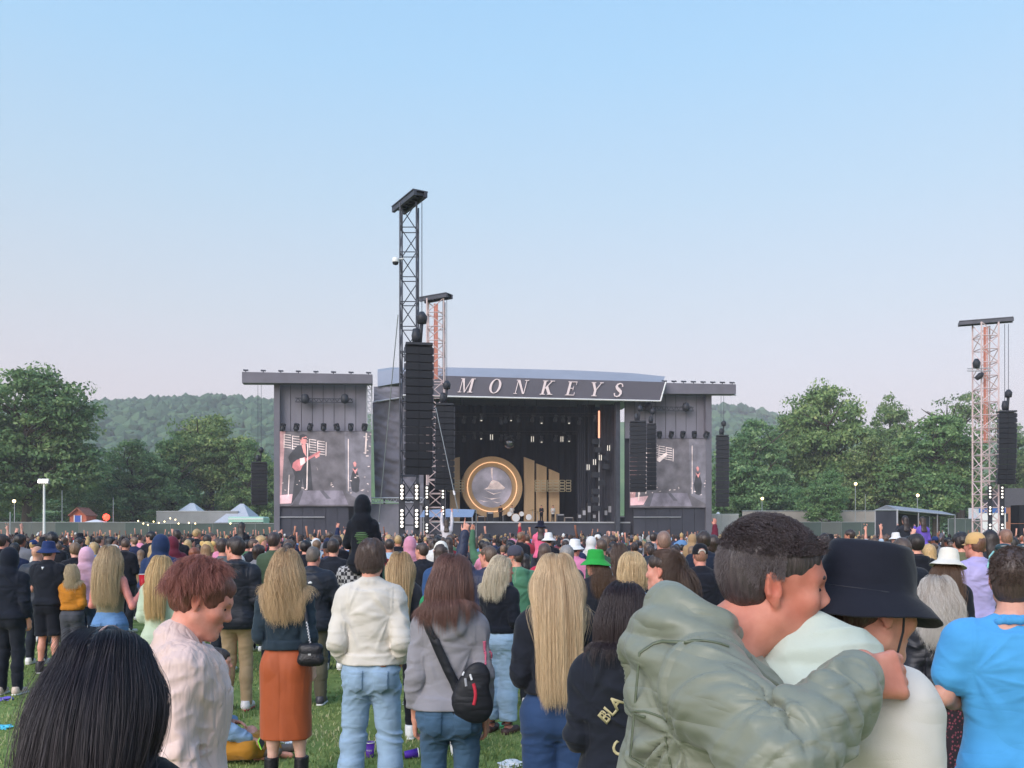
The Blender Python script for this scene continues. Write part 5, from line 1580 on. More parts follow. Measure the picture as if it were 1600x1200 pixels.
    def leg_folds(s, V, Q, amp):
        N = normals(V, Q); d = np.zeros(len(V)); sd0 = s.seed * .7; wob = .03 * vnoise(V * 4 + sd0)
        for zc, wd, fr, sl, g in ((.80, .07, 19, .5, 1.), (.52, .10, 20, .1, 1.), (.16, .13, 21, -.1, 1.25), (.94, .05, 16, -.3, .5)):
            w = np.exp(-((V[:, 2] - zc) / wd) ** 2) * g
            d += w * ridge(np.stack([V[:, 0] * 4 + sd0, V[:, 1] * 4, (V[:, 2] + wob + sl * np.abs(np.abs(V[:, 0]) - .09)) * fr + sd0], 1))
        return V + N * (amp * d)[:, None]
    def top(s, color, name='sweater', mat='knit', hem=.93, e=.022, sleeve=1.0, hood=None, collar=True, amp=.0045, flare=0., amps=None, vox=None, es=None, rib=True, scoop=False, fx=6., fz=13.):
        es = e * .72 if es is None else es
        A = [s.p_torso(e, hem, flare=flare)]
        if rib: A.append(loft([(hem, 0, -.002, s._rx(hem) + e + .004 + flare, s._ry(hem) + e + .006 + flare), (hem + .06, 0, -.002, s._rx(hem + .06) + e + .01 + flare, s._ry(hem + .06) + e + .013 + flare)], .02))
        if hem < 1.0: A += s.p_butt(e * .8)
        if sleeve > 0:
            A += s.p_shoulder(e * .55)
            for sd in (-1, 1): A += s.p_arm(sd, es, sleeve)
        elif not scoop:
            A += [rc((sd * .05, -.03, 1.44), (sd * .11, -.02, 1.40), .035 + e * .5, .04 + e * .5, .04) for sd in (-1, 1)]
        if collar:
            n = 12; o3 = np.array([s.sX(1.47), s.sY(1.47), 0]); ring = [o3 + np.array([.070 * math.cos(t) * (1.0 if s.sex == 'm' else .88), -.034 + .066 * math.sin(t), 1.472 - .02 * math.sin(t)]) for t in np.linspace(0, 2 * math.pi, n)]
            A += chain(ring, [.011] * n, .012)
        if hood == 'down':
            n = 9; o3 = np.array([s.sX(1.46), s.sY(1.46), 0]); ring = [o3 + np.array([.115 * math.sin(t), -.055 - .085 * math.cos(t), 1.462 + .012 * math.cos(t)]) for t in np.linspace(-1.9, 1.9, n)]
            A += chain(ring, [.014, .022, .028, .031, .032, .031, .028, .022, .014], .03)
            A += [el(o3 + [0, -.132, 1.405], (.098, .034, .078), rot(0, -14, 0), .035)]
        if hood == 'up':
            A += [el(s.hc + s.Rh @ np.array([0, -.03, .012]), (.112, .128, .135), s.Rh, .03), rc((0, -.05, 1.45), s.hc + s.Rh @ np.array([0, -.04, -.06]), .095, .1, .05), el((0, -.09, 1.47), (.12, .07, .06), None, .04)]
        sub = []
        if hood == 'up': sub = [el(s.hc + s.Rh @ np.array([0, .115, -.02]), (.075, .1, .1), s.Rh, .02)]
        if sleeve == 0 or scoop: sub = [rc((0, -.03 + .0, 1.5), (0, .05, 1.42), .075, .07, .02)] + [el((sd * (SHX[s.sex] * s.w + .045), -.02, 1.36), (.062, .12, .12), None, .02) for sd in (-1, 1)]
        cuts = [((0, 0, hem), (0, 0, -1))]
        o = s.mesh(name, A, color, mat, sub, cuts, amp, fx, fz, vox, fold='top', hem=hem)
        s.topA = A; s.cl += A
        if sleeve >= 1.0 and rib:
            pass
        return o
    def _rx(s, z): return float(np.interp(z, [r[0] for r in s.rings], [r[3] for r in s.rings]))
    def _ry(s, z): return float(np.interp(z, [r[0] for r in s.rings], [r[4] for r in s.rings]))
    def trousers(s, color, name='trousers', mat='denim', e=.014, ek=.016, ea=.022, amp=.004, waist=1.02, to=None, vox=None, pockets=False, belt=None):
        A = [loft([(.80, 0, 0, .13, .10), (.88, 0, -.004, s._rx(.88) + .012, s._ry(.88) + .012), (.94, 0, -.004, s._rx(.94) + .010, s._ry(.94) + .010), (waist, 0, -.002, s._rx(waist) + .010, s._ry(waist) + .010)], .04)] + s.p_butt(.006)
        for sd in (-1, 1): A += s.p_leg(sd, e, ek, ea)
        cuts = [((0, 0, waist - .005), (0, 0, 1)), ((0, 0, .035 if to is None else to), (0, 0, -1))]
        o = s.mesh(name, A, color, mat, (), cuts, amp, 8., 16., vox, fold='leg')
        s.trA = A
        if pockets:
            for sd in (-1, 1):
                s.patch('back_pocket', name, [(sd * .035, .955), (sd * .135, .95), (sd * .13, .84), (sd * .085, .815), (sd * .04, .84)], color, mat, .005)
            s.band('waistband', name, waist - .035, waist - .006, color, mat)
        return o
    def band(s, name, on, z0, z1, color, mat):
        pass
    def patch(s, name, on, poly, color, mat='knit', off=.004, parent=None, frm=-1, n=9, raise_=.0, smooth=True, x_shift=0):
        """a thin piece of cloth laid on a garment, seen from behind: polygon in the person's x, z"""
        o, V, Q = s.parts[on]
        if not hasattr(s, 'bvh'): s.bvh = {}
        if on not in s.bvh: s.bvh[on] = BVHTree.FromPolygons([tuple(v) for v in V], [tuple(q) for q in Q])
        bvh = s.bvh[on]
        bm = bmesh.new()
        vs = [bm.verts.new((p[0], 0, p[1])) for p in poly]; f = bm.faces.new(vs)
        ext = max(max(p[0] for p in poly) - min(p[0] for p in poly), max(p[1] for p in poly) - min(p[1] for p in poly))
        bmesh.ops.triangulate(bm, faces=[f])
        while max(e.calc_length() for e in bm.edges) > max(ext / n, s.vox * 1.2) and len(bm.verts) < 900:
            L = max(ext / n, s.vox * 1.2)
            bmesh.ops.subdivide_edges(bm, edges=[e for e in bm.edges if e.calc_length() > L], cuts=1, use_grid_fill=True)
            bmesh.ops.triangulate(bm, faces=bm.faces[:])
        kill = []
        for v in bm.verts:
            h = bvh.ray_cast(Vector((v.co.x, frm * 1.0, v.co.z)), Vector((0, -frm, 0)))
            if h[0] is None: h = bvh.find_nearest(Vector((v.co.x, frm * .2, v.co.z)))
            v.co = h[0] + h[1].normalized() * off
        me = bpy.data.meshes.new(name)
        bm.normal_update()
        for fc in bm.faces: fc.smooth = smooth
        bm.to_mesh(me); bm.free()
        c = lin(color) if isinstance(color, (str,)) else color
        r_ = obj(name, me, M[mat] if isinstance(mat, str) else mat, parent or o, c)
        sm = r_.modifiers.new('thickness', 'SOLIDIFY'); sm.thickness = max(off * .9, .002); sm.offset = -1
        return r_
    def text(s, name, on, txt, size, at_, turn, color, mat='knit', off=.004, shear=0., bold=.0):
        cu = bpy.data.curves.new('lettering', 'FONT'); cu.body = txt; cu.size = size; cu.align_x = 'CENTER'; cu.align_y = 'CENTER'; cu.resolution_u = 3; cu.offset = bold; cu.shear = shear
        to = bpy.data.objects.new('lettering', cu); COL.objects.link(to)
        bpy.context.view_layer.update()
        me = bpy.data.meshes.new_from_object(to.evaluated_get(bpy.context.evaluated_depsgraph_get()))
        bpy.data.objects.remove(to); bpy.data.curves.remove(cu)
        o, V, Q = s.parts[on]
        if not hasattr(s, 'bvh'): s.bvh = {}
        if on not in s.bvh: s.bvh[on] = BVHTree.FromPolygons([tuple(v) for v in V], [tuple(q) for q in Q])
        c_, s_ = math.cos(turn), math.sin(turn)
        for v in me.vertices:
            x, z = at_[0] + v.co.x * c_ - v.co.y * s_, at_[1] + v.co.x * s_ + v.co.y * c_
            h = s.bvh[on].ray_cast(Vector((x, -1.5, z)), Vector((0, 1, 0)))
            if h[0] is not None: v.co = h[0] + h[1] * off
            else: v.co = Vector((x, -.1, z))
        me.name = name
        r_ = obj(name, me, M[mat], o, lin(color))
        sm = r_.modifiers.new('thickness', 'SOLIDIFY'); sm.thickness = .002; sm.offset = -1
        return r_
    def skirt(s, color, z0, z1=1.03, w0=.2, mat='knit', name='skirt', amp=.006):
        A = [loft([(z0, 0, 0, w0, w0 * .8), ((z0 + .9) / 2, 0, -.005, (w0 + s._rx(.9) + .02) / 2, (w0 * .8 + s._ry(.9) + .03) / 2), (.9, 0, -.01, s._rx(.9) + .018, s._ry(.9) + .022), (z1, 0, 0, s._rx(z1) + .012, s._ry(z1) + .012)], .03)] + s.p_butt(.012)
        return s.mesh(name, A, color, mat, (), [((0, 0, z0 + .01), (0, 0, -1)), ((0, 0, z1 - .01), (0, 0, 1))], amp, 14., 2.5)
    def shoes(s, color='e8e6e4', sole='d8d6d2', name='shoe', high=0., mat='leather', h=.0):
        for sd in (-1, 1):
            an = s.an[sd]; b = np.array([an[0], an[1], 0])
            A = [rc(b + [0, -.045, .05], b + [sd * .02, .15, .04], .044, .034, .03), rc(b + [0, -.04, .05], b + [0, -.03, .11 + high], .045, .05, .03)]
            if high: A += [rc(b + [0, -.03, .1], an + [0, 0, high], .052, .055, .03)]
            o = s.mesh(name, A, color, mat, (), [((0, 0, .012), (0, 0, -1)), ((0, 0, .105 + high), (0, 0, 1))], 0, vox=max(s.vox * .8, .006))
            B = [rc(b + [0, -.05, .015], b + [sd * .02, .16, .015], .047, .04, .01)]
            s.mesh('sole', B, sole, 'rubber', (), [((0, 0, .022), (0, 0, 1)), ((0, 0, 0), (0, 0, -1))], 0, vox=max(s.vox * .8, .006), parent=o)
        return s
    # -- hair
    def T(s, p): return s.hc + s.Rh @ np.asarray(p, float)
    def cap_hair(s, color, tail=None, puff=.012, low=-.05, amp=.006, name='hair', tw=.09, fade=False, front=.0, lift=0., vox=None):
        """solid base of the hair: close cap, optional hanging mass down to z = tail"""
        A = [el(s.T((0, -.022 - puff * .3, .038 + lift)), (.0765 + puff, .096 + puff, .084 + puff), s.Rh, .02)]
        A.append(el(s.T((0, .012, .05 + lift)), (.069 + puff, .074 + puff, .058 + puff), s.Rh, .02))
        if low < -.03: A.append(el(s.T((0, -.055, low + .04)), (.068 + puff * .7, .05 + puff * .6, .06), s.Rh, .03))
        sub = [el(s.T((0, .118, -.05)), (.085, .07, .104 + front), s.Rh, .02)] + [el(s.T((sd * .09, .0, -.025)), (.03, .028, .045), s.Rh, .015) for sd in (-1, 1)]
        cuts = [(s.T((0, 0, low - .03)), s.Rh @ np.array([0, .35, -.94]))] if tail is None else []
        if tail is not None:
            back = -.055
            zt = s.hc[2] + .03
            rgs = [(tail, 0, s._yb(tail) - .012, tw * .75, .02), ((tail + 1.40) / 2 if tail < 1.3 else tail + .02, 0, (s._yb((tail + 1.4) / 2)) - .015, tw, .025), (1.44, 0, -.105, tw * .95, .035), (1.54, 0, -.085, tw * .95, .05), (zt, 0, -.045, .078, .06)]
            rgs = sorted({round(r[0], 3): r for r in rgs}.values())
            A.append(loft(rgs, .03))
            sub = sub[:1]
        V, Q = sdf(A, vox or s.vox, sub, cuts)
        N = normals(V, Q)
        g = vnoise(V * [70, 70, 9] + s.seed) * .6 + vnoise(V * [35, 35, 12] + s.seed) * .6
        V = V + N * (amp * g)[:, None]
        o = obj(name, np_mesh(name, V, Q), M['hair_cap'], s.root, lin(color) if isinstance(color, str) else color)
        s.capA = A
        return o
    def _yb(s, z):
        return -(s._ry(z) + .025) - .006 if z < 1.40 else -.1
    def strands(s, color, n=2500, L=(.35, .45), part=0.0, curl=0., freq=30., vol=.012, rad=.0011, K=14, grav=.5, name='hair_strands', clump=160, cl_amp=.008, cl_shade=.32, roots=.5, tips=1.0, tail=None, stiff=.0, front=.55, sweep=0.0, back=.25, low=-.5, parent=None, tie=None, messy=0.0, col2=None, keep=None, spread=.085, hug=.75, lfn=None):
        if n > 600: n = int(n * 1.9); rad = rad * .62
        rg = np.random.default_rng(s.seed + n)
        D = rg.normal(0, 1, (n * 4, 3)); D /= np.linalg.norm(D, axis=1)[:, None]
        ok = ~((D[:, 1] > .28) & (D[:, 2] < front)) & ~((np.abs(D[:, 0]) > .78) & (D[:, 2] < -.12) & (D[:, 1] > -.2)) & (D[:, 2] > low)
        if keep is not None: ok &= keep(D)
        D = D[ok][:n]; n = len(D)
        if n == 0: return None
        c0 = np.array([0, -.018, .036]); rr = np.array([.0765, .097, .0835])
        loc = c0 + D * rr
        nl = D / rr; nl /= np.linalg.norm(nl, axis=1)[:, None]
        sx = np.where(D[:, 0] - part > 0, 1., -1.)
        wx = np.clip((D[:, 1] + .15) / .75, 0, 1)
        fl = np.stack([sx * .9 * wx * (1 - .3 * np.abs(D[:, 0])) + D[:, 0] * .45 * (1 - wx), -.3 - .45 * (1 - wx) * np.clip(D[:, 2] + .3, 0, 1) - .4 * np.clip(D[:, 1], 0, 1) + sweep, -.15 - .6 * (1 - np.clip(D[:, 2], 0, 1))], 1)
        if stiff: fl = fl * (1 - stiff) + nl * stiff
        P = s.hc + loc @ s.Rh.T; dirn = fl @ s.Rh.T; dirn /= np.linalg.norm(dirn, axis=1)[:, None]
        Nw = nl @ s.Rh.T
        cid = rg.integers(0, clump, n)
        cph = rg.uniform(0, 6.28, clump); cof = rg.normal(0, 1, (clump, 3)); nz_ = lambda fq, o_: vnoise(D * fq + s.seed + o_); cof_ = 1.1 * np.stack([nz_(6, 3), nz_(6, 13), nz_(6, 23)], 1) + .8 * np.stack([nz_(15, 5), nz_(15, 15), nz_(15, 25)], 1) + .25 * cof[cid]; cl2 = rg.uniform(.85, 1.1, clump)
        Ls = rg.uniform(L[0], L[1], n) * cl2[cid]
        if tail is not None: Ls = np.clip((P[:, 2] - tail) * 1.06 + .05 + rg.normal(0, .022, n) + .03 * cof_[:, 0] - .05 * rg.random(n) ** 3, .05, 2)
        if lfn is not None: Ls = Ls * lfn(D)
        st = Ls / (K - 1)
        marg = .003 + vol * rg.uniform(0.05, 1, n)
        out = [P.copy()]
        fwd = s.Rh @ np.array([0, 1., 0]); rgt = s.Rh @ np.array([1., 0, 0])
        E = np.eye(3) * .004
        coll = s.cl
        for k in range(1, K):
            g = grav * (k / K) ** .5 * 1.3
            dirn = dirn * (1 - g * .45) + np.array([0, 0, -1.]) * g + (-fwd) * back * max(0, 1 - k / (K * .5)) * .5
            xr = (P - s.hc) @ rgt
            dirn = dirn - rgt * (np.clip(np.abs(xr) - spread, 0, .1) * np.sign(xr) * 4.0 * (k > K * .25))[:, None]
            if messy: dirn += rg.normal(0, messy, (n, 3))
            if tie is not None:
                tv = np.asarray(tie) - P; dl = np.linalg.norm(tv, axis=1)[:, None]
                wgt = np.clip(1.2 - .0 * dl, 0, 1) * (k < K * .45)
                dirn = dirn * (1 - .75 * wgt) + tv / (dl + 1e-4) * wgt * .9
            dirn /= np.linalg.norm(dirn, axis=1)[:, None] + 1e-9
            P = P + dirn * st[:, None]
            q_ = (P - s.hc) @ s.Rh - c0; rs = rr + (.006 + marg)[:, None]; rl = np.sqrt(((q_ / rs) ** 2).sum(1))
            near = (rl > 1) & (q_[:, 2] > -.05) & (q_[:, 1] < .10)
            hw = np.clip((q_[:, 2] + .05) / .09, 0, 1); hw = hw * hw * (3 - 2 * hw) * hug
            if hug: P[near] = s.hc + (c0 + q_[near] * (1 - hw[near] * (1 - 1 / rl[near]))[:, None]) @ s.Rh.T
            f = field_at(coll, P)
            bad = f < marg
            if bad.any():
                Pb = P[bad]; fb = f[bad]
                G = np.stack([field_at(coll, Pb + E[i]) - fb for i in range(3)], 1) / .004
                G /= np.linalg.norm(G, axis=1)[:, None] + 1e-6
                P[bad] = Pb + G * (marg[bad] - fb)[:, None]
                nd_ = P[bad] - out[-1][bad]; nd_ /= np.linalg.norm(nd_, axis=1)[:, None] + 1e-9
                dirn[bad] = nd_
            out.append(P.copy())
        Pt = np.stack(out, 1)
        t = np.linspace(0, 1, K)[None, :, None]
        ph = cph[cid][:, None] + rg.normal(0, .25, n)[:, None]
        arc = Ls[:, None] * np.linspace(0, 1, K)[None]
        if curl:
            env = np.clip(np.linspace(0, 1, K) * 1.8, 0, 1)[None]
            Pt = Pt + curl * (env * np.cos(ph + freq * arc))[..., None] * rgt + curl * (env * np.sin(ph + freq * arc))[..., None] * np.array([0, .35, .0]) + curl * .9 * (env * np.abs(np.sin(ph + freq * arc)))[..., None] * (Nw * [1, 1, .2])[:, None, :]
        Pt = Pt + cl_amp * t ** 1.2 * cof_[:, None, :] * [1, .5, .3] + rg.normal(0, .0012, Pt.shape) * t
        cu = bpy.data.hair_curves.new(name)
        cu.add_curves([K] * n)
        cu.attributes['position'].data.foreach_set('vector', np.ascontiguousarray(Pt, dtype=np.float32).ravel())
        ra = cu.attributes.get('radius') or cu.attributes.new('radius', 'FLOAT', 'POINT')
        rad_ = rad * np.clip(1.25 - np.linspace(0, 1, K) ** 3, .3, 1)[None] * rg.uniform(.7, 1.2, n)[:, None]
        ra.data.foreach_set('value', rad_.astype(np.float32).ravel())
        sh = cu.attributes.new('shade', 'FLOAT', 'POINT')
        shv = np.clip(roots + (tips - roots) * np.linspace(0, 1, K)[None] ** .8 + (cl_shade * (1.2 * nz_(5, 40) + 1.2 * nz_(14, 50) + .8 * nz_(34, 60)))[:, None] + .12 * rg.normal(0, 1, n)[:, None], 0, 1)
        sh.data.foreach_set('value', np.ascontiguousarray(shv, dtype=np.float32).ravel())
        cu.materials.append(M['hair'])
        o = bpy.data.objects.new(name, cu); o.color = lin(color) if isinstance(color, str) else color
        link(o, parent or s.root); o['kind'] = 'stuff'
        return o
    # -- hats
    def hat_obj(s, name, prof, color, mat='knit', n=40, off=(0, -.012, .0), sx=1.05, sy=1.23, tilt=0., wave=0., label=None):
        m = MB().lathe(prof, n)
        V = np.array(m.v); Q = np.array(m.f)
        th = np.arctan2(V[:, 1], V[:, 0]); r = np.hypot(V[:, 0], V[:, 1])
        V[:, 2] += wave * np.clip((r - .085) / .06, 0, 1) * (np.sin(2 * th + 1) + .5 * np.sin(3 * th + s.seed))
        V *= [sx, sy, 1]
        V = V @ rot(0, tilt, 0).T + np.array(off)
        V = V + .0025 * fbm(V * 28 + s.seed, 2)[:, None] * np.array([1, 1, .6])
        V = s.hc + V @ s.Rh.T
        o = obj(name, np_mesh(name, V, Q), M[mat], s.root, lin(color))
        if label: o['label'] = label
        return o
    def bucket_hat(s, color, brim=.055, tilt=-4, hgt=.0, wave=.006, mat='knit', z=0.022):
        pr = [(0, .128 + hgt), (.04, .128 + hgt), (.068, .123 + hgt), (.076, .114 + hgt), (.080, .095 + hgt), (.085, .07), (.089, .04), (.0915, .025), (.098, .014), (.098 + brim * .5, -.006), (.098 + brim, -.032), (.099 + brim, -.034), (.096 + brim, -.036), (.092, .012), (.086, .03)]
        return s.hat_obj('bucket_hat', [(r, zz + z) for r, zz in pr], color, mat, wave=wave, tilt=tilt)
    def cap_hat(s, color, mat='knit', backward=False):
        o = s.hat_obj('cap', [(0, .134), (.03, .131), (.06, .118), (.08, .09), (.0885, .055), (.09, .02), (.087, .018), (.084, .05)], color, mat, sy=1.16)
        a = np.linspace(-1.05, 1.05, 12); V = []; sg = -1 if backward else 1
        for i, t in enumerate(a):
            for r0, zz in ((.085, .024), (.155, .006), (.156, .003), (.085, .02)):
                ex = .095 if r0 < .1 else .10 + .075 * math.cos(t * 1.3)
                V.append((math.sin(t) * (.085 if r0 < .1 else .088), sg * (math.cos(t) * ex - .018), zz + .004 * math.cos(t * 2)))
        Q = [(4 * i + j, 4 * i + 4 + j, 4 * i + 4 + (j + 1) % 4, 4 * i + (j + 1) % 4) for i in range(11) for j in range(4)]
        obj('peak', np_mesh('peak', s.hc + np.array(V) @ s.Rh.T, np.array(Q)), M[mat], o, o.color)
        return o
    def beanie(s, color, name='beanie', tall=.0):
        return s.hat_obj(name, [(0, .142 + tall), (.03, .138 + tall), (.062, .122 + tall * .6), (.084, .088), (.094, .05), (.097, .012), (.1, .01), (.101, -.012), (.094, -.014), (.09, .03)], color, sy=1.14)
    def world(s):
        return Matrix.LocRotScale(s.root.location, s.root.rotation_euler, s.root.scale)
    def prop(s, name, me, mat, label, cat, color=None, group=None):
        """a thing the person carries: a thing of its own, built in the person's space"""
        o = obj(name, me, M[mat] if isinstance(mat, str) else mat, None, color)
        o.matrix_world = s.world()
        return tag(o, label, cat, group)
    def P(s, p): return s.world() @ Vector(p)
# ------------------------------------------------------------------ the people in front
SKA, SKB, SKC = 'cf8f7e', 'd79c88', 'b98068'
INK = '23262f'; NAVY = '262c40'
def lock(w=6): pass

def bag_on_strap(f, on, pts, w, th, color, name, label, cat, off=.012):
    """strap as a ribbon over the garment through (x, z, side) points; side -1 back, +1 front"""
    o, V, Q = f.parts[on]
    if not hasattr(f, 'bvh'): f.bvh = {}
    if on not in f.bvh: f.bvh[on] = BVHTree.FromPolygons([tuple(v) for v in V], [tuple(q) for q in Q])
    b = f.bvh[on]; P = []; N = []
    for x, z, sd in pts:
        h = b.ray_cast(Vector((x, sd * 1.2, z)), Vector((0, -sd, 0))) if sd else b.find_nearest(Vector((x, -.02, z + .2)))
        if h[0] is None: h = b.find_nearest(Vector((x, sd * .15, z)))
        P.append(np.array(h[0]) + np.array(h[1]) * off); N.append(np.array(h[1]))
    return P, N
def ribbon(P, N, w, th):
    V = []; F_ = []
    for i, (p, n) in enumerate(zip(P, N)):
        t = P[min(i + 1, len(P) - 1)] - P[max(i - 1, 0)]; t /= np.linalg.norm(t) + 1e-9
        s_ = np.cross(t, n); s_ /= np.linalg.norm(s_) + 1e-9
        V += [p - s_ * w / 2, p + s_ * w / 2, p + s_ * w / 2 + n * th, p - s_ * w / 2 + n * th]
    for i in range(len(P) - 1):
        for j in range(4): F_.append((4 * i + j, 4 * i + 4 + j, 4 * i + 4 + (j + 1) % 4, 4 * i + (j + 1) % 4))
    return V, F_

# 1 dark-haired woman right in front, lower left
f = Figure('long dark haired person with a centre parting, right in front at lower left', 160, 1.86, H=1.685, arms=('front', 'front'), head=(0, -8, 0), vox=.007)
f.skin_body(vox=.012); f.top('191a20', 'cardigan', hem=.8, e=.03); f.trousers('20222a')
f.cap_hair('1b171b', puff=.004, low=-.09, vox=.006)
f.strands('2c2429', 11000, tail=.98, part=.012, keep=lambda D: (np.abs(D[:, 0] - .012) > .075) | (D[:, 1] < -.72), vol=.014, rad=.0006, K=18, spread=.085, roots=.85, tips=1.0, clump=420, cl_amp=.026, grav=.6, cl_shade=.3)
f.strands('40353a', 260, tail=.98, part=.012, vol=.022, rad=.0004, K=18, spread=.095, messy=.05, cl_amp=.022, hug=.6, name='flyaway_hair')
for sd in (-1, 1):
    P = [f.T((sd * .1, -.052 + .012 * k, .042 - .016 * k)) for k in range(4)]
    m = MB(); m.path([Vector(p) for p in P], .0022, 6); m.build('hair_clip', M['alu'], f.root)
PP = [f.T((.012 * .8, -.018 + .1015 * math.sin(t), .036 + .0905 * math.cos(t))) for t in np.linspace(-.75, .7, 14)]
v, q = ribbon(PP, [f.Rh @ np.array([0, math.sin(t), math.cos(t)]) for t in np.linspace(-.75, .7, 14)], .006, .0015); obj('parting', np_mesh('parting', np.array(v), np.array(q)), M['skin'], f.root, lin('b89a90'))

# 2 auburn curls, pale pleated jacket, profile to the right
f = Figure('person with tousled auburn hair and pale pink pleated jacket, looking down', 292, 3.15, H=1.795, yaw=-66, head=(-12, -24, 0), arms=('hang', 'hang'), skin='dd9a88', vox=.0055)
f.skin_body(vox=.006, tone=True, brow='b07a68')
f.top('d8bdb6', 'pleated_jacket', 'pleat', hem=.86, e=.035, amp=.007, fx=26., fz=3.5)
f.trousers('25262e', mat='knit'); f.shoes('2a2a2e')
f.cap_hair('6e443c', puff=.014, low=-.055, amp=.012, vox=.008)
f.strands('9a6256', 5200, L=(.04, .075), low=-.22, curl=.011, freq=55, vol=.018, rad=.0008, K=14, stiff=.3, grav=.25, clump=360, cl_amp=.034, roots=.55, front=.3, messy=.07, back=.1, keep=lambda D: (D[:, 1] < .55) & ~((np.abs(D[:, 0]) > .55) & (D[:, 2] < .12) & (D[:, 1] > -.35)))
# jacket yoke seam
o, V, Q = f.parts['pleated_jacket']

# 5 dark bob, black hoodie with gothic lettering
f = Figure('dark bobbed person in a black hoodie with gold gothic lettering behind the green jacket', 972, 3.55, H=1.67, yaw=-12, head=(-14, -6, 0), arms=('front', 'front'), w=1.08, vox=.0065)
f.skin_body(vox=.01); f.top(INK, 'hoodie', hem=.86, e=.04, hood='down', amp=.007)
f.trousers('22242c', mat='knit'); f.shoes('303036')
f.cap_hair('2a2124', puff=.01, low=-.1); f.strands('3a2e30', 3600, tail=1.49, part=-.02, vol=.022, rad=.0009, spread=.1, roots=.8, clump=240)
f.text('lettering', 'hoodie', 'BLA', .075, (-.035, 1.26), R(50), 'b9ae88', bold=.002)
f.text('lettering', 'hoodie', 'C', .08, (.0, 1.10), R(60), 'b9ae88', bold=.002)
# 6 very long blonde hair
f = Figure('person with very long straight blonde hair down to the waist of a black sweatshirt', 870, 4.7, H=1.765, w=1.12, arms=('front', 'front'), head=(4, -4, 0), vox=.0065)
f.skin_body(vox=.01); f.top(INK, 'sweatshirt', hem=1.04, e=.034, amp=.006)
f.trousers('33496f', mat='knit', e=.03, ek=.035, ea=.04, pockets=False, amp=.007, waist=1.06); f.shoes()
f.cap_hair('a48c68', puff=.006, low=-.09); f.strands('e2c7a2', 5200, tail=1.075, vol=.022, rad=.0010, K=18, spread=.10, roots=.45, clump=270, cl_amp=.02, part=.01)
# 7 grey hoodie with crossbody bag
f7 = f = Figure('person in a grey hoodie and blue jeans with a black bag across the back', 703, 4.75, H=1.755, w=1.08, head=(-34, -4, 0), arms=('hang', 'hang'), vox=.0065)
f.skin_body(vox=.007, tone=True); f.top('8e8b92', 'hoodie', hem=.955, e=.027, hood='down', amp=.006)
f.trousers('48627c', 'jeans', e=.008, ek=.006, ea=.008, amp=.007, pockets=True); f.shoes('e4e4e6')
f.cap_hair('5d423c', puff=.008, low=-.09); f.strands('79574e', 4600, tail=1.44, vol=.02, rad=.0010, spread=.115, roots=.7, clump=210, part=-.02, cl_amp=.015)
V, Q = sdf([rc(f.T((sd * .083, .0, .008)), f.T((sd * .070, .105, .006)), .0028, .0028, .002) for sd in (-1, 1)] + [rc(f.T((.03 + .026 * math.cos(a), .112, .002 + .02 * math.sin(a))), f.T((.03 + .026 * math.cos(a + .6), .112, .002 + .02 * math.sin(a + .6))), .0025, .0025, .002) for a in np.arange(0, 6.2, .6)], .0035)
obj('glasses', np_mesh('glasses', V, Q), M['black_metal'], f.root)
pts = [(-.175, 1.34, 0)] + [(-.15 + .022 * k, 1.39 - .045 * k, -1) for k in range(12)]
P, N = bag_on_strap(f, 'hoodie', [(-.118, 1.435, -1)] + [(-.118 + .0165 * k, 1.415 - .034 * k, -1) for k in range(12)], .05, .005, INK, '', '', '')
v, q = ribbon(P, N, .052, .005)
bag = empty('crossbody_bag', f.root.location, 'black crossbody bag with a red zip worn diagonally on the grey hoodie', 'bag')
bag.rotation_euler = f.root.rotation_euler; bag.scale = f.root.scale
o, V, Q = f.parts['hoodie']
cx, cz = .128, 1.055
def bagpt(x, z): return (cx + x, cz + z)
bb = f.bvh['hoodie'].ray_cast(Vector((cx, -1.2, cz)), Vector((0, 1, 0)))[0]
Rb = rot(0, 0, -24)
A = [el((cx, bb.y - .045, cz), (.092, .042, .165), rot(0, 0, 27), .03), el((cx + .035, bb.y - .04, cz - .07), (.095, .045, .09), rot(0, 0, 27), .05)]
V, Q = sdf(A, .006); V = wrinkle(V, Q, .003, 12, 12, 4.)
obj('bag_body', np_mesh('bag_body', V, Q), M['shell'], bag, lin('1d1e25'))
bv = BVHTree.FromPolygons([tuple(x) for x in V], [tuple(x) for x in Q])
def on_bag(pl, w, th, name, col, mat='knit'):
    PP = []; NN = []
    for x, z in pl:
        h = bv.ray_cast(Vector((cx + x, -1.5, cz + z)), Vector((0, 1, 0)))
        if h[0] is None: h = bv.find_nearest(Vector((cx + x, bb.y - .08, cz + z)))
        PP.append(np.array(h[0]) + np.array(h[1]) * .001); NN.append(np.array(h[1]))
    v_, q_ = ribbon(PP, NN, w, th); obj(name, np_mesh(name, np.array(v_), np.array(q_)), M[mat], bag, lin(col))
on_bag([(.018 + .012 * math.sin(t * 1.5), .05 - .018 * k) for k, t in enumerate(np.linspace(0, 2, 7))], .018, .004, 'red_zip', 'c03848')
on_bag([(.0, .095), (.004, .082), (.01, .068)], .011, .005, 'zip_pull', 'd8d8dc')
on_bag([(-.028, .075), (-.025, .055), (-.022, .035)], .014, .003, 'label_tag', '9a9aa0')
on_bag([(-.07, .13), (-.066, .115), (-.06, .1)], .012, .004, 'zip_pull', 'd8d8dc')
obj('strap', np_mesh('strap', np.array(ribbon(P, N, .052, .005)[0]), np.array(q)), M['shell'], bag, lin('24252c'))
m = MB()
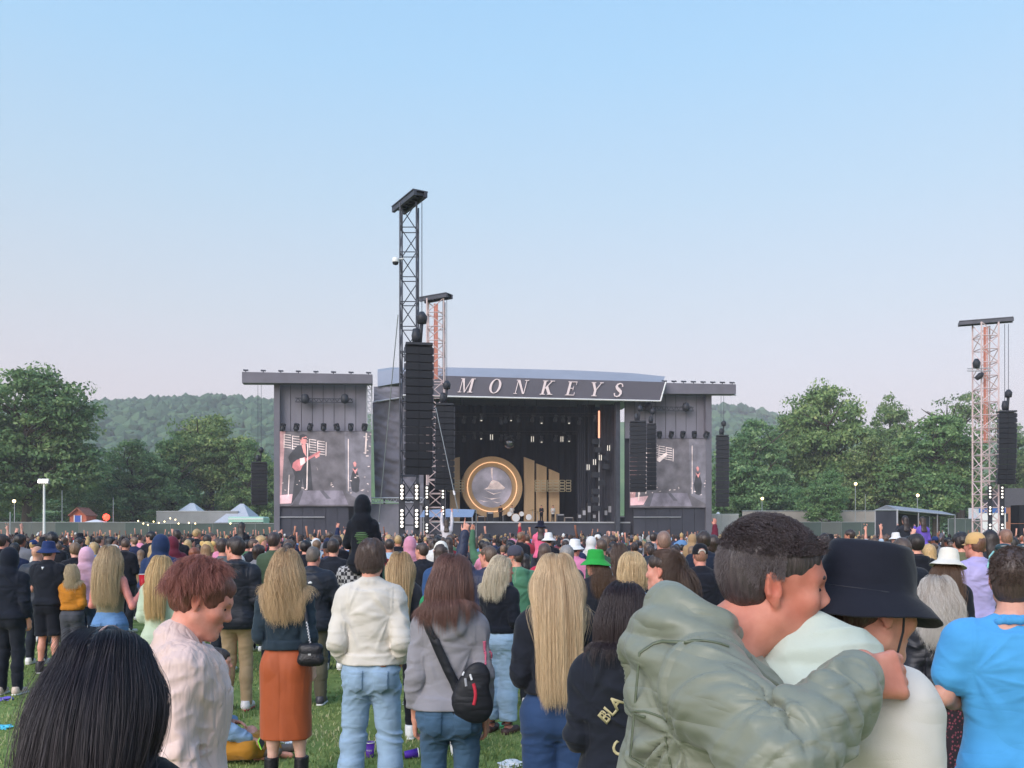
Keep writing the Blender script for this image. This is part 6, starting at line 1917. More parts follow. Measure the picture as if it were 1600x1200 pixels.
for a in np.linspace(0, 5.2, 9): m.tube((cx - .02 + .018 * math.cos(a), bb.y - .055, cz - .175 + .018 * math.sin(a)), (cx - .02 + .018 * math.cos(a + .65), bb.y - .055, cz - .175 + .018 * math.sin(a + .65)), .0035, 6)
m.build('ring_clip', M['alu'], bag)
f.patch('sleeve_print', 'hoodie', [(.235, 1.30), (.262, 1.31), (.268, 1.22), (.242, 1.215)], 'd06a86', off=.003)

# 8 white sweater
f = Figure('man in a white sweatshirt and pale blue straight jeans standing with his hands in front', 580, 5.85, H=1.83, sex='m', arms=('pocket', 'pocket'), w=1.02, legs={'k-1': (-.125, .02, .5), 'k1': (.125, .02, .5), 'a-1': (-.155, -.02, .085), 'a1': (.155, -.02, .085)}, vox=.0075)
f.skin_body(vox=.01); f.top('cec7be', 'sweatshirt', hem=.985, e=.03, amp=.008)
f.trousers('8ea6bf', 'jeans', e=.022, ek=.026, ea=.03, amp=.008, pockets=True); f.shoes('e6e6e6')
f.cap_hair('4c3d37', puff=.014, low=-.075, amp=.007); f.strands('5e4c44', 3600, L=(.05, .075), vol=.012, rad=.0013, K=8, grav=.3, roots=.75, clump=210, front=.4, stiff=.1)
f.patch('leather_tag', 'jeans', [(.085, 1.0), (.12, 1.0), (.12, .975), (.085, .975)], '8a5a44', 'leather', .006)
# 9 orange skirt
f9 = f = Figure('person with wavy blonde hair, dark sweater and rust orange midi skirt with black boots', 447, 6.6, H=1.745, w=1.1, head=(6, -4, 2), arms=('front', 'hang'), skin='d8b0a0', legs={'k-1': (-.09, 0, .5), 'k1': (.10, .02, .5), 'a-1': (-.11, -.02, .085), 'a1': (.13, .0, .085)}, vox=.0085)
f.skin_body(vox=.009); f.top('2b3742', 'sweater', hem=1.03, e=.036, amp=.007)
f.skirt('a3502c', .365, 1.06, .205, mat='drape', amp=.008); f.shoes('1c1c22', '141418', 'boot', high=.13)
f.cap_hair('5a4638', puff=.012, low=-.09); f.strands('d2b48c', 3400, tail=1.31, curl=.014, freq=30, vol=.024, rad=.0014, K=18, spread=.12, roots=.25, clump=165, cl_amp=.025)
h = [f.sh[1] + [-.03, -.01, .085], f.sh[1] + [.02, -.075, -.02], np.array([.215, -.145, 1.2]), np.array([.235, -.165, 1.1])]
bag = empty('shoulder_bag', f.root.location, 'black quilted shoulder bag on a silver chain hanging beside the orange skirt', 'bag'); bag.scale = f.root.scale
V, Q = sdf([el((.245, -.175, 1.005), (.085, .04, .07), None, .02), rc((.18, -.175, 1.05), (.31, -.175, 1.05), .035, .035, .03), rc((.175, -.18, .965), (.315, -.18, .965), .038, .038, .04)], .0075)
g = np.sin((V[:, 0] + V[:, 2]) * 150) * np.sin((V[:, 0] - V[:, 2]) * 150)
V = V + normals(V, Q) * (.003 * np.abs(g))[:, None]
obj('bag_body', np_mesh('bag_body', V, Q), M['leather'], bag, lin('1b1b22'))
V, Q = sdf([el((.245, -.208, 1.035), (.075, .012, .038), None, .01)], .006); obj('flap', np_mesh('flap', V, Q), M['leather'], bag, lin('22222a'))
m = MB(); m.box((.245, -.222, 1.012), (.022, .008, .012)); m.build('clasp', M['alu'], bag)
P = [np.array([.12, -.09, 1.465]), np.array([.16, -.105, 1.4]), np.array([.19, -.13, 1.3]), np.array([.205, -.14, 1.24])]
v, q = ribbon(P, [np.array([.3, -.95, .2])] * 4, .03, .006); obj('strap', np_mesh('strap', np.array(v), np.array(q)), M['leather'], bag, lin('2b2c34'))
m = MB()
for k in range(15):
    a = np.array([.205 + .0022 * k, -.142 - .0012 * k, 1.24 - .0105 * k]); m.tube(a, a + [(.006 if k % 2 else -.006), -.004, -.012], .0045, 5)
m.build('chain', M['alu'], bag)

# 10-20 the row behind on the left
f = Figure('man in black hooded jacket and tan chinos with white and red trainers', 371, 9.5, H=1.83, sex='m', head=(62, 0, 0), arms=('front', 'front'), w=1.1, skin=SKB)
f.skin_body(tone=True); f.top('1f222c', 'jacket', 'shell', hem=.83, e=.04, hood='down', amp=.006); f.trousers('ab9172', 'chinos', 'knit', e=.012, ek=.014, ea=.016, amp=.006); f.shoes('e2dcdc', 'b04a50', 'trainer')
f.cap_hair('352a28', puff=.012)
f = Figure('person in black tracksuit with the hood up at the left border', 16, 10.4, H=1.69, sex='m', arms=('hang', 'hang'), w=1.12)
f.skin_body(); f.top('20242f', 'hoodie', hem=.92, e=.035, hood='up', amp=.007); f.trousers('23262f', 'joggers', 'knit', e=.018, ek=.02, ea=.02, amp=.007); f.shoes('c9b6a8')
f = Figure('man in black shorts and t-shirt with a navy bucket hat', 76, 12, H=1.74, sex='m', arms=('front', 'front'), w=1.15)
f.skin_body(); f.top('20232c', 't_shirt', hem=.92, e=.03, sleeve=.55, amp=.007); f.trousers('1e2029', 'shorts', 'knit', e=.035, ek=.05, ea=.05, to=.5, amp=.006); f.shoes('2b2b30', high=.06); f.cap_hair('5a4538', puff=.001); f.bucket_hat('2b3a66')
f.patch('back_logo', 't_shirt', [(-.02, 1.43), (.02, 1.43), (0, 1.395)], 'e6e6e6')
f = Figure('short blonde person in a cropped mustard jacket raising one hand', 113, 12, H=1.45, arms=('cross', 'front'), head=(40, 0, 0), w=1.1)
f.skin_body(); f.top('b9782c', 'jacket', 'denim', hem=1.02, e=.045, amp=.007); f.trousers('4b4d55', 'jeans', e=.03, ek=.04, ea=.04); f.shoes('e0e0e0'); f.cap_hair('b09a78', tail=1.42, tw=.07); f.strands('c9b592', 900, tail=1.42, rad=.0022, vol=.02, curl=.01)
f14 = f = Figure('person in olive tank top and denim shorts, sunglasses on long ash blonde hair', 172, 9.3, H=1.745, arms=('front', ((.30, -.07, 1.12), (.335, .08, 1.27))), skin='d88c82', w=1.06)
f.skin_body(tone=True); f.top('7d7866', 'tank_top', hem=1.0, e=.012, sleeve=0, collar=False, amp=.005, rib=False); f.trousers('6286b4', 'denim_shorts', e=.02, ek=.05, ea=.05, to=.74, waist=1.07, amp=.006, pockets=True); f.shoes('dedede')
f.cap_hair('6e6252', puff=.01); f.strands('cdb48e', 2400, tail=1.22, vol=.018, rad=.0018, curl=.006, spread=.11, roots=.4, clump=135, cl_amp=.03)
m = MB(); pp = [f.T((x, y, z)) for x, y, z in ((-.085, -.03, .07), (-.075, .03, .112), (-.03, .055, .128), (.03, .055, .128), (.075, .03, .112), (.085, -.03, .07))]; m.path([Vector(p) for p in pp], .004, 6); m.build('sunglasses', M['white_paint'], f.root)
def cup(loc, col, label, h=.13, r=.042, tilt=(0, 0, 0), text=None):
    t = empty('drink_cup', loc, label, 'cup'); t.rotation_euler = tilt
    MB().lathe([(0, 0.002), (r * .72, 0), (r * .74, .004), (r, h), (r * .93, h - .003), (r * .7, .01), (0, .01)], 24).build('cup_wall', surf('cup_' + col, lin(col), .4, .03), t, True)
    MB().lathe([(r * .98, h - .004), (r * 1.04, h - .003), (r * 1.05, h + .003), (r * .98, h + .004)], 24).build('rim', M['white_paint'], t, True)
    return t
w_ = f.P(f.wr[1] + np.array([.0, .05, .075]))
cup((w_.x, w_.y, w_.z - .02), 'cc2233', 'red plastic cup held up by the person in the olive tank top', .12, .045)
f = Figure('person with long straight honey blonde hair over a loose pale green dress', 252, 8.6, H=1.66, arms=('front', 'front'), w=1.05)
f.skin_body(); f.top('b4c2ac', 'dress', hem=.55, e=.035, flare=.08, amp=.008, rib=False, fx=9, fz=4); f.trousers('30323a', 'leggings', 'knit', e=.003, ek=.003, ea=.003); f.shoes('d8d8d8')
f.cap_hair('8c744f', puff=.006); f.strands('dcbc88', 2300, tail=1.19, vol=.02, rad=.0018, roots=.45, clump=150, spread=.09, cl_amp=.015)
f = Figure('tall person in a navy hooded top with the hood up behind the pale green dress', 252, 11.6, H=1.84, sex='m', w=1.1)
f.skin_body(); f.top('2b3a5c', 'hoodie', hem=.9, e=.04, hood='up', amp=.007); f.trousers('25262e', mat='knit'); f.shoes()
f = Figure('person in a pale pink hoodie with the hood up beside the ash blonde hair', 136, 12.6, H=1.66)
f.skin_body(); f.top('e3b4c8', 'hoodie', hem=.9, e=.04, hood='up', amp=.007); f.trousers('40506a'); f.shoes()
f = Figure('person in a tan bear eared hat and yellow skirt behind the auburn curls', 324, 12.8, H=1.73, skin='dba694')
f.skin_body(); f.top('8a7a68', 'sweater', hem=.98, e=.03); f.skirt('c9a548', .45, 1.04, .24, amp=.01); f.shoes('e8e8e8'); f.cap_hair('8a6a4a', tail=1.4)
b = f.beanie('cfae74', 'bear_hat', .01)
for sd in (-1, 1):
    V, Q = sdf([el(f.T((sd * .085, 0, .115)), (.045, .022, .042), f.Rh, .01)], .012); obj('hat_ear', np_mesh('hat_ear', V, Q), M['knit'], b, lin('cfae74'))
f = Figure('broad man in a dark navy zip jacket with greying cropped hair', 488, 9.8, H=1.73, sex='m', w=1.25, arms=('hang', ((.27, .02, 1.14), (.14, .22, 1.05))), head=(-8, -10, 0), skin=SKA)
f.skin_body(); f.top('20242f', 'jacket', 'shell', hem=.82, e=.045, amp=.008); f.trousers('5a5648', 'cargo_trousers', 'knit', e=.02, ek=.03, ea=.03, amp=.006); f.shoes('40404a')
f.cap_hair('6a5f58', puff=.004); f.patch('chest_logo', 'jacket', [(-.005, 1.36), (.02, 1.37), (.04, 1.36), (.04, 1.345), (-.005, 1.345)], 'e0e0e0')
f = Figure('broad necked man in a black t-shirt next to the navy zip jacket', 521, 12.3, H=1.79, sex='m', w=1.15)
f.skin_body(); f.top(INK, 't_shirt', hem=.9, e=.03, sleeve=.55, amp=.007); f.trousers('3c4a60'); f.shoes(); f.cap_hair('3b302e')
# 21 the pair on shoulders
S21 = 10.9
f = Figure('person in black and white checked shirt carrying a hooded friend on shoulders', 556, S21 + .1, H=1.74, sex='m', w=1.08, arms=(((.26, .08, 1.2), (.17, .26, 1.33)), ((.26, .08, 1.2), (.17, .26, 1.33))))
f.skin_body(); o = f.top('d8d8da', 'checked_shirt', hem=.88, e=.03, amp=.006); f.trousers('2a2e3a'); f.shoes(); f.cap_hair('3a2f2c')
mm, nt, b = new_mat('black_white_check'); tc = nd(nt, 'ShaderNodeTexCoord'); ck = nd(nt, 'ShaderNodeTexChecker', i_Scale=22.); ck.inputs['Color1'].default_value = lin('26262c'); ck.inputs['Color2'].default_value = lin('a9a8aa')
nt.links.new(tc.outputs['Object'], ck.inputs[0]); nt.links.new(ck.outputs[0], b.inputs['Base Color']); b.inputs['Roughness'].default_value = .9
o.data.materials[0] = mm
LEG = {'k-1': (-.16, .30, .86), 'k1': (.16, .30, .86), 'a-1': (-.13, .30, .47), 'a1': (.13, .30, .47)}
f = Figure('person in black hood with green back print on the checked shirt wearer', 567, S21 - .03, H=1.72, w=.98, legs=LEG, z0=.60, arms=(((.24, .04, 1.16), (.1, .2, 1.42)), ((.235, .02, 1.13), (.15, .2, 1.02))))
f.skin_body(); f.top('1c1f27', 'hoodie', hem=.9, e=.035, hood='up', amp=.008); f.trousers('1f2129', mat='knit', amp=.006)
for sd in (-1, 1): f.mesh('shoe', [rc(f.an[sd] + [0, -.03, -.04], f.an[sd] + [0, .15, -.06], .045, .036, .03)], 'd8d8d8', 'leather', amp=0)
rg = random.Random(5)
for k in range(9):
    w = .10 - .016 * abs(k - 2); z = 1.30 - .02 * k; x0 = -w + rg.uniform(-.02, .02)
    f.patch('back_print', 'hoodie', [(x0, z), (x0 + 1.7 * w + .02, z + .008), (x0 + 1.7 * w, z - .008), (x0, z - .011)], '4f6a48' if k != 1 else '5f7a5c', off=.004)
f = Figure('person with dark to blonde ombre hair in black trousers beside the white sweatshirt', 626, 8.2, H=1.70, arms=('front', 'front'), w=1.05)
f.skin_body(); f.top('3a3a42', 'top', hem=.95, e=.025); f.trousers('1c1e26', mat='knit', e=.008, ek=.01, ea=.012); f.shoes('e8e8ea', 'e8e8ea', 'trainer', high=.03)
f.cap_hair('433630', puff=.008); f.strands('dcbf92', 2200, tail=1.18, vol=.024, rad=.0017, roots=.0, clump=150, spread=.1, part=0.)
f = Figure('person in a bright green top mostly hidden behind the grey hoodie', 696, 7.6, H=1.62, arms=('front', 'front'), w=1.25)
f.skin_body(); f.top('2f8a5c', 'top', hem=.9, e=.035); f.trousers('20222a', mat='knit'); f.shoes('f0f0f0', 'f0f0f0', 'trainer', high=.03); f.cap_hair('4a3a34', tail=1.45)
f = Figure('person in a cream striped knitted hat and blue top behind the grey hoodie', 689, 10.4, H=1.75, w=1.05)
f.skin_body(); f.top('35507a', 'top', hem=.9, e=.03); f.trousers('30343e'); f.shoes(); f.cap_hair('3d302d', tail=1.36, puff=.016, low=-.1); f.beanie('e2dcd2', 'striped_hat', .015)
for z, c in ((.03, 'b0605c'), (.015, '4a4650'), (.045, 'c99a88')): f.hat_obj('hat_stripe', [(.0985, z - .003), (.1, z), (.0985, z + .003), (.09, z)], c, sy=1.14)
f = Figure('person with wavy pale blonde bob turned in profile, black sweater and pale jeans with sandals', 782, 8.45, H=1.645, yaw=-28, head=(-44, -4, 0), arms=('cross', 'front'), skin='d08f80', w=1.1)
f.skin_body(tone=True); f.top('1f222b', 'sweater', hem=1.0, e=.032, amp=.006); f.trousers('9db6cf', 'jeans', e=.035, ek=.05, ea=.05, to=.13, amp=.007)
for sd in (-1, 1):
    a = f.an[sd]; s_ = obj('sandal', None, None, f.root) if False else f.mesh('sandal', [rc(a * [1, 1, 0] + [0, -.06, .018], a * [1, 1, 0] + [sd * .02, .15, .018], .05, .045, .01)] + [rc(a * [1, 1, 0] + [-.05, y, .03], a * [1, 1, 0] + [.05 + sd * .01, y, .03], .012, .012, .01) for y in (.08,)] + chain([a * [1, 1, 0] + [.052 * math.cos(t), -.03 + .055 * math.sin(t), .10] for t in np.linspace(0, 6.3, 9)], [.012] * 9, .01), '4a3430', 'leather', amp=0)
f.cap_hair('a8977c', puff=.012, low=-.09); f.strands('ddd0b8', 2300, tail=1.40, curl=.011, freq=34, vol=.03, rad=.0016, spread=.12, clump=150, cl_amp=.03, roots=.55)
f = Figure('man in a sage green hoodie with a dark cap turned sideways', 807, 9.7, H=1.735, sex='m', yaw=10, head=(52, 0, 0), arms=('front', 'front'), w=1.12)
f.skin_body(tone=True); f.top('55856a', 'hoodie', hem=.88, e=.036, hood='down', amp=.007); f.trousers('2b2f38'); f.shoes(); f.cap_hair('4a3a34', puff=.002); f.cap_hat('4a4a58')
f = Figure('man in a dark navy jacket pointing one finger straight up above the crowd', 766, 9.6, H=1.735, sex='m', w=1.18, head=(48, 0, 0), arms=(((.335, .06, 1.60), (.29, .10, 1.885)), 'front'), skin=SKB)
f.armn = ('point', 'front'); f.skin_body(tone=True); f.top('2a3048', 'jacket', 'shell', hem=.86, e=.035, amp=.007); f.trousers('2b2f38'); f.shoes(); f.cap_hair('5f4c40', puff=.006)
f = Figure('person in a bright green bucket hat and black top with brown hair, face turned aside', 934, 9.0, H=1.69, head=(48, -6, 0), arms=('front', 'front'), w=1.08)
f.skin_body(tone=True); f.top(INK, 'top', hem=.88, e=.03); f.trousers('2b3244'); f.shoes(); f.cap_hair('3f3028', puff=.001); f.strands('5e4636', 1500, keep=lambda D: D[:, 2] < -.05, tail=1.34, curl=.012, vol=.03, rad=.0018, spread=.13, roots=.6); f.bucket_hat('2f9a44', tilt=6)
f = Figure('person in a white bucket hat and pink top in the crowd', 897, 13.6, H=1.755, sex='m', head=(-30, 0, 0), skin=SKA)
f.skin_body(); f.top('e28cb4', 'top', hem=.88, e=.03); f.trousers('40506a'); f.shoes(); f.cap_hair('50403a', puff=.001); f.bucket_hat('e4e2e2')
TD = f = Figure('blonde person in a pastel tie dye top beside the very long blonde hair', 988, 5.7, H=1.745, head=(6, 0, 0), arms=('front', 'front'), w=1.06, vox=.0085)
f.skin_body(vox=.011); o = f.top('ffffff', 'tie_dye_top', hem=.9, e=.034, amp=.006); f.trousers('3a4658'); f.shoes()
mm, nt, b = new_mat('pastel_tie_dye'); tc = nd(nt, 'ShaderNodeTexCoord'); n1 = nd(nt, 'ShaderNodeTexNoise', i_Scale=4.2, i_Detail=2.5, i_Distortion=1.2); nt.links.new(tc.outputs['Object'], n1.inputs[0])
nt.links.new(ramp(nt, n1.outputs[0], [(.28, lin('7ea0dc')), (.40, lin('c6cfe6')), (.47, lin('e6dfe4')), (.54, lin('e7b8d6')), (.62, lin('efe3c0')), (.7, lin('c3dccb'))]), b.inputs['Base Color']); b.inputs['Roughness'].default_value = .9
o.data.materials[0] = mm
f.cap_hair('a88f68', puff=.012, low=-.08); f.strands('dcc298', 1600, L=(.07, .12), vol=.015, rad=.0014, roots=.5, K=10)
f = Figure('brown haired person with a low ponytail and fringe in profile just above the dark bob', 1043, 5.3, H=1.775, head=(58, 0, 0), arms=('front', 'front'), skin='dba08e', vox=.0075)
f.skin_body(vox=.008, tone=True); f.top('3c3c46', 'top', hem=.9, e=.026); f.trousers('2a2f3a'); f.shoes()
f.cap_hair('3c2f2a', puff=.009, low=-.06); tp = f.T((0, -.135, -.005))
f.strands('5a463b', 2600, L=(.30, .40), tie=tp, vol=.012, rad=.0012, curl=.006, K=16, spread=.2, roots=.6, clump=90, cl_amp=.02, grav=.35, back=.1)
f = Figure('tall man with shaved head in a black jacket standing above the crowd', 1037, 10.2, H=1.90, sex='m', w=1.2, arms=('front', 'front'), skin=SKA)
f.skin_body(); f.top('22252e', 'jacket', 'shell', hem=.84, e=.036, amp=.007); f.trousers('2b2f38'); f.shoes(); f.cap_hair('8a6d60', puff=.0025, amp=.001)
f = Figure('man in a black cap worn with its strap showing and a black t-shirt', 1094, 9.5, H=1.755, sex='m', w=1.22, arms=('front', 'front'), skin=SKA)
f.skin_body(); f.top('20222b', 't_shirt', hem=.86, e=.034, sleeve=.6, amp=.007); f.trousers('2b2f38'); f.shoes(); f.cap_hair('9a7060', puff=.002, amp=.001); c_ = f.cap_hat('1c1d24')
V, Q = sdf(chain([f.T((.04 * math.sin(t), -.121 + .01 * abs(t), .028 + .035 * math.cos(t))) for t in np.linspace(-1.5, 1.5, 9)], [.007] * 9, .006), .006); obj('strap_opening', np_mesh('strap_opening', V, Q), M['knit'], c_, lin('d0c8c0'))
f = Figure('tall man with thick dark hair and navy t-shirt behind the black cap', 1099, 12.2, H=1.885, sex='m', w=1.12)
f.skin_body(); f.top('232a3a', 't_shirt', hem=.88, e=.032, sleeve=.6, amp=.007); f.trousers('2b2f38'); f.shoes(); f.cap_hair('3d322e', puff=.02, amp=.012)
f = Figure('person with straight brown hair in a faded denim jacket beside the green bucket hat', 968, 11.8, H=1.735)
f.skin_body(); f.top('7d98ae', 'denim_jacket', 'denim', hem=.98, e=.034); f.trousers('30343e'); f.shoes(); f.cap_hair('4c3c34', tail=1.33, puff=.012); f.strands('5c4a40', 900, tail=1.31, rad=.0024, vol=.022, roots=.7)
f = Figure('man with short brown hair in a dark green top above the green bucket hat', 940, 13.0, H=1.79, sex='m', skin=SKA)
f.skin_body(); f.top('3d5346', 'top', hem=.88, e=.03); f.trousers('30343e'); f.shoes(); f.cap_hair('5c4a40', puff=.007)
f = Figure('silver grey haired person in a charcoal jacket right of the very long blonde hair', 886, 10.8, H=1.715, w=1.05)
f.skin_body(); f.top('3a3a42', 'jacket', 'shell', hem=.88, e=.034); f.trousers('30343e'); f.shoes(); f.cap_hair('8f8a88', puff=.02, low=-.09, amp=.012)
f = Figure('brown haired person in a red top just left of the very long blonde hair', 851, 11.2, H=1.74)
f.skin_body(); f.top('b8324c', 'top', hem=.9, e=.03); f.trousers('30343e'); f.shoes(); f.cap_hair('54423a', tail=1.42, puff=.014)
f = Figure('person in a dusty pink hoodie with the hood up left of the striped knitted hat', 641, 14.2, H=1.80)
f.skin_body(); f.top('cf8fa6', 'hoodie', hem=.9, e=.036, hood='up'); f.trousers('40506a'); f.shoes()
f = Figure('man in a black top with face half turned beside the striped knitted hat', 661, 12.6, H=1.735, sex='m', head=(50, 0, 0))
f.skin_body(); f.top(INK, 'top', hem=.88, e=.034); f.trousers('30343e'); f.shoes(); f.cap_hair('4a3b36', puff=.008)
# right hand side
f = Figure('man in sky blue polo shirt at the right border, sunglasses on cropped hair', 1580, 3.5, H=1.82, sex='m', yaw=-18, head=(-16, 2, 0), w=1.12, arms=(((.245, -.04, 1.19), (.12, .2, 1.12)), 'front'), skin='d09c8a', vox=.0065)
f.skin_body(vox=.0075, tone=True); f.top('4f9cd4', 'polo_shirt', hem=.84, e=.018, sleeve=.54, es=.032, amp=.0045); f.trousers('2b3346'); f.shoes()
A = chain([np.array([.082 * math.cos(t), -.036 + .076 * math.sin(t), 1.468 - .018 * math.sin(t)]) for t in np.linspace(0, 6.28, 14)], [.012] * 14, .012)
f.mesh('collar', A, '4f9cd4', 'knit', (), (), .002)
f.cap_hair('4a3c38', puff=.004, amp=.002, low=-.07); f.strands('4f403a', 3000, L=(.012, .02), stiff=.75, vol=.004, rad=.0011, K=4, grav=.1, front=.5, roots=.9)
m = MB(); pp = [f.T(p) for p in ((-.088, -.06, .05), (-.086, .0, .088), (-.075, .045, .105))]; m.path([Vector(p) for p in pp], .0035, 6); pp = [f.T(p) for p in ((.088, -.06, .05), (.086, .0, .088), (.075, .045, .105))]; m.path([Vector(p) for p in pp], .0035, 6); sg = m.build('sunglasses', surf('mint_plastic', lin('9fd8d4'), .3, 0), f.root)
V, Q = sdf([el(f.T((sd * .038, .058, .118)), (.036, .016, .022), f.Rh @ rot(0, 50, 0), .008) for sd in (-1, 1)], .006); obj('lens', np_mesh('lens', V, Q), surf('dark_lens', lin('30424a'), .1, 0, spec=.6), sg)
f = Figure('person with silvery curls in a black padded jacket and dark floral dress', 1464, 5.45, H=1.60, head=(-10, 0, 0), arms=('front', 'front'), w=1.08, vox=.008)
f.skin_body(vox=.011); f.top('24252e', 'padded_jacket', 'puffer', hem=.92, e=.038, amp=.01, fx=3, fz=22); o = f.skirt('3a2a36', .5, 1.02, .24, name='floral_dress'); f.shoes('30303a')
mm, nt, b = new_mat('dark_floral_print'); tc = nd(nt, 'ShaderNodeTexCoord'); vo = nd(nt, 'ShaderNodeTexVoronoi', i_Scale=45.); nt.links.new(tc.outputs['Object'], vo.inputs[0])
nt.links.new(ramp(nt, vo.outputs['Distance'], [(.25, lin('8a4452')), (.38, lin('2a2028'))]), b.inputs['Base Color']); b.inputs['Roughness'].default_value = .9; o.data.materials[0] = mm
f.cap_hair('8a8582', puff=.016, low=-.1, amp=.01); f.strands('d2ccc6', 2600, tail=1.37, curl=.014, freq=42, vol=.035, rad=.0012, spread=.12, clump=210, cl_amp=.02, roots=.35)
f = Figure('person in a cream white bucket hat and black top with wavy brown hair', 1478, 7.6, H=1.725, head=(-42, -8, 0), arms=('front', 'front'), w=1.1)
f.skin_body(tone=True); f.top(INK, 'top', hem=.88, e=.03); f.trousers('30343e'); f.shoes(); f.cap_hair('43342c', puff=.001); f.strands('6a5140', 1700, keep=lambda D: D[:, 2] < -.05, tail=1.34, curl=.012, vol=.035, rad=.0016, spread=.13, roots=.5); f.bucket_hat('dcd6cc', tilt=-4)
f = Figure('man in a lavender shirt and tan baseball cap', 1525, 9.2, H=1.875, sex='m', w=1.05, arms=('front', 'front'), head=(18, 0, 0), skin=SKA)
f.skin_body(tone=True); f.top('a99fcd', 'shirt', 'shell', hem=.86, e=.034, sleeve=1., amp=.007); f.trousers('2b2f38'); f.shoes(); f.cap_hair('6a4a3c', puff=.003); f.cap_hat('cfa873')
f = Figure('man with cropped brown hair and black t-shirt just left of the cream white bucket hat', 1409, 8.4, H=1.83, sex='m', w=1.12, arms=('front', 'front'))
f.skin_body(); f.top('22262f', 't_shirt', hem=.86, e=.034, sleeve=.6); f.trousers('2b2f38'); f.shoes(); f.cap_hair('54443c', puff=.006)
f = Figure('man with dark hair and black hoodie behind the cropped brown hair on the right', 1431, 10.8, H=1.86, sex='m', w=1.1)
f.skin_body(); f.top('1f2129', 'hoodie', hem=.86, e=.036, hood='down'); f.trousers('2b2f38'); f.shoes(); f.cap_hair('2c2525', puff=.014)
f = Figure('man with thick dark hair in an olive top beside the tan baseball cap', 1501, 11.6, H=1.87, sex='m')
f.skin_body(); f.top('6a6a52', 'top', hem=.88, e=.03); f.trousers('2b2f38'); f.shoes(); f.cap_hair('2f2727', puff=.018, amp=.012)
f = Figure('tall man with reddish shaved head above the sky blue polo shirt', 1571, 12.4, H=1.93, sex='m', w=1.1, skin=SKA)
f.skin_body(); f.top('c9c6c4', 't_shirt', hem=.88, e=.03, sleeve=.6); f.trousers('2b2f38'); f.shoes(); f.cap_hair('8a6656', puff=.003, amp=.001)
f = Figure('blonde person with gathered hair between the two dark haired men on the right', 1451, 12.0, H=1.72)
f.skin_body(); f.top('30323a', 'top', hem=.88, e=.03); f.trousers('2b2f38'); f.shoes(); f.cap_hair('c2a070', tail=1.42, puff=.014)
f = Figure('person with dark brown long hair beside the tan cap above the sunglasses', 1546, 11.0, H=1.90)
f.skin_body(); f.top('30323a', 'top', hem=.88, e=.03); f.trousers('2b2f38'); f.shoes(); f.cap_hair('2c2324', tail=1.36, puff=.016)
f = Figure('bald man with tan scalp in a dark jacket next to the navy bucket hat', 58, 12.8, H=1.69, sex='m', skin='c89a84', w=1.15)
f.skin_body(); f.top('2a303c', 'jacket', 'shell', hem=.86, e=.04); f.trousers('2b2f38'); f.shoes()
f = Figure('man with dark cropped hair in a grey top beside the bear eared hat', 349, 12.0, H=1.80, sex='m', skin=SKA)
f.skin_body(); f.top('5f666a', 'top', hem=.88, e=.03); f.trousers('2b2f38'); f.shoes(); f.cap_hair('40322e', puff=.01)
f = Figure('dark haired man whose head shows above the wavy blonde hair of the orange skirt', 428, 12.6, H=1.88, sex='m')
f.skin_body(); f.top('4a5a48', 'top', hem=.88, e=.03); f.trousers('2b2f38'); f.shoes(); f.cap_hair('453634', puff=.012)
# more pairs on shoulders, farther off
for (px, d, zt, top, hair, hat, lab, clab) in [(845, 20, 2.12, 'e46a8c', '3a2c2a', '1e2030', 'person in a hot pink top and black hat sitting on shoulders in the crowd', 'person carrying the hot pink top on the shoulders'),
        (1414, 24, 2.32, '2c2f38', '2f2526', None, 'dark long haired person in a black top sitting on shoulders in front of the marquee', 'person carrying the dark long haired friend before the marquee'),
        (1441, 24, 2.30, '6f58b8', '3c2e28', None, 'brown haired person in a purple top sitting on shoulders in front of the marquee', 'person carrying the friend in purple before the marquee'),
        (378, 21, 2.12, '23242c', '2a2424', None, 'dark clad person sitting on shoulders in front of the coach', 'person carrying the dark clad friend in front of the coach'),
        (698, 27, 2.30, 'cfcad0', '3a2d2a', None, 'person in pale top, both arms up, on shoulders before the white tower', 'person carrying the friend with both arms up before the white tower')]:
    f = Figure(clab, px, d, H=1.68, sex='m', arms=('front', 'front')); f.skin_body(); f.top('3a3f4a', 'top', hem=.9, e=.03, amp=0); f.trousers('2a2e3a', amp=0); f.shoes(); f.cap_hair('3a2f2c')
    f = Figure(lab, px, d - .12, H=1.66, legs=LEG, z0=zt - 1.66, arms=('raise', 'raise') if px == 698 else ('phone', 'front')); f.skin_body(); f.top(top, 'top', hem=.9, e=.03, amp=0); f.trousers('2a2e3a', amp=0); f.cap_hair(hair, tail=1.3, puff=.001 if hat else .012)
    if hat: f.bucket_hat(hat)

# the person sitting on the grass
f = Figure('person in a denim jacket and mustard trousers sitting on the grass behind the auburn curls', 322, 7.4, H=1.72, sex='m', yaw=-84, z0=-.80, lean=.10, legs={'k-1': (-.2, .36, 1.0), 'k1': (.22, .40, .95), 'a-1': (.1, .48, .90), 'a1': (-.02, .60, .89)}, arms=('front', ((.27, .2, 1.12), (.22, .40, 1.03))), vox=.0095)
f.skin_body(hand=.25); f.top('7f9ab8', 'denim_jacket', 'denim', hem=.86, e=.03, amp=.007); f.trousers('a5742c', 'trousers', 'knit', e=.02, ek=.025, ea=.025, amp=.007)
for sd in (-1, 1): f.mesh('shoe', [rc(f.an[sd] + [0, -.02, -.01], f.an[sd] + [sd * -.04, .17, .0], .045, .036, .03)], '5a5350', 'leather', amp=0)
f.cap_hair('3a2f2c')
w_ = f.P(f.wr[1] + np.array([.02, .12, -.03]))
t = empty('mobile_phone', w_, 'phone in a neon green case held by the person sitting on the grass', 'phone'); t.rotation_euler = (R(15), R(70), R(20))
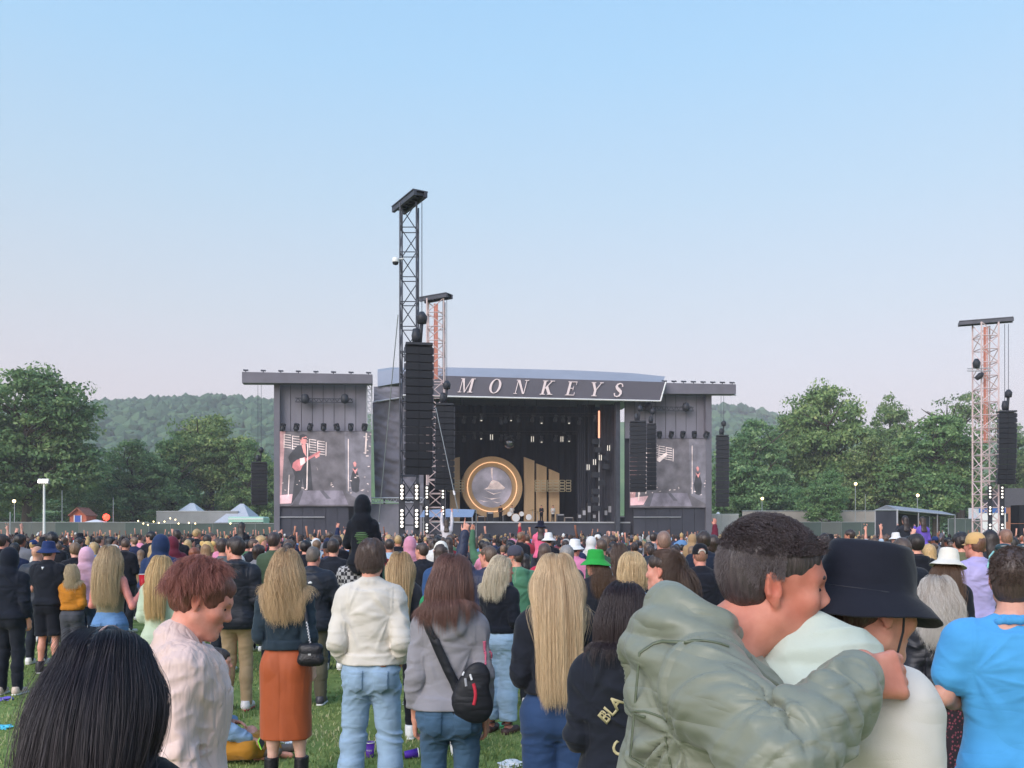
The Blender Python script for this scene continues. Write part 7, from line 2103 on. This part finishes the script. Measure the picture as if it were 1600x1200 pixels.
MB().box((0, 0, 0), (.075, .15, .009)).build('case', surf('neon_green', lin('8fe04a'), .4, 0), t); MB().box((0, 0, .0055), (.066, .138, .002)).build('screen', M['black_metal'], t)
# ------------------------------------------------------------------ the couple close by, on the right
SLM = .90
def loc_of(p, X, d, z0, yaw, H):
    v = Matrix.Rotation(-R(yaw), 3, 'Z') @ (Vector(p) - Vector((X, d, z0)))
    return np.array(v) / (H / 1.75) / np.array([SLM, .4 + .6 * SLM, 1.])
# the man in the sage green jacket
d0, yawm, Hm = 2.0, -76., 1.96
Xm = (1098 - 800) * d0 / F
LO = lambda px, py, d: loc_of(at(px, py, d), Xm, d0, 0, yawm, Hm)
elb, wri = LO(1222, 1205, 1.58), LO(1338, 1060, 1.74)
f = Figure('man in a sage green hooded jacket with his arm round the black bucket hat', 1098, d0, slim=SLM, H=Hm, sex='m', yaw=yawm, head=(-20, -6, 6), arms=('hang', (tuple(elb), tuple(wri))), lean=.02, hdrop=(.115, -.045), w=1.0, skin='c9836f', vox=.0045)
f.el[1] = elb; f.wr[1] = wri; f.sh[1] = f.sh[1] + [0, -.06, .01]
f.armn = ('hang', 'round'); man = f
hd = LO(1425, 1052, 1.80) - wri; hd /= np.linalg.norm(hd)
A, sub = head_prims(f.Rh, f.hc, 'm', 1.06)
base = f.hc + f.Rh @ np.array([0, -.028, -.06])
A += [rc((f.sX(1.42), -.04 + f.sY(1.42), 1.42), base, .062, .056, .03), rc((f.sX(1.42), -.02 + f.sY(1.42), 1.42), f.hc + f.Rh @ np.array([0, .02, -.07]), .055, .05, .04)]
A += [f.p_torso(-.004)] + f.p_shoulder(-.006)
for sd in (-1, 1): A += f.p_arm(sd, -.002) + f.p_leg(sd, -.004) + [rc(f.an[sd] + [0, -.03, -.04], f.an[sd] + [sd * .02, .14, -.055], .036, .027, .03)]
upv = LO(1370, 1000, 1.6) - LO(1370, 1050, 1.6); upv /= np.linalg.norm(upv)
vw = LO(1370, 1050, 1.70) - LO(1370, 1050, 1.55); vw /= np.linalg.norm(vw)      # away from the viewer
A += hand_prims(wri, hd, vw - upv * .15, 1, .5, 1.08, thumb=.15)
A += hand_prims(f.wr[-1], f.wr[-1] - f.el[-1], (1, .25, 0), -1, .5)
V, Q = sdf(A, .0048, sub)
me = np_mesh('body', V, Q)
q = (V - f.hc) @ f.Rh
ear = .8 * np.exp(-(((np.abs(q) - [.084, .012, .0]) / [.014, .03, .035]) ** 2).sum(1)); lips = np.exp(-(((q - [0, .102, -.066]) / [.022, .02, .011]) ** 2).sum(1) * 1.2)
ch = .5 * np.exp(-(((np.abs(q) - [.055, .06, .03]) / [.03, .05, .04]) ** 2).sum(1)); kn = .35 * np.exp(-((V - (wri + hd * .1)) ** 2).sum(1) / .0012)
a = me.attributes.new('tone', 'FLOAT', 'POINT'); a.data.foreach_set('value', np.clip(ear + lips + ch + kn + .12 * vnoise(V * 30), 0, 1).astype(np.float32))
obj('body', me, M['skin'], f.root, lin('c98a76'))
f.cl += [A[0], A[1], A[2], rc((f.sX(1.42), -.04 + f.sY(1.42), 1.42), base, .062, .056, .03)]
# jacket
e = .032; hem = .82
T = [f.p_torso(e, hem)] + f.p_butt(e * .8) + f.p_shoulder(e * .6)
for sd in (-1, 1): T += f.p_arm(sd, .022)
# sleeve bunched at the forearm
s_, e_, w_ = f.sh[1], f.el[1], f.wr[1]
ax = (w_ - e_) / np.linalg.norm(w_ - e_)
u1 = np.cross(ax, [0, 0, 1.]); u1 /= np.linalg.norm(u1); u2 = np.cross(ax, u1)
for k in range(5):
    t = .42 + .09 * k; c = e_ * (1 - t) + w_ * t; r_ = .060 - .012 * k / 4
    ring = [c + (u1 * math.cos(a) + u2 * math.sin(a)) * r_ * (.93 + .07 * math.sin(a * 2 + k * 1.7)) + ax * .012 * math.sin(a * 1.0 + k * 2.1) for a in np.linspace(0, 6.2832, 13)]
    T += chain(ring, [.011 + .005 * math.sin(i * 1.9 + k) for i in range(13)], .018)
o3 = np.array([f.sX(1.46), f.sY(1.46), 0])
for j, (rx, ry, r_, z, yo, zt) in enumerate([(.120, .088, .034, 1.475, -.045, .02), (.100, .072, .026, 1.515, -.03, .03), (.135, .098, .026, 1.442, -.065, 0)]):
    n = 13; ring = [o3 + np.array([rx * math.sin(t), yo - ry * math.cos(t), z + zt * math.cos(t) + .008 * math.sin(3 * t + j)]) for t in np.linspace(-2.0, 2.0, n)]
    T += chain(ring, [r_ * (.45 + .55 * math.cos(t * .62)) for t in np.linspace(-2, 2, n)], .022)
T += [el(o3 + [0, -.122, 1.405], (.11, .03, .07), rot(0, -16, 0), .035)]
cw = w_ - ax * .035
ring = [cw + (u1 * math.cos(a) + u2 * math.sin(a)) * .043 for a in np.linspace(0, 6.2832, 13)]
T += chain(ring, [.010] * 13, .008)
# stand collar
ring = [o3 + np.array([.085 * math.cos(t), -.035 + .08 * math.sin(t), 1.505 - .035 * math.sin(t)]) for t in np.linspace(0, 6.2832, 15)]
T += chain(ring, [.022] * 15, .015)
nk = [rc(o3 + [0, -.03, 1.46], o3 + [0, .05, 1.60], .066, .075, .015)]
V, Q = sdf(T, .0048, nk, [((0, 0, hem), (0, 0, -1))])
V0 = V.copy()
V = wrinkle(V, Q, .003, 9, 16, 3.3, .5)
# drag folds: from the armpit round the back and along the upper arm
N = normals(V, Q)
arm = (e_ - s_) / np.linalg.norm(e_ - s_)
tt = (V - s_) @ arm; L_ = np.linalg.norm(e_ - s_)
dist = np.linalg.norm(V - s_ - np.clip(tt, 0, L_)[:, None] * arm, axis=1)
on_arm = np.clip(1 - np.abs(dist - .085) / .06, 0, 1) * np.clip((tt + .05) / .1, 0, 1) * np.clip((L_ + .1 - tt) / .15, 0, 1)
phi = np.arctan2((V - s_) @ np.cross(arm, [0, 0, 1.]), (V - s_)[:, 2])
fold = ridge(np.stack([tt * 16 + phi * 1.2, phi * .9, np.full(len(V), 2.)], 1))
back = np.clip((-V[:, 1] + .02) / .1, 0, 1) * np.clip((1.42 - V[:, 2]) / .1, 0, 1) * (1 - on_arm)
pt = f.sh[1] + np.array([-.03, -.06, -.09]); rr_ = V - pt; ang = np.arctan2(rr_[:, 2], rr_[:, 0]); rad_ = np.linalg.norm(rr_[:, [0, 2]], axis=1)
fan = ridge(np.stack([ang * 4.2 + .8 * vnoise(V * 5), rad_ * 2.2, np.full(len(V), 7.)], 1)) * np.exp(-((rad_ - .16) / .13) ** 2)
V = V + N * (.012 * on_arm * fold + .013 * back * fan)[:, None]
V = f.folds(V, Q, .009, hem)
M['sage'] = cloth_mat('sage_shell_fabric', 1400., .1, .42, .05, .12,   .4, .8, 12., (((.28, .28, 1.5), .6), ((.34, .34, 1.3), -.8)))
jk = obj('rain_jacket', np_mesh('rain_jacket', V, Q), M['sage'], f.root, lin('7d8174')); f.parts['rain_jacket'] = (jk, V, Q)
f.bvh = {'rain_jacket': BVHTree.FromPolygons([tuple(x) for x in V], [tuple(x) for x in Q])}
def seam(pts2, w=.004, name='seam', col='5d6552', M3=None):
    P = []; Nn = []
    for o_, dr in pts2:
        h = f.bvh['rain_jacket'].ray_cast(Vector(o_), Vector(dr))
        if h[0] is None: continue
        P.append(np.array(h[0]) + np.array(h[1]) * .0006); Nn.append(np.array(h[1]))
    if len(P) > 2:
        v, q_ = ribbon(P, Nn, w, .0022); obj(name, np_mesh(name, np.array(v), np.array(q_)), M['sage'], jk, lin(col))
for xs in (-.05, ): seam([((.105 + .0 * t, -1.2, 1.30 - .022 * t), (0, 1, 0)) for t in range(20)])
seam([((-.16 + .02 * t, -1.2, 1.335 - .004 * math.sin(t)), (0, 1, 0)) for t in range(15)])
seam([((1.2, f.sh[1][1] - .02 + .125 * math.cos(t), f.sh[1][2] - .05 + .135 * math.sin(t)), (-1, 0, 0)) for t in np.linspace(1.2, 5.4, 36)], .006)
seam([((1.2, -.03 - .02 * math.sin(k * .3), 1.26 - .018 * k), (-1, 0, 0)) for k in range(22)], .005)
seam([((.9, -1.2 + 0 * k, 1.33), (-.9 + .0 * k - .12 + .012 * k, 1.2 - .09, 0)) for k in range(12)], .005)
T2 = f.trousers('2d3444', 'jeans', e=.02, ek=.025, ea=.025, amp=0, vox=.012); f.shoes('3a3a40')
V, Q = sdf(chain([o3 + np.array([.076 * math.cos(t), -.03 + .07 * math.sin(t), 1.475 - .02 * math.sin(t)]) for t in np.linspace(0, 6.28, 13)], [.013] * 13, .012), .006); obj('shirt_collar', np_mesh('shirt_collar', V, Q), M['knit'], f.root, lin('3d4a60'))
# hair: dark, greying at the sides, pushed forward at the front
f.cap_hair('443b3c', puff=.006, low=-.045, amp=.003, vox=.005)
f.strands('473d40', 6000, L=(.03, .042), stiff=.42, vol=.012, rad=.0006, K=8, grav=.03, keep=lambda D: D[:, 2] > .3, sweep=1.3, back=-.3, roots=.8, cl_amp=.006, front=-2., messy=.012, lfn=lambda D: np.clip((D[:, 2] - .25) / .5, .25, 1) * (1 + .35 * np.clip(D[:, 1], 0, 1)))
f.strands('6e6567', 7000, L=(.010, .018), stiff=.45, vol=.004, rad=.0005, K=5, grav=.25, keep=lambda D: (D[:, 2] < .5), sweep=-.2, back=.2, roots=.9, clump=100, cl_amp=.001, name='side_hair', front=.45, low=-.42)
f.face('4a3f40')

# the friend in the black bucket hat
dh, yawh, Hh = 2.08, -70., 1.886
f = Figure('person in a black bucket hat and cream hooded top, hugged by the green jacket', 1310, dh, slim=.97, H=Hh, sex='m', yaw=yawh, head=(-4, -8, 0), hdrop=(.05, -.04), arms=('front', 'front'), w=1.12, skin='d9a08e', vox=.005)
f.skin_body(vox=.0055, tone=True)
T = [f.p_torso(.038, .84)] + f.p_butt(.04) + f.p_shoulder(.03)
for sd in (-1, 1): T += f.p_arm(sd, .034)
V, Q = sdf(T, .006, [rc((0, -.03, 1.45), (0, .05, 1.6), .07, .08, .015)], [((0, 0, .84), (0, 0, -1))]); V = f.folds(wrinkle(V, Q, .006, 5, 9, 8., .5), Q, .008, .84)
obj('hooded_top', np_mesh('hooded_top', V, Q), M['knit'], f.root, lin('d4cec6'))
T = []
for (rx, ry, r_, z, yo, zt) in [(.125, .095, .045, 1.475, -.05, .02), (.112, .08, .034, 1.515, -.045, .03), (.135, .115, .036, 1.435, -.075, -.01)]:
    n = 13; ring = [np.array([rx * math.sin(t), yo - ry * math.cos(t), z + zt * math.cos(t)]) for t in np.linspace(-2.2, 2.2, n)]
    T += chain(ring, [r_ * (.5 + .5 * math.cos(t * .6)) for t in np.linspace(-2.2, 2.2, n)], .03)
T += [el((0, -.15, 1.41), (.12, .05, .085), rot(0, -18, 0), .05)]
V, Q = sdf(T, .005, [rc((0, -.03, 1.45), (0, .04, 1.62), .06, .07, .015)]); V = wrinkle(V, Q, .009, 5, 14, 2., .7)
obj('hood', np_mesh('hood', V, Q), M['knit'], f.root, lin('bac4ba'))
f.trousers('2d3444', 'jeans', e=.02, ek=.025, ea=.025, amp=0, vox=.012); f.shoes('e0e0e0')
f.cap_hair('4a3a33', puff=.001, low=-.05)
m = MB(); m.path([Vector(f.T(p)) for p in ((.094, .02, .0), (.085, .03, -.04), (.07, .035, -.085), (.03, .045, -.115), (0, .05, -.12))], .0026, 6); 
hat = f.bucket_hat('20222c', brim=.045, tilt=0, hgt=-.002, wave=.008, z=.018)
m.build('chin_cord', M['black_metal'], hat)
P = [f.T((.0965 * math.cos(t) * 1.02, -.012 + .0965 * math.sin(t) * 1.2, .036)) for t in np.linspace(0, 6.283, 40)]
m = MB(); m.path([Vector(p) for p in P], .0014, 5); m.build('stitching', M['black_metal'], hat)
# ------------------------------------------------------------------ the crowd: individuals first, the far mass as one
HAIR = [('dark brown', '3a2e2b'), ('black', '241f21'), ('brown', '5a473d'), ('blonde', 'b89a6c'), ('light brown', '7d6450'), ('ginger', '8a4f38'), ('grey', '8f8b88')]
HAIRW = [.32, .22, .2, .1, .1, .03, .03]
TOPC = [('black', '20222a'), ('charcoal', '3b3d45'), ('navy', '2a3350'), ('white', 'd8d6d4'), ('grey', '7d7d84'), ('pink', 'd88aa6'), ('red', 'a83444'), ('green', '4c7058'), ('blue', '5f86b4'), ('tan', 'a88a68'), ('burgundy', '6a2c3c'), ('pale blue', 'a9bdd0')]
TOPW = [.34, .12, .12, .09, .08, .05, .03, .04, .05, .03, .02, .03]
BOT = ['23252d', '2e3644', '4a6284', '3a3c44', '6f675a']
SKINS = ['cf9482', 'd79c88', 'c98a78', 'b98068', 'dba694', '8a5a48']
protos = []
def proto(sex, arms, hair, top, head=(0, 0, 0), w=1.0, hat=None):
    f = Figure('crowd', 800, 18, H=1.75, sex=sex, arms=arms, head=head, w=w, vox=.021, seed=len(protos) * 7)
    f.skin_body(); f.top('808080', 'top', amp=.006, vox=.024, **top); f.trousers('404040', amp=.004, vox=.026); f.shoes(); 
    for ch in list(f.root.children):
        if ch.name.startswith('shoe'):
            for g in list(ch.children): bpy.data.objects.remove(g)
    if hair is not None: f.cap_hair('404040', **hair)
    if hat == 'bucket': f.bucket_hat('808080')
    if hat == 'cap': f.cap_hat('808080')
    protos.append((f, hair is not None and hair.get('tail') is not None, top.get('hood') == 'up', hat, sex))
tee = dict(hem=.88, e=.03, sleeve=.58); swt = dict(hem=.9, e=.032); hdy = dict(hem=.88, e=.036, hood='down'); hup = dict(hem=.88, e=.036, hood='up')
proto('m', ('front', 'front'), dict(puff=.008), tee, (12, 0, 0))
proto('m', ('hang', 'front'), dict(puff=.014, amp=.012), swt, (-18, 0, 0), 1.1)
proto('f', ('front', 'front'), dict(tail=1.34, puff=.012), swt, (6, 0, 0))
proto('f', ('phone', 'front'), dict(tail=1.22, puff=.010), tee, (-10, 6, 0))
proto('m', ('raise', 'front'), dict(puff=.006), swt, (0, 5, 0), 1.08)
proto('f', ('front', 'hang'), dict(tail=1.42, puff=.016), hdy, (30, 0, 0))
proto('m', ('front', 'front'), dict(puff=.003, amp=.001), tee, (-30, 0, 0), 1.15)
proto('m', ('front', 'front'), None, hup, (0, 0, 0), 1.05)
proto('m', ('front', 'drink'), dict(puff=.001), tee, (20, 0, 0), 1.0, 'bucket')
proto('m', ('phone', 'phone'), dict(puff=.002), swt, (0, 0, 0), 1.0, 'cap')
proto('f', ('raise', 'raise'), dict(tail=1.30, puff=.012), tee, (0, 8, 0))
proto('f', ('clap', 'clap'), dict(tail=1.26, puff=.01), swt, (-35, 0, 0))
proto('m', ('drink', 'front'), dict(puff=.016, amp=.012), swt, (62, 0, 0), 1.05)
proto('f', ('front', 'phone'), dict(tail=1.40, puff=.018), tee, (-55, 0, 0))
proto('m', ('front', 'cross'), dict(puff=.004), hdy, (35, -12, 0), 1.1)
proto('f', ('cross', 'hang'), dict(puff=.022, low=-.1, amp=.012), swt, (-15, 0, 8))
rg = random.Random(21)
pick = lambda L, W: rg.choices(L, W)[0]
taken = [(o.location.x, o.location.y) for o in bpy.data.objects if o.get('category') == 'person' and 'label' in o and o['label'] != 'crowd']
cells = {}
def free(x, y, r=.5):
    c = (int(x // 1), int(y // 1))
    for i in (-1, 0, 1):
        for j in (-1, 0, 1):
            for (a, b) in cells.get((c[0] + i, c[1] + j), ()):
                if (a - x) ** 2 + (b - y) ** 2 < r * r: return False
    cells.setdefault(c, []).append((x, y)); return True
for p_ in taken: free(p_[0], p_[1], 0)
avoid = [(-4.63, 40), (-4.71, 55), (32, 60), (-19, 80)]
spots = []
tries = 0
while len(spots) < 285 and tries < 40000:
    tries += 1
    y = 13.2 + (26.5 - 13.2) * rg.random() ** .8
    x = rg.uniform(-.6, .6) * y
    if y < 15.5 and rg.random() < .35: continue
    if free(x, y, .56): spots.append((x, y))
spots.sort(key=lambda p: p[1])
used = set()
for (x, y) in spots:
    k = rg.choices(range(16), [12, 10, 12, 7, 3, 9, 8, 5, 5, 5, 3, 4, 8, 8, 8, 8])[0]
    f, longh, hood, hat, sex = protos[k]
    if k not in used: root = f.root; used.add(k); kids = list(root.children)
    else:
        root = f.root.copy(); COL.objects.link(root); kids = []
        for ch in f.root.children:
            c = ch.copy(); COL.objects.link(c); c.parent = root; kids.append(c)
            for g in ch.children: e_ = g.copy(); COL.objects.link(e_); e_.parent = c
    H = rg.gauss(1.755, .09) if sex == 'm' else rg.gauss(1.65, .085)
    sc = H / 1.75
    root.location = (x, y, 0); root.scale = (sc * rg.uniform(.86, 1.0), sc * .94, sc); root.rotation_euler = (0, 0, R(rg.gauss(0, 24)))
    hn, hc_ = pick(HAIR, HAIRW); tn, tc_ = pick(TOPC, TOPW); sk = lin(rg.choice(SKINS)); bt = lin(rg.choice(BOT)); ht = lin(rg.choice(['e0dedc', '20222a', '2b3a66', '3a3c44', 'b8b4b0', '20222a']))
    for ch in kids:
        n = ch.name.split('.')[0]
        ch.color = {'body': sk, 'top': lin(tc_), 'trousers': bt, 'hair': lin(hc_)}.get(n, ht if n in ('cap', 'bucket_hat') else ch.color)
        for g in ch.children: g.color = ch.color
    pose = ['', 'looking left', '', 'hands raised', 'one arm up', 'facing left', 'facing right', '', 'one hand raised', 'hands at face', 'both arms up', 'hands clasped', 'in profile left', 'in profile right', 'head bowed', 'arms folded'][k]
    px_ = 800 + x * F / y
    where = ('far left', 'left', 'left of centre', 'right of centre', 'right', 'far right')[int(np.clip((px_ + 20) // 275, 0, 5))] + (' front rows' if y < 17 else ' middle rows' if y < 21.5 else ' back rows')
    lab = 'person in %s hood' % tn if hood else 'person in %s, %s top' % ('bucket hat' if hat == 'bucket' else hat, tn) if hat else 'person with %s %s hair, %s top' % ('long' if longh else ('cropped' if k == 6 else 'short'), hn, tn)
    lab = lab + (', ' + pose if pose else '') + ', ' + where
    if len(lab.split()) > 16: lab = lab.replace('person with ', '')
    root['label'] = lab; root['category'] = 'person'; root['group'] = 'crowd packed in front of the stage'
for k, pr in enumerate(protos):
    if k not in used:
        for ch in list(pr[0].root.children_recursive) + [pr[0].root]: bpy.data.objects.remove(ch)

# the far crowd, past the limit: one mass of simple figures with their own colours
def low_person(m_arm, sexw):
    V = []; T = []; tag_ = []
    def add(v, t, g):
        b = sum(len(a) for a in V); V.append(np.array(v, float)); T.extend([tuple(i + b for i in q) for q in t]); tag_.append(np.full(len(v), g))
    V0, T0 = ico(1)
    hv = V0 * [.078, .095, .115] + [0, 0, 1.635]
    b = 0; V.append(hv); T.extend([tuple(q) for q in T0]); tag_.append(np.where((V0[:, 1] < .35) & (V0[:, 2] > -.55) | (V0[:, 2] > .55), 1, 0))
    if sexw:
        vv = V0 * [.095, .05, .17] + [0, -.085, 1.5]; add(vv, T0, 1)
    n = 8
    def tube(rings, g):
        v = []; t = []
        for (x, y, z, rx, ry) in rings: v += [(x + rx * math.cos(2 * math.pi * k / n), y + ry * math.sin(2 * math.pi * k / n), z) for k in range(n)]
        for i in range(len(rings) - 1):
            for k in range(n):
                a, b_, c, d = i * n + k, i * n + (k + 1) % n, (i + 1) * n + (k + 1) % n, (i + 1) * n + k
                t += [(a, b_, c), (a, c, d)]
        t += [(0, k + 1, k) for k in range(1, n - 1)] + [((len(rings) - 1) * n, (len(rings) - 1) * n + k, (len(rings) - 1) * n + k + 1) for k in range(1, n - 1)]
        add(v, t, g)
    tube([(0, -.02, 1.42, .06, .06), (0, -.01, 1.56, .05, .055)], 0)
    tube([(0, 0, .86, .19, .14), (0, 0, 1.1, .18, .13), (0, 0, 1.3, .23, .14), (0, -.01, 1.4, .2, .11), (0, -.02, 1.48, .07, .07)], 2)
    tube([(0, 0, .05, .15, .09), (0, 0, .5, .16, .1), (0, 0, .9, .18, .13)], 3)
    for sd in (-1, 1):
        if m_arm == 2 or (m_arm == 1 and sd == 1):
            tube([(sd * .2, 0, 1.38, .06, .06), (sd * .25, .06, 1.62, .05, .05)], 2); tube([(sd * .25, .06, 1.62, .04, .04), (sd * .2, .08, 1.9, .03, .03), (sd * .19, .08, 2.03, .04, .02)], 0)
        else: tube([(sd * .25, .12, 1.1, .05, .06), (sd * .24, -.03, 1.2, .055, .06), (sd * .2, 0, 1.38, .06, .06)], 2)
    return np.concatenate(V), np.array(T), np.concatenate(tag_)
LP = [low_person(a, s_) for a, s_ in ((0, 0), (0, 1), (0, 0), (1, 0), (2, 1), (0, 1))]
VV, TT, CC = [], [], []; nb = 0; cnt = 0; tries = 0
while cnt < 1500 and tries < 30000:
    tries += 1
    y = 24 + (76 - 24) * rg.random() ** .85; x = rg.uniform(-.62, .62) * y
    if y < 26.5 or any((x - a) ** 2 + (y - b) ** 2 < 3 for a, b in avoid): continue
    if x > 20 and 56 < y < 73 and x < 32: continue
    if not free(x, y, .5): continue
    k = rg.choices(range(6), [30, 24, 20, 4 + (y > 60) * 9, 2 + (y > 60) * 4, 15])[0]
    V0, T0, G0 = LP[k]; s_ = rg.gauss(.975, .045); a = rg.gauss(0, .35); c_, sn = math.cos(a), math.sin(a)
    P = V0 * s_; P = np.stack([P[:, 0] * c_ - P[:, 1] * sn + x, P[:, 0] * sn + P[:, 1] * c_ + y, P[:, 2]], 1)
    pal = np.array([lin(rg.choice(SKINS)), lin(pick(HAIR, HAIRW)[1]) if rg.random() > .08 else lin(rg.choice(['d8d6d4', '20222a', '5a5a66'])), lin(pick(TOPC, TOPW)[1]), lin(rg.choice(BOT))])
    VV.append(P); TT.append(T0 + nb); CC.append(pal[G0]); nb += len(P); cnt += 1
me = np_mesh('crowd', np.concatenate(VV), np.concatenate(TT))
ca_ = me.attributes.new('col', 'FLOAT_COLOR', 'POINT'); ca_.data.foreach_set('color', np.concatenate(CC).astype(np.float32).ravel())
mm, nt, b = new_mat('crowd_clothes'); a_ = nd(nt, 'ShaderNodeAttribute', attribute_name='col'); nt.links.new(a_.outputs['Color'], b.inputs['Base Color']); b.inputs['Roughness'].default_value = .85
tag(obj('crowd', me, mm), kind='stuff')
# players on the stage
for (px, lab, tp, arms) in [(800, 'drummer sitting behind the drum kit on the stage', 'd8d4d0', ('phone', 'front')), (846, 'musician in dark clothes beside the drum kit', '2a2c34', ('front', 'front')), (864, 'musician in a white shirt at the right of the drum kit', 'c9c5c2', ('cross', 'front')), (782, 'musician in dark clothes left of the drum kit under the ring', '2c2830', ('front', 'front')), (912, 'stage hand in black at the right of the stage deck', '1c1d22', ('hang', 'front'))]:
    q_ = ST(px, HOR, 7.0); w_ = Vector((q_.x * ca - q_.y * sa, SD + q_.x * sa + q_.y * ca, 0)); zd = ST(px, 816, 1.0).z
    f = Figure(lab, 800, w_.y, x=w_.x, H=1.78, sex='m', yaw=180, arms=arms, z0=zd, vox=.03); f.skin_body(); f.top(tp, 'jacket', hem=.86, e=.03, amp=0); f.trousers('20222a', amp=0); f.shoes(); f.cap_hair('2c2422', puff=.014)
# litter on the grass
def gpt(px, py): d = CAMH * F / (py - HOR); return at(px, py, d)
p = gpt(578, 1183); t = cup((p.x, p.y, 0), '5b2f9a', 'purple paper cup standing upright on the grass beside the pale blue jeans', .125, .042)
m = MB(); m.box((0, -.0385, .07), (.034, .002, .012)); 
cu = bpy.data.curves.new('lettering', 'FONT'); cu.body = 'enjoy'; cu.size = .024; cu.align_x = 'CENTER'; cu.resolution_u = 2
to = bpy.data.objects.new('lettering', cu); COL.objects.link(to); bpy.context.view_layer.update(); me = bpy.data.meshes.new_from_object(to.evaluated_get(bpy.context.evaluated_depsgraph_get())); bpy.data.objects.remove(to)
for v in me.vertices:
    z_ = .058 + v.co.y; r_ = .042 * (.74 + .26 * z_ / .125) + .0008; a = v.co.x / r_
    v.co = Vector((math.sin(a) * r_, -math.cos(a) * r_, z_))
obj('lettering', me, M['white_paint'], t)
p = gpt(632, 1186); t = cup((p.x, p.y, .035), '5a34a8', 'purple cup lying on its side on the grass near the white trainers', .115, .04, (0, R(84), R(12)))
def crumple(px, py, r, col, label, cat='litter', flat=.4, rough=.35):
    p = gpt(px, py); V, T = ico(3)
    n = fbm(V * 2.2 + px, 3); V = V * (1 + .45 * n)[:, None] * [r, r * .7, r * flat]; V[:, 2] += r * flat * .55
    o = obj('crumpled_litter', np_mesh('crumpled_litter', V, T, False), surf('litter_' + col, lin(col), rough, .15, 20.), None); o.location = (p.x, p.y, 0)
    return tag(o, label, cat, 'litter on the grass')
crumple(578, 1080, .07, '4fb4e0', 'small cyan plastic wrapper on the grass between the pale blue jeans', flat=.25)
crumple(640, 1101, .07, 'b9c6cf', 'clear crushed plastic cup on the grass left of the blue jeans')
crumple(652, 1108, .06, '6cb8dc', 'cyan lid lying against the clear crushed plastic cup', flat=.2)
crumple(776, 1137, .085, '7fe0a0', 'mint green crushed paper between the sandals', flat=.3)
crumple(795, 1197, .11, 'd8dadc', 'white crumpled paper at the bottom edge right of the blue jeans', flat=.25)
crumple(9, 1094, .08, '6a5ab8', 'purple and white wrapper on the grass at the left border', flat=.3)
crumple(5, 1139, .08, '52bcd8', 'turquoise wrapper on the grass at the left border', flat=.3)
crumple(243 * 1.0, 1000 * 1.19, .05, 'd8d0c0', 'small pale scrap of paper lying behind the sitting person', flat=.2) if False else None
p = gpt(452, 1162); crumple(452, 1162, .08, 'e2e2e4', 'white crushed paper cup on the grass beside the boots', flat=.4)
# ------------------------------------------------------------------ evening air
hm = bpy.data.materials.new('evening_haze'); hm.use_nodes = True
nt = hm.node_tree
for n in list(nt.nodes): nt.nodes.remove(n)
ho = nt.nodes.new('ShaderNodeOutputMaterial'); pv = nt.nodes.new('ShaderNodeVolumePrincipled')
pv.inputs['Color'].default_value = (0.99, 0.95, 0.98, 1); pv.inputs['Density'].default_value = 0.0006
nt.links.new(pv.outputs[0], ho.inputs['Volume'])
hz = MB().box((0, 1050, 82), (7000, 3100, 166)).build('haze', hm)
tag(hz, kind='stuff')
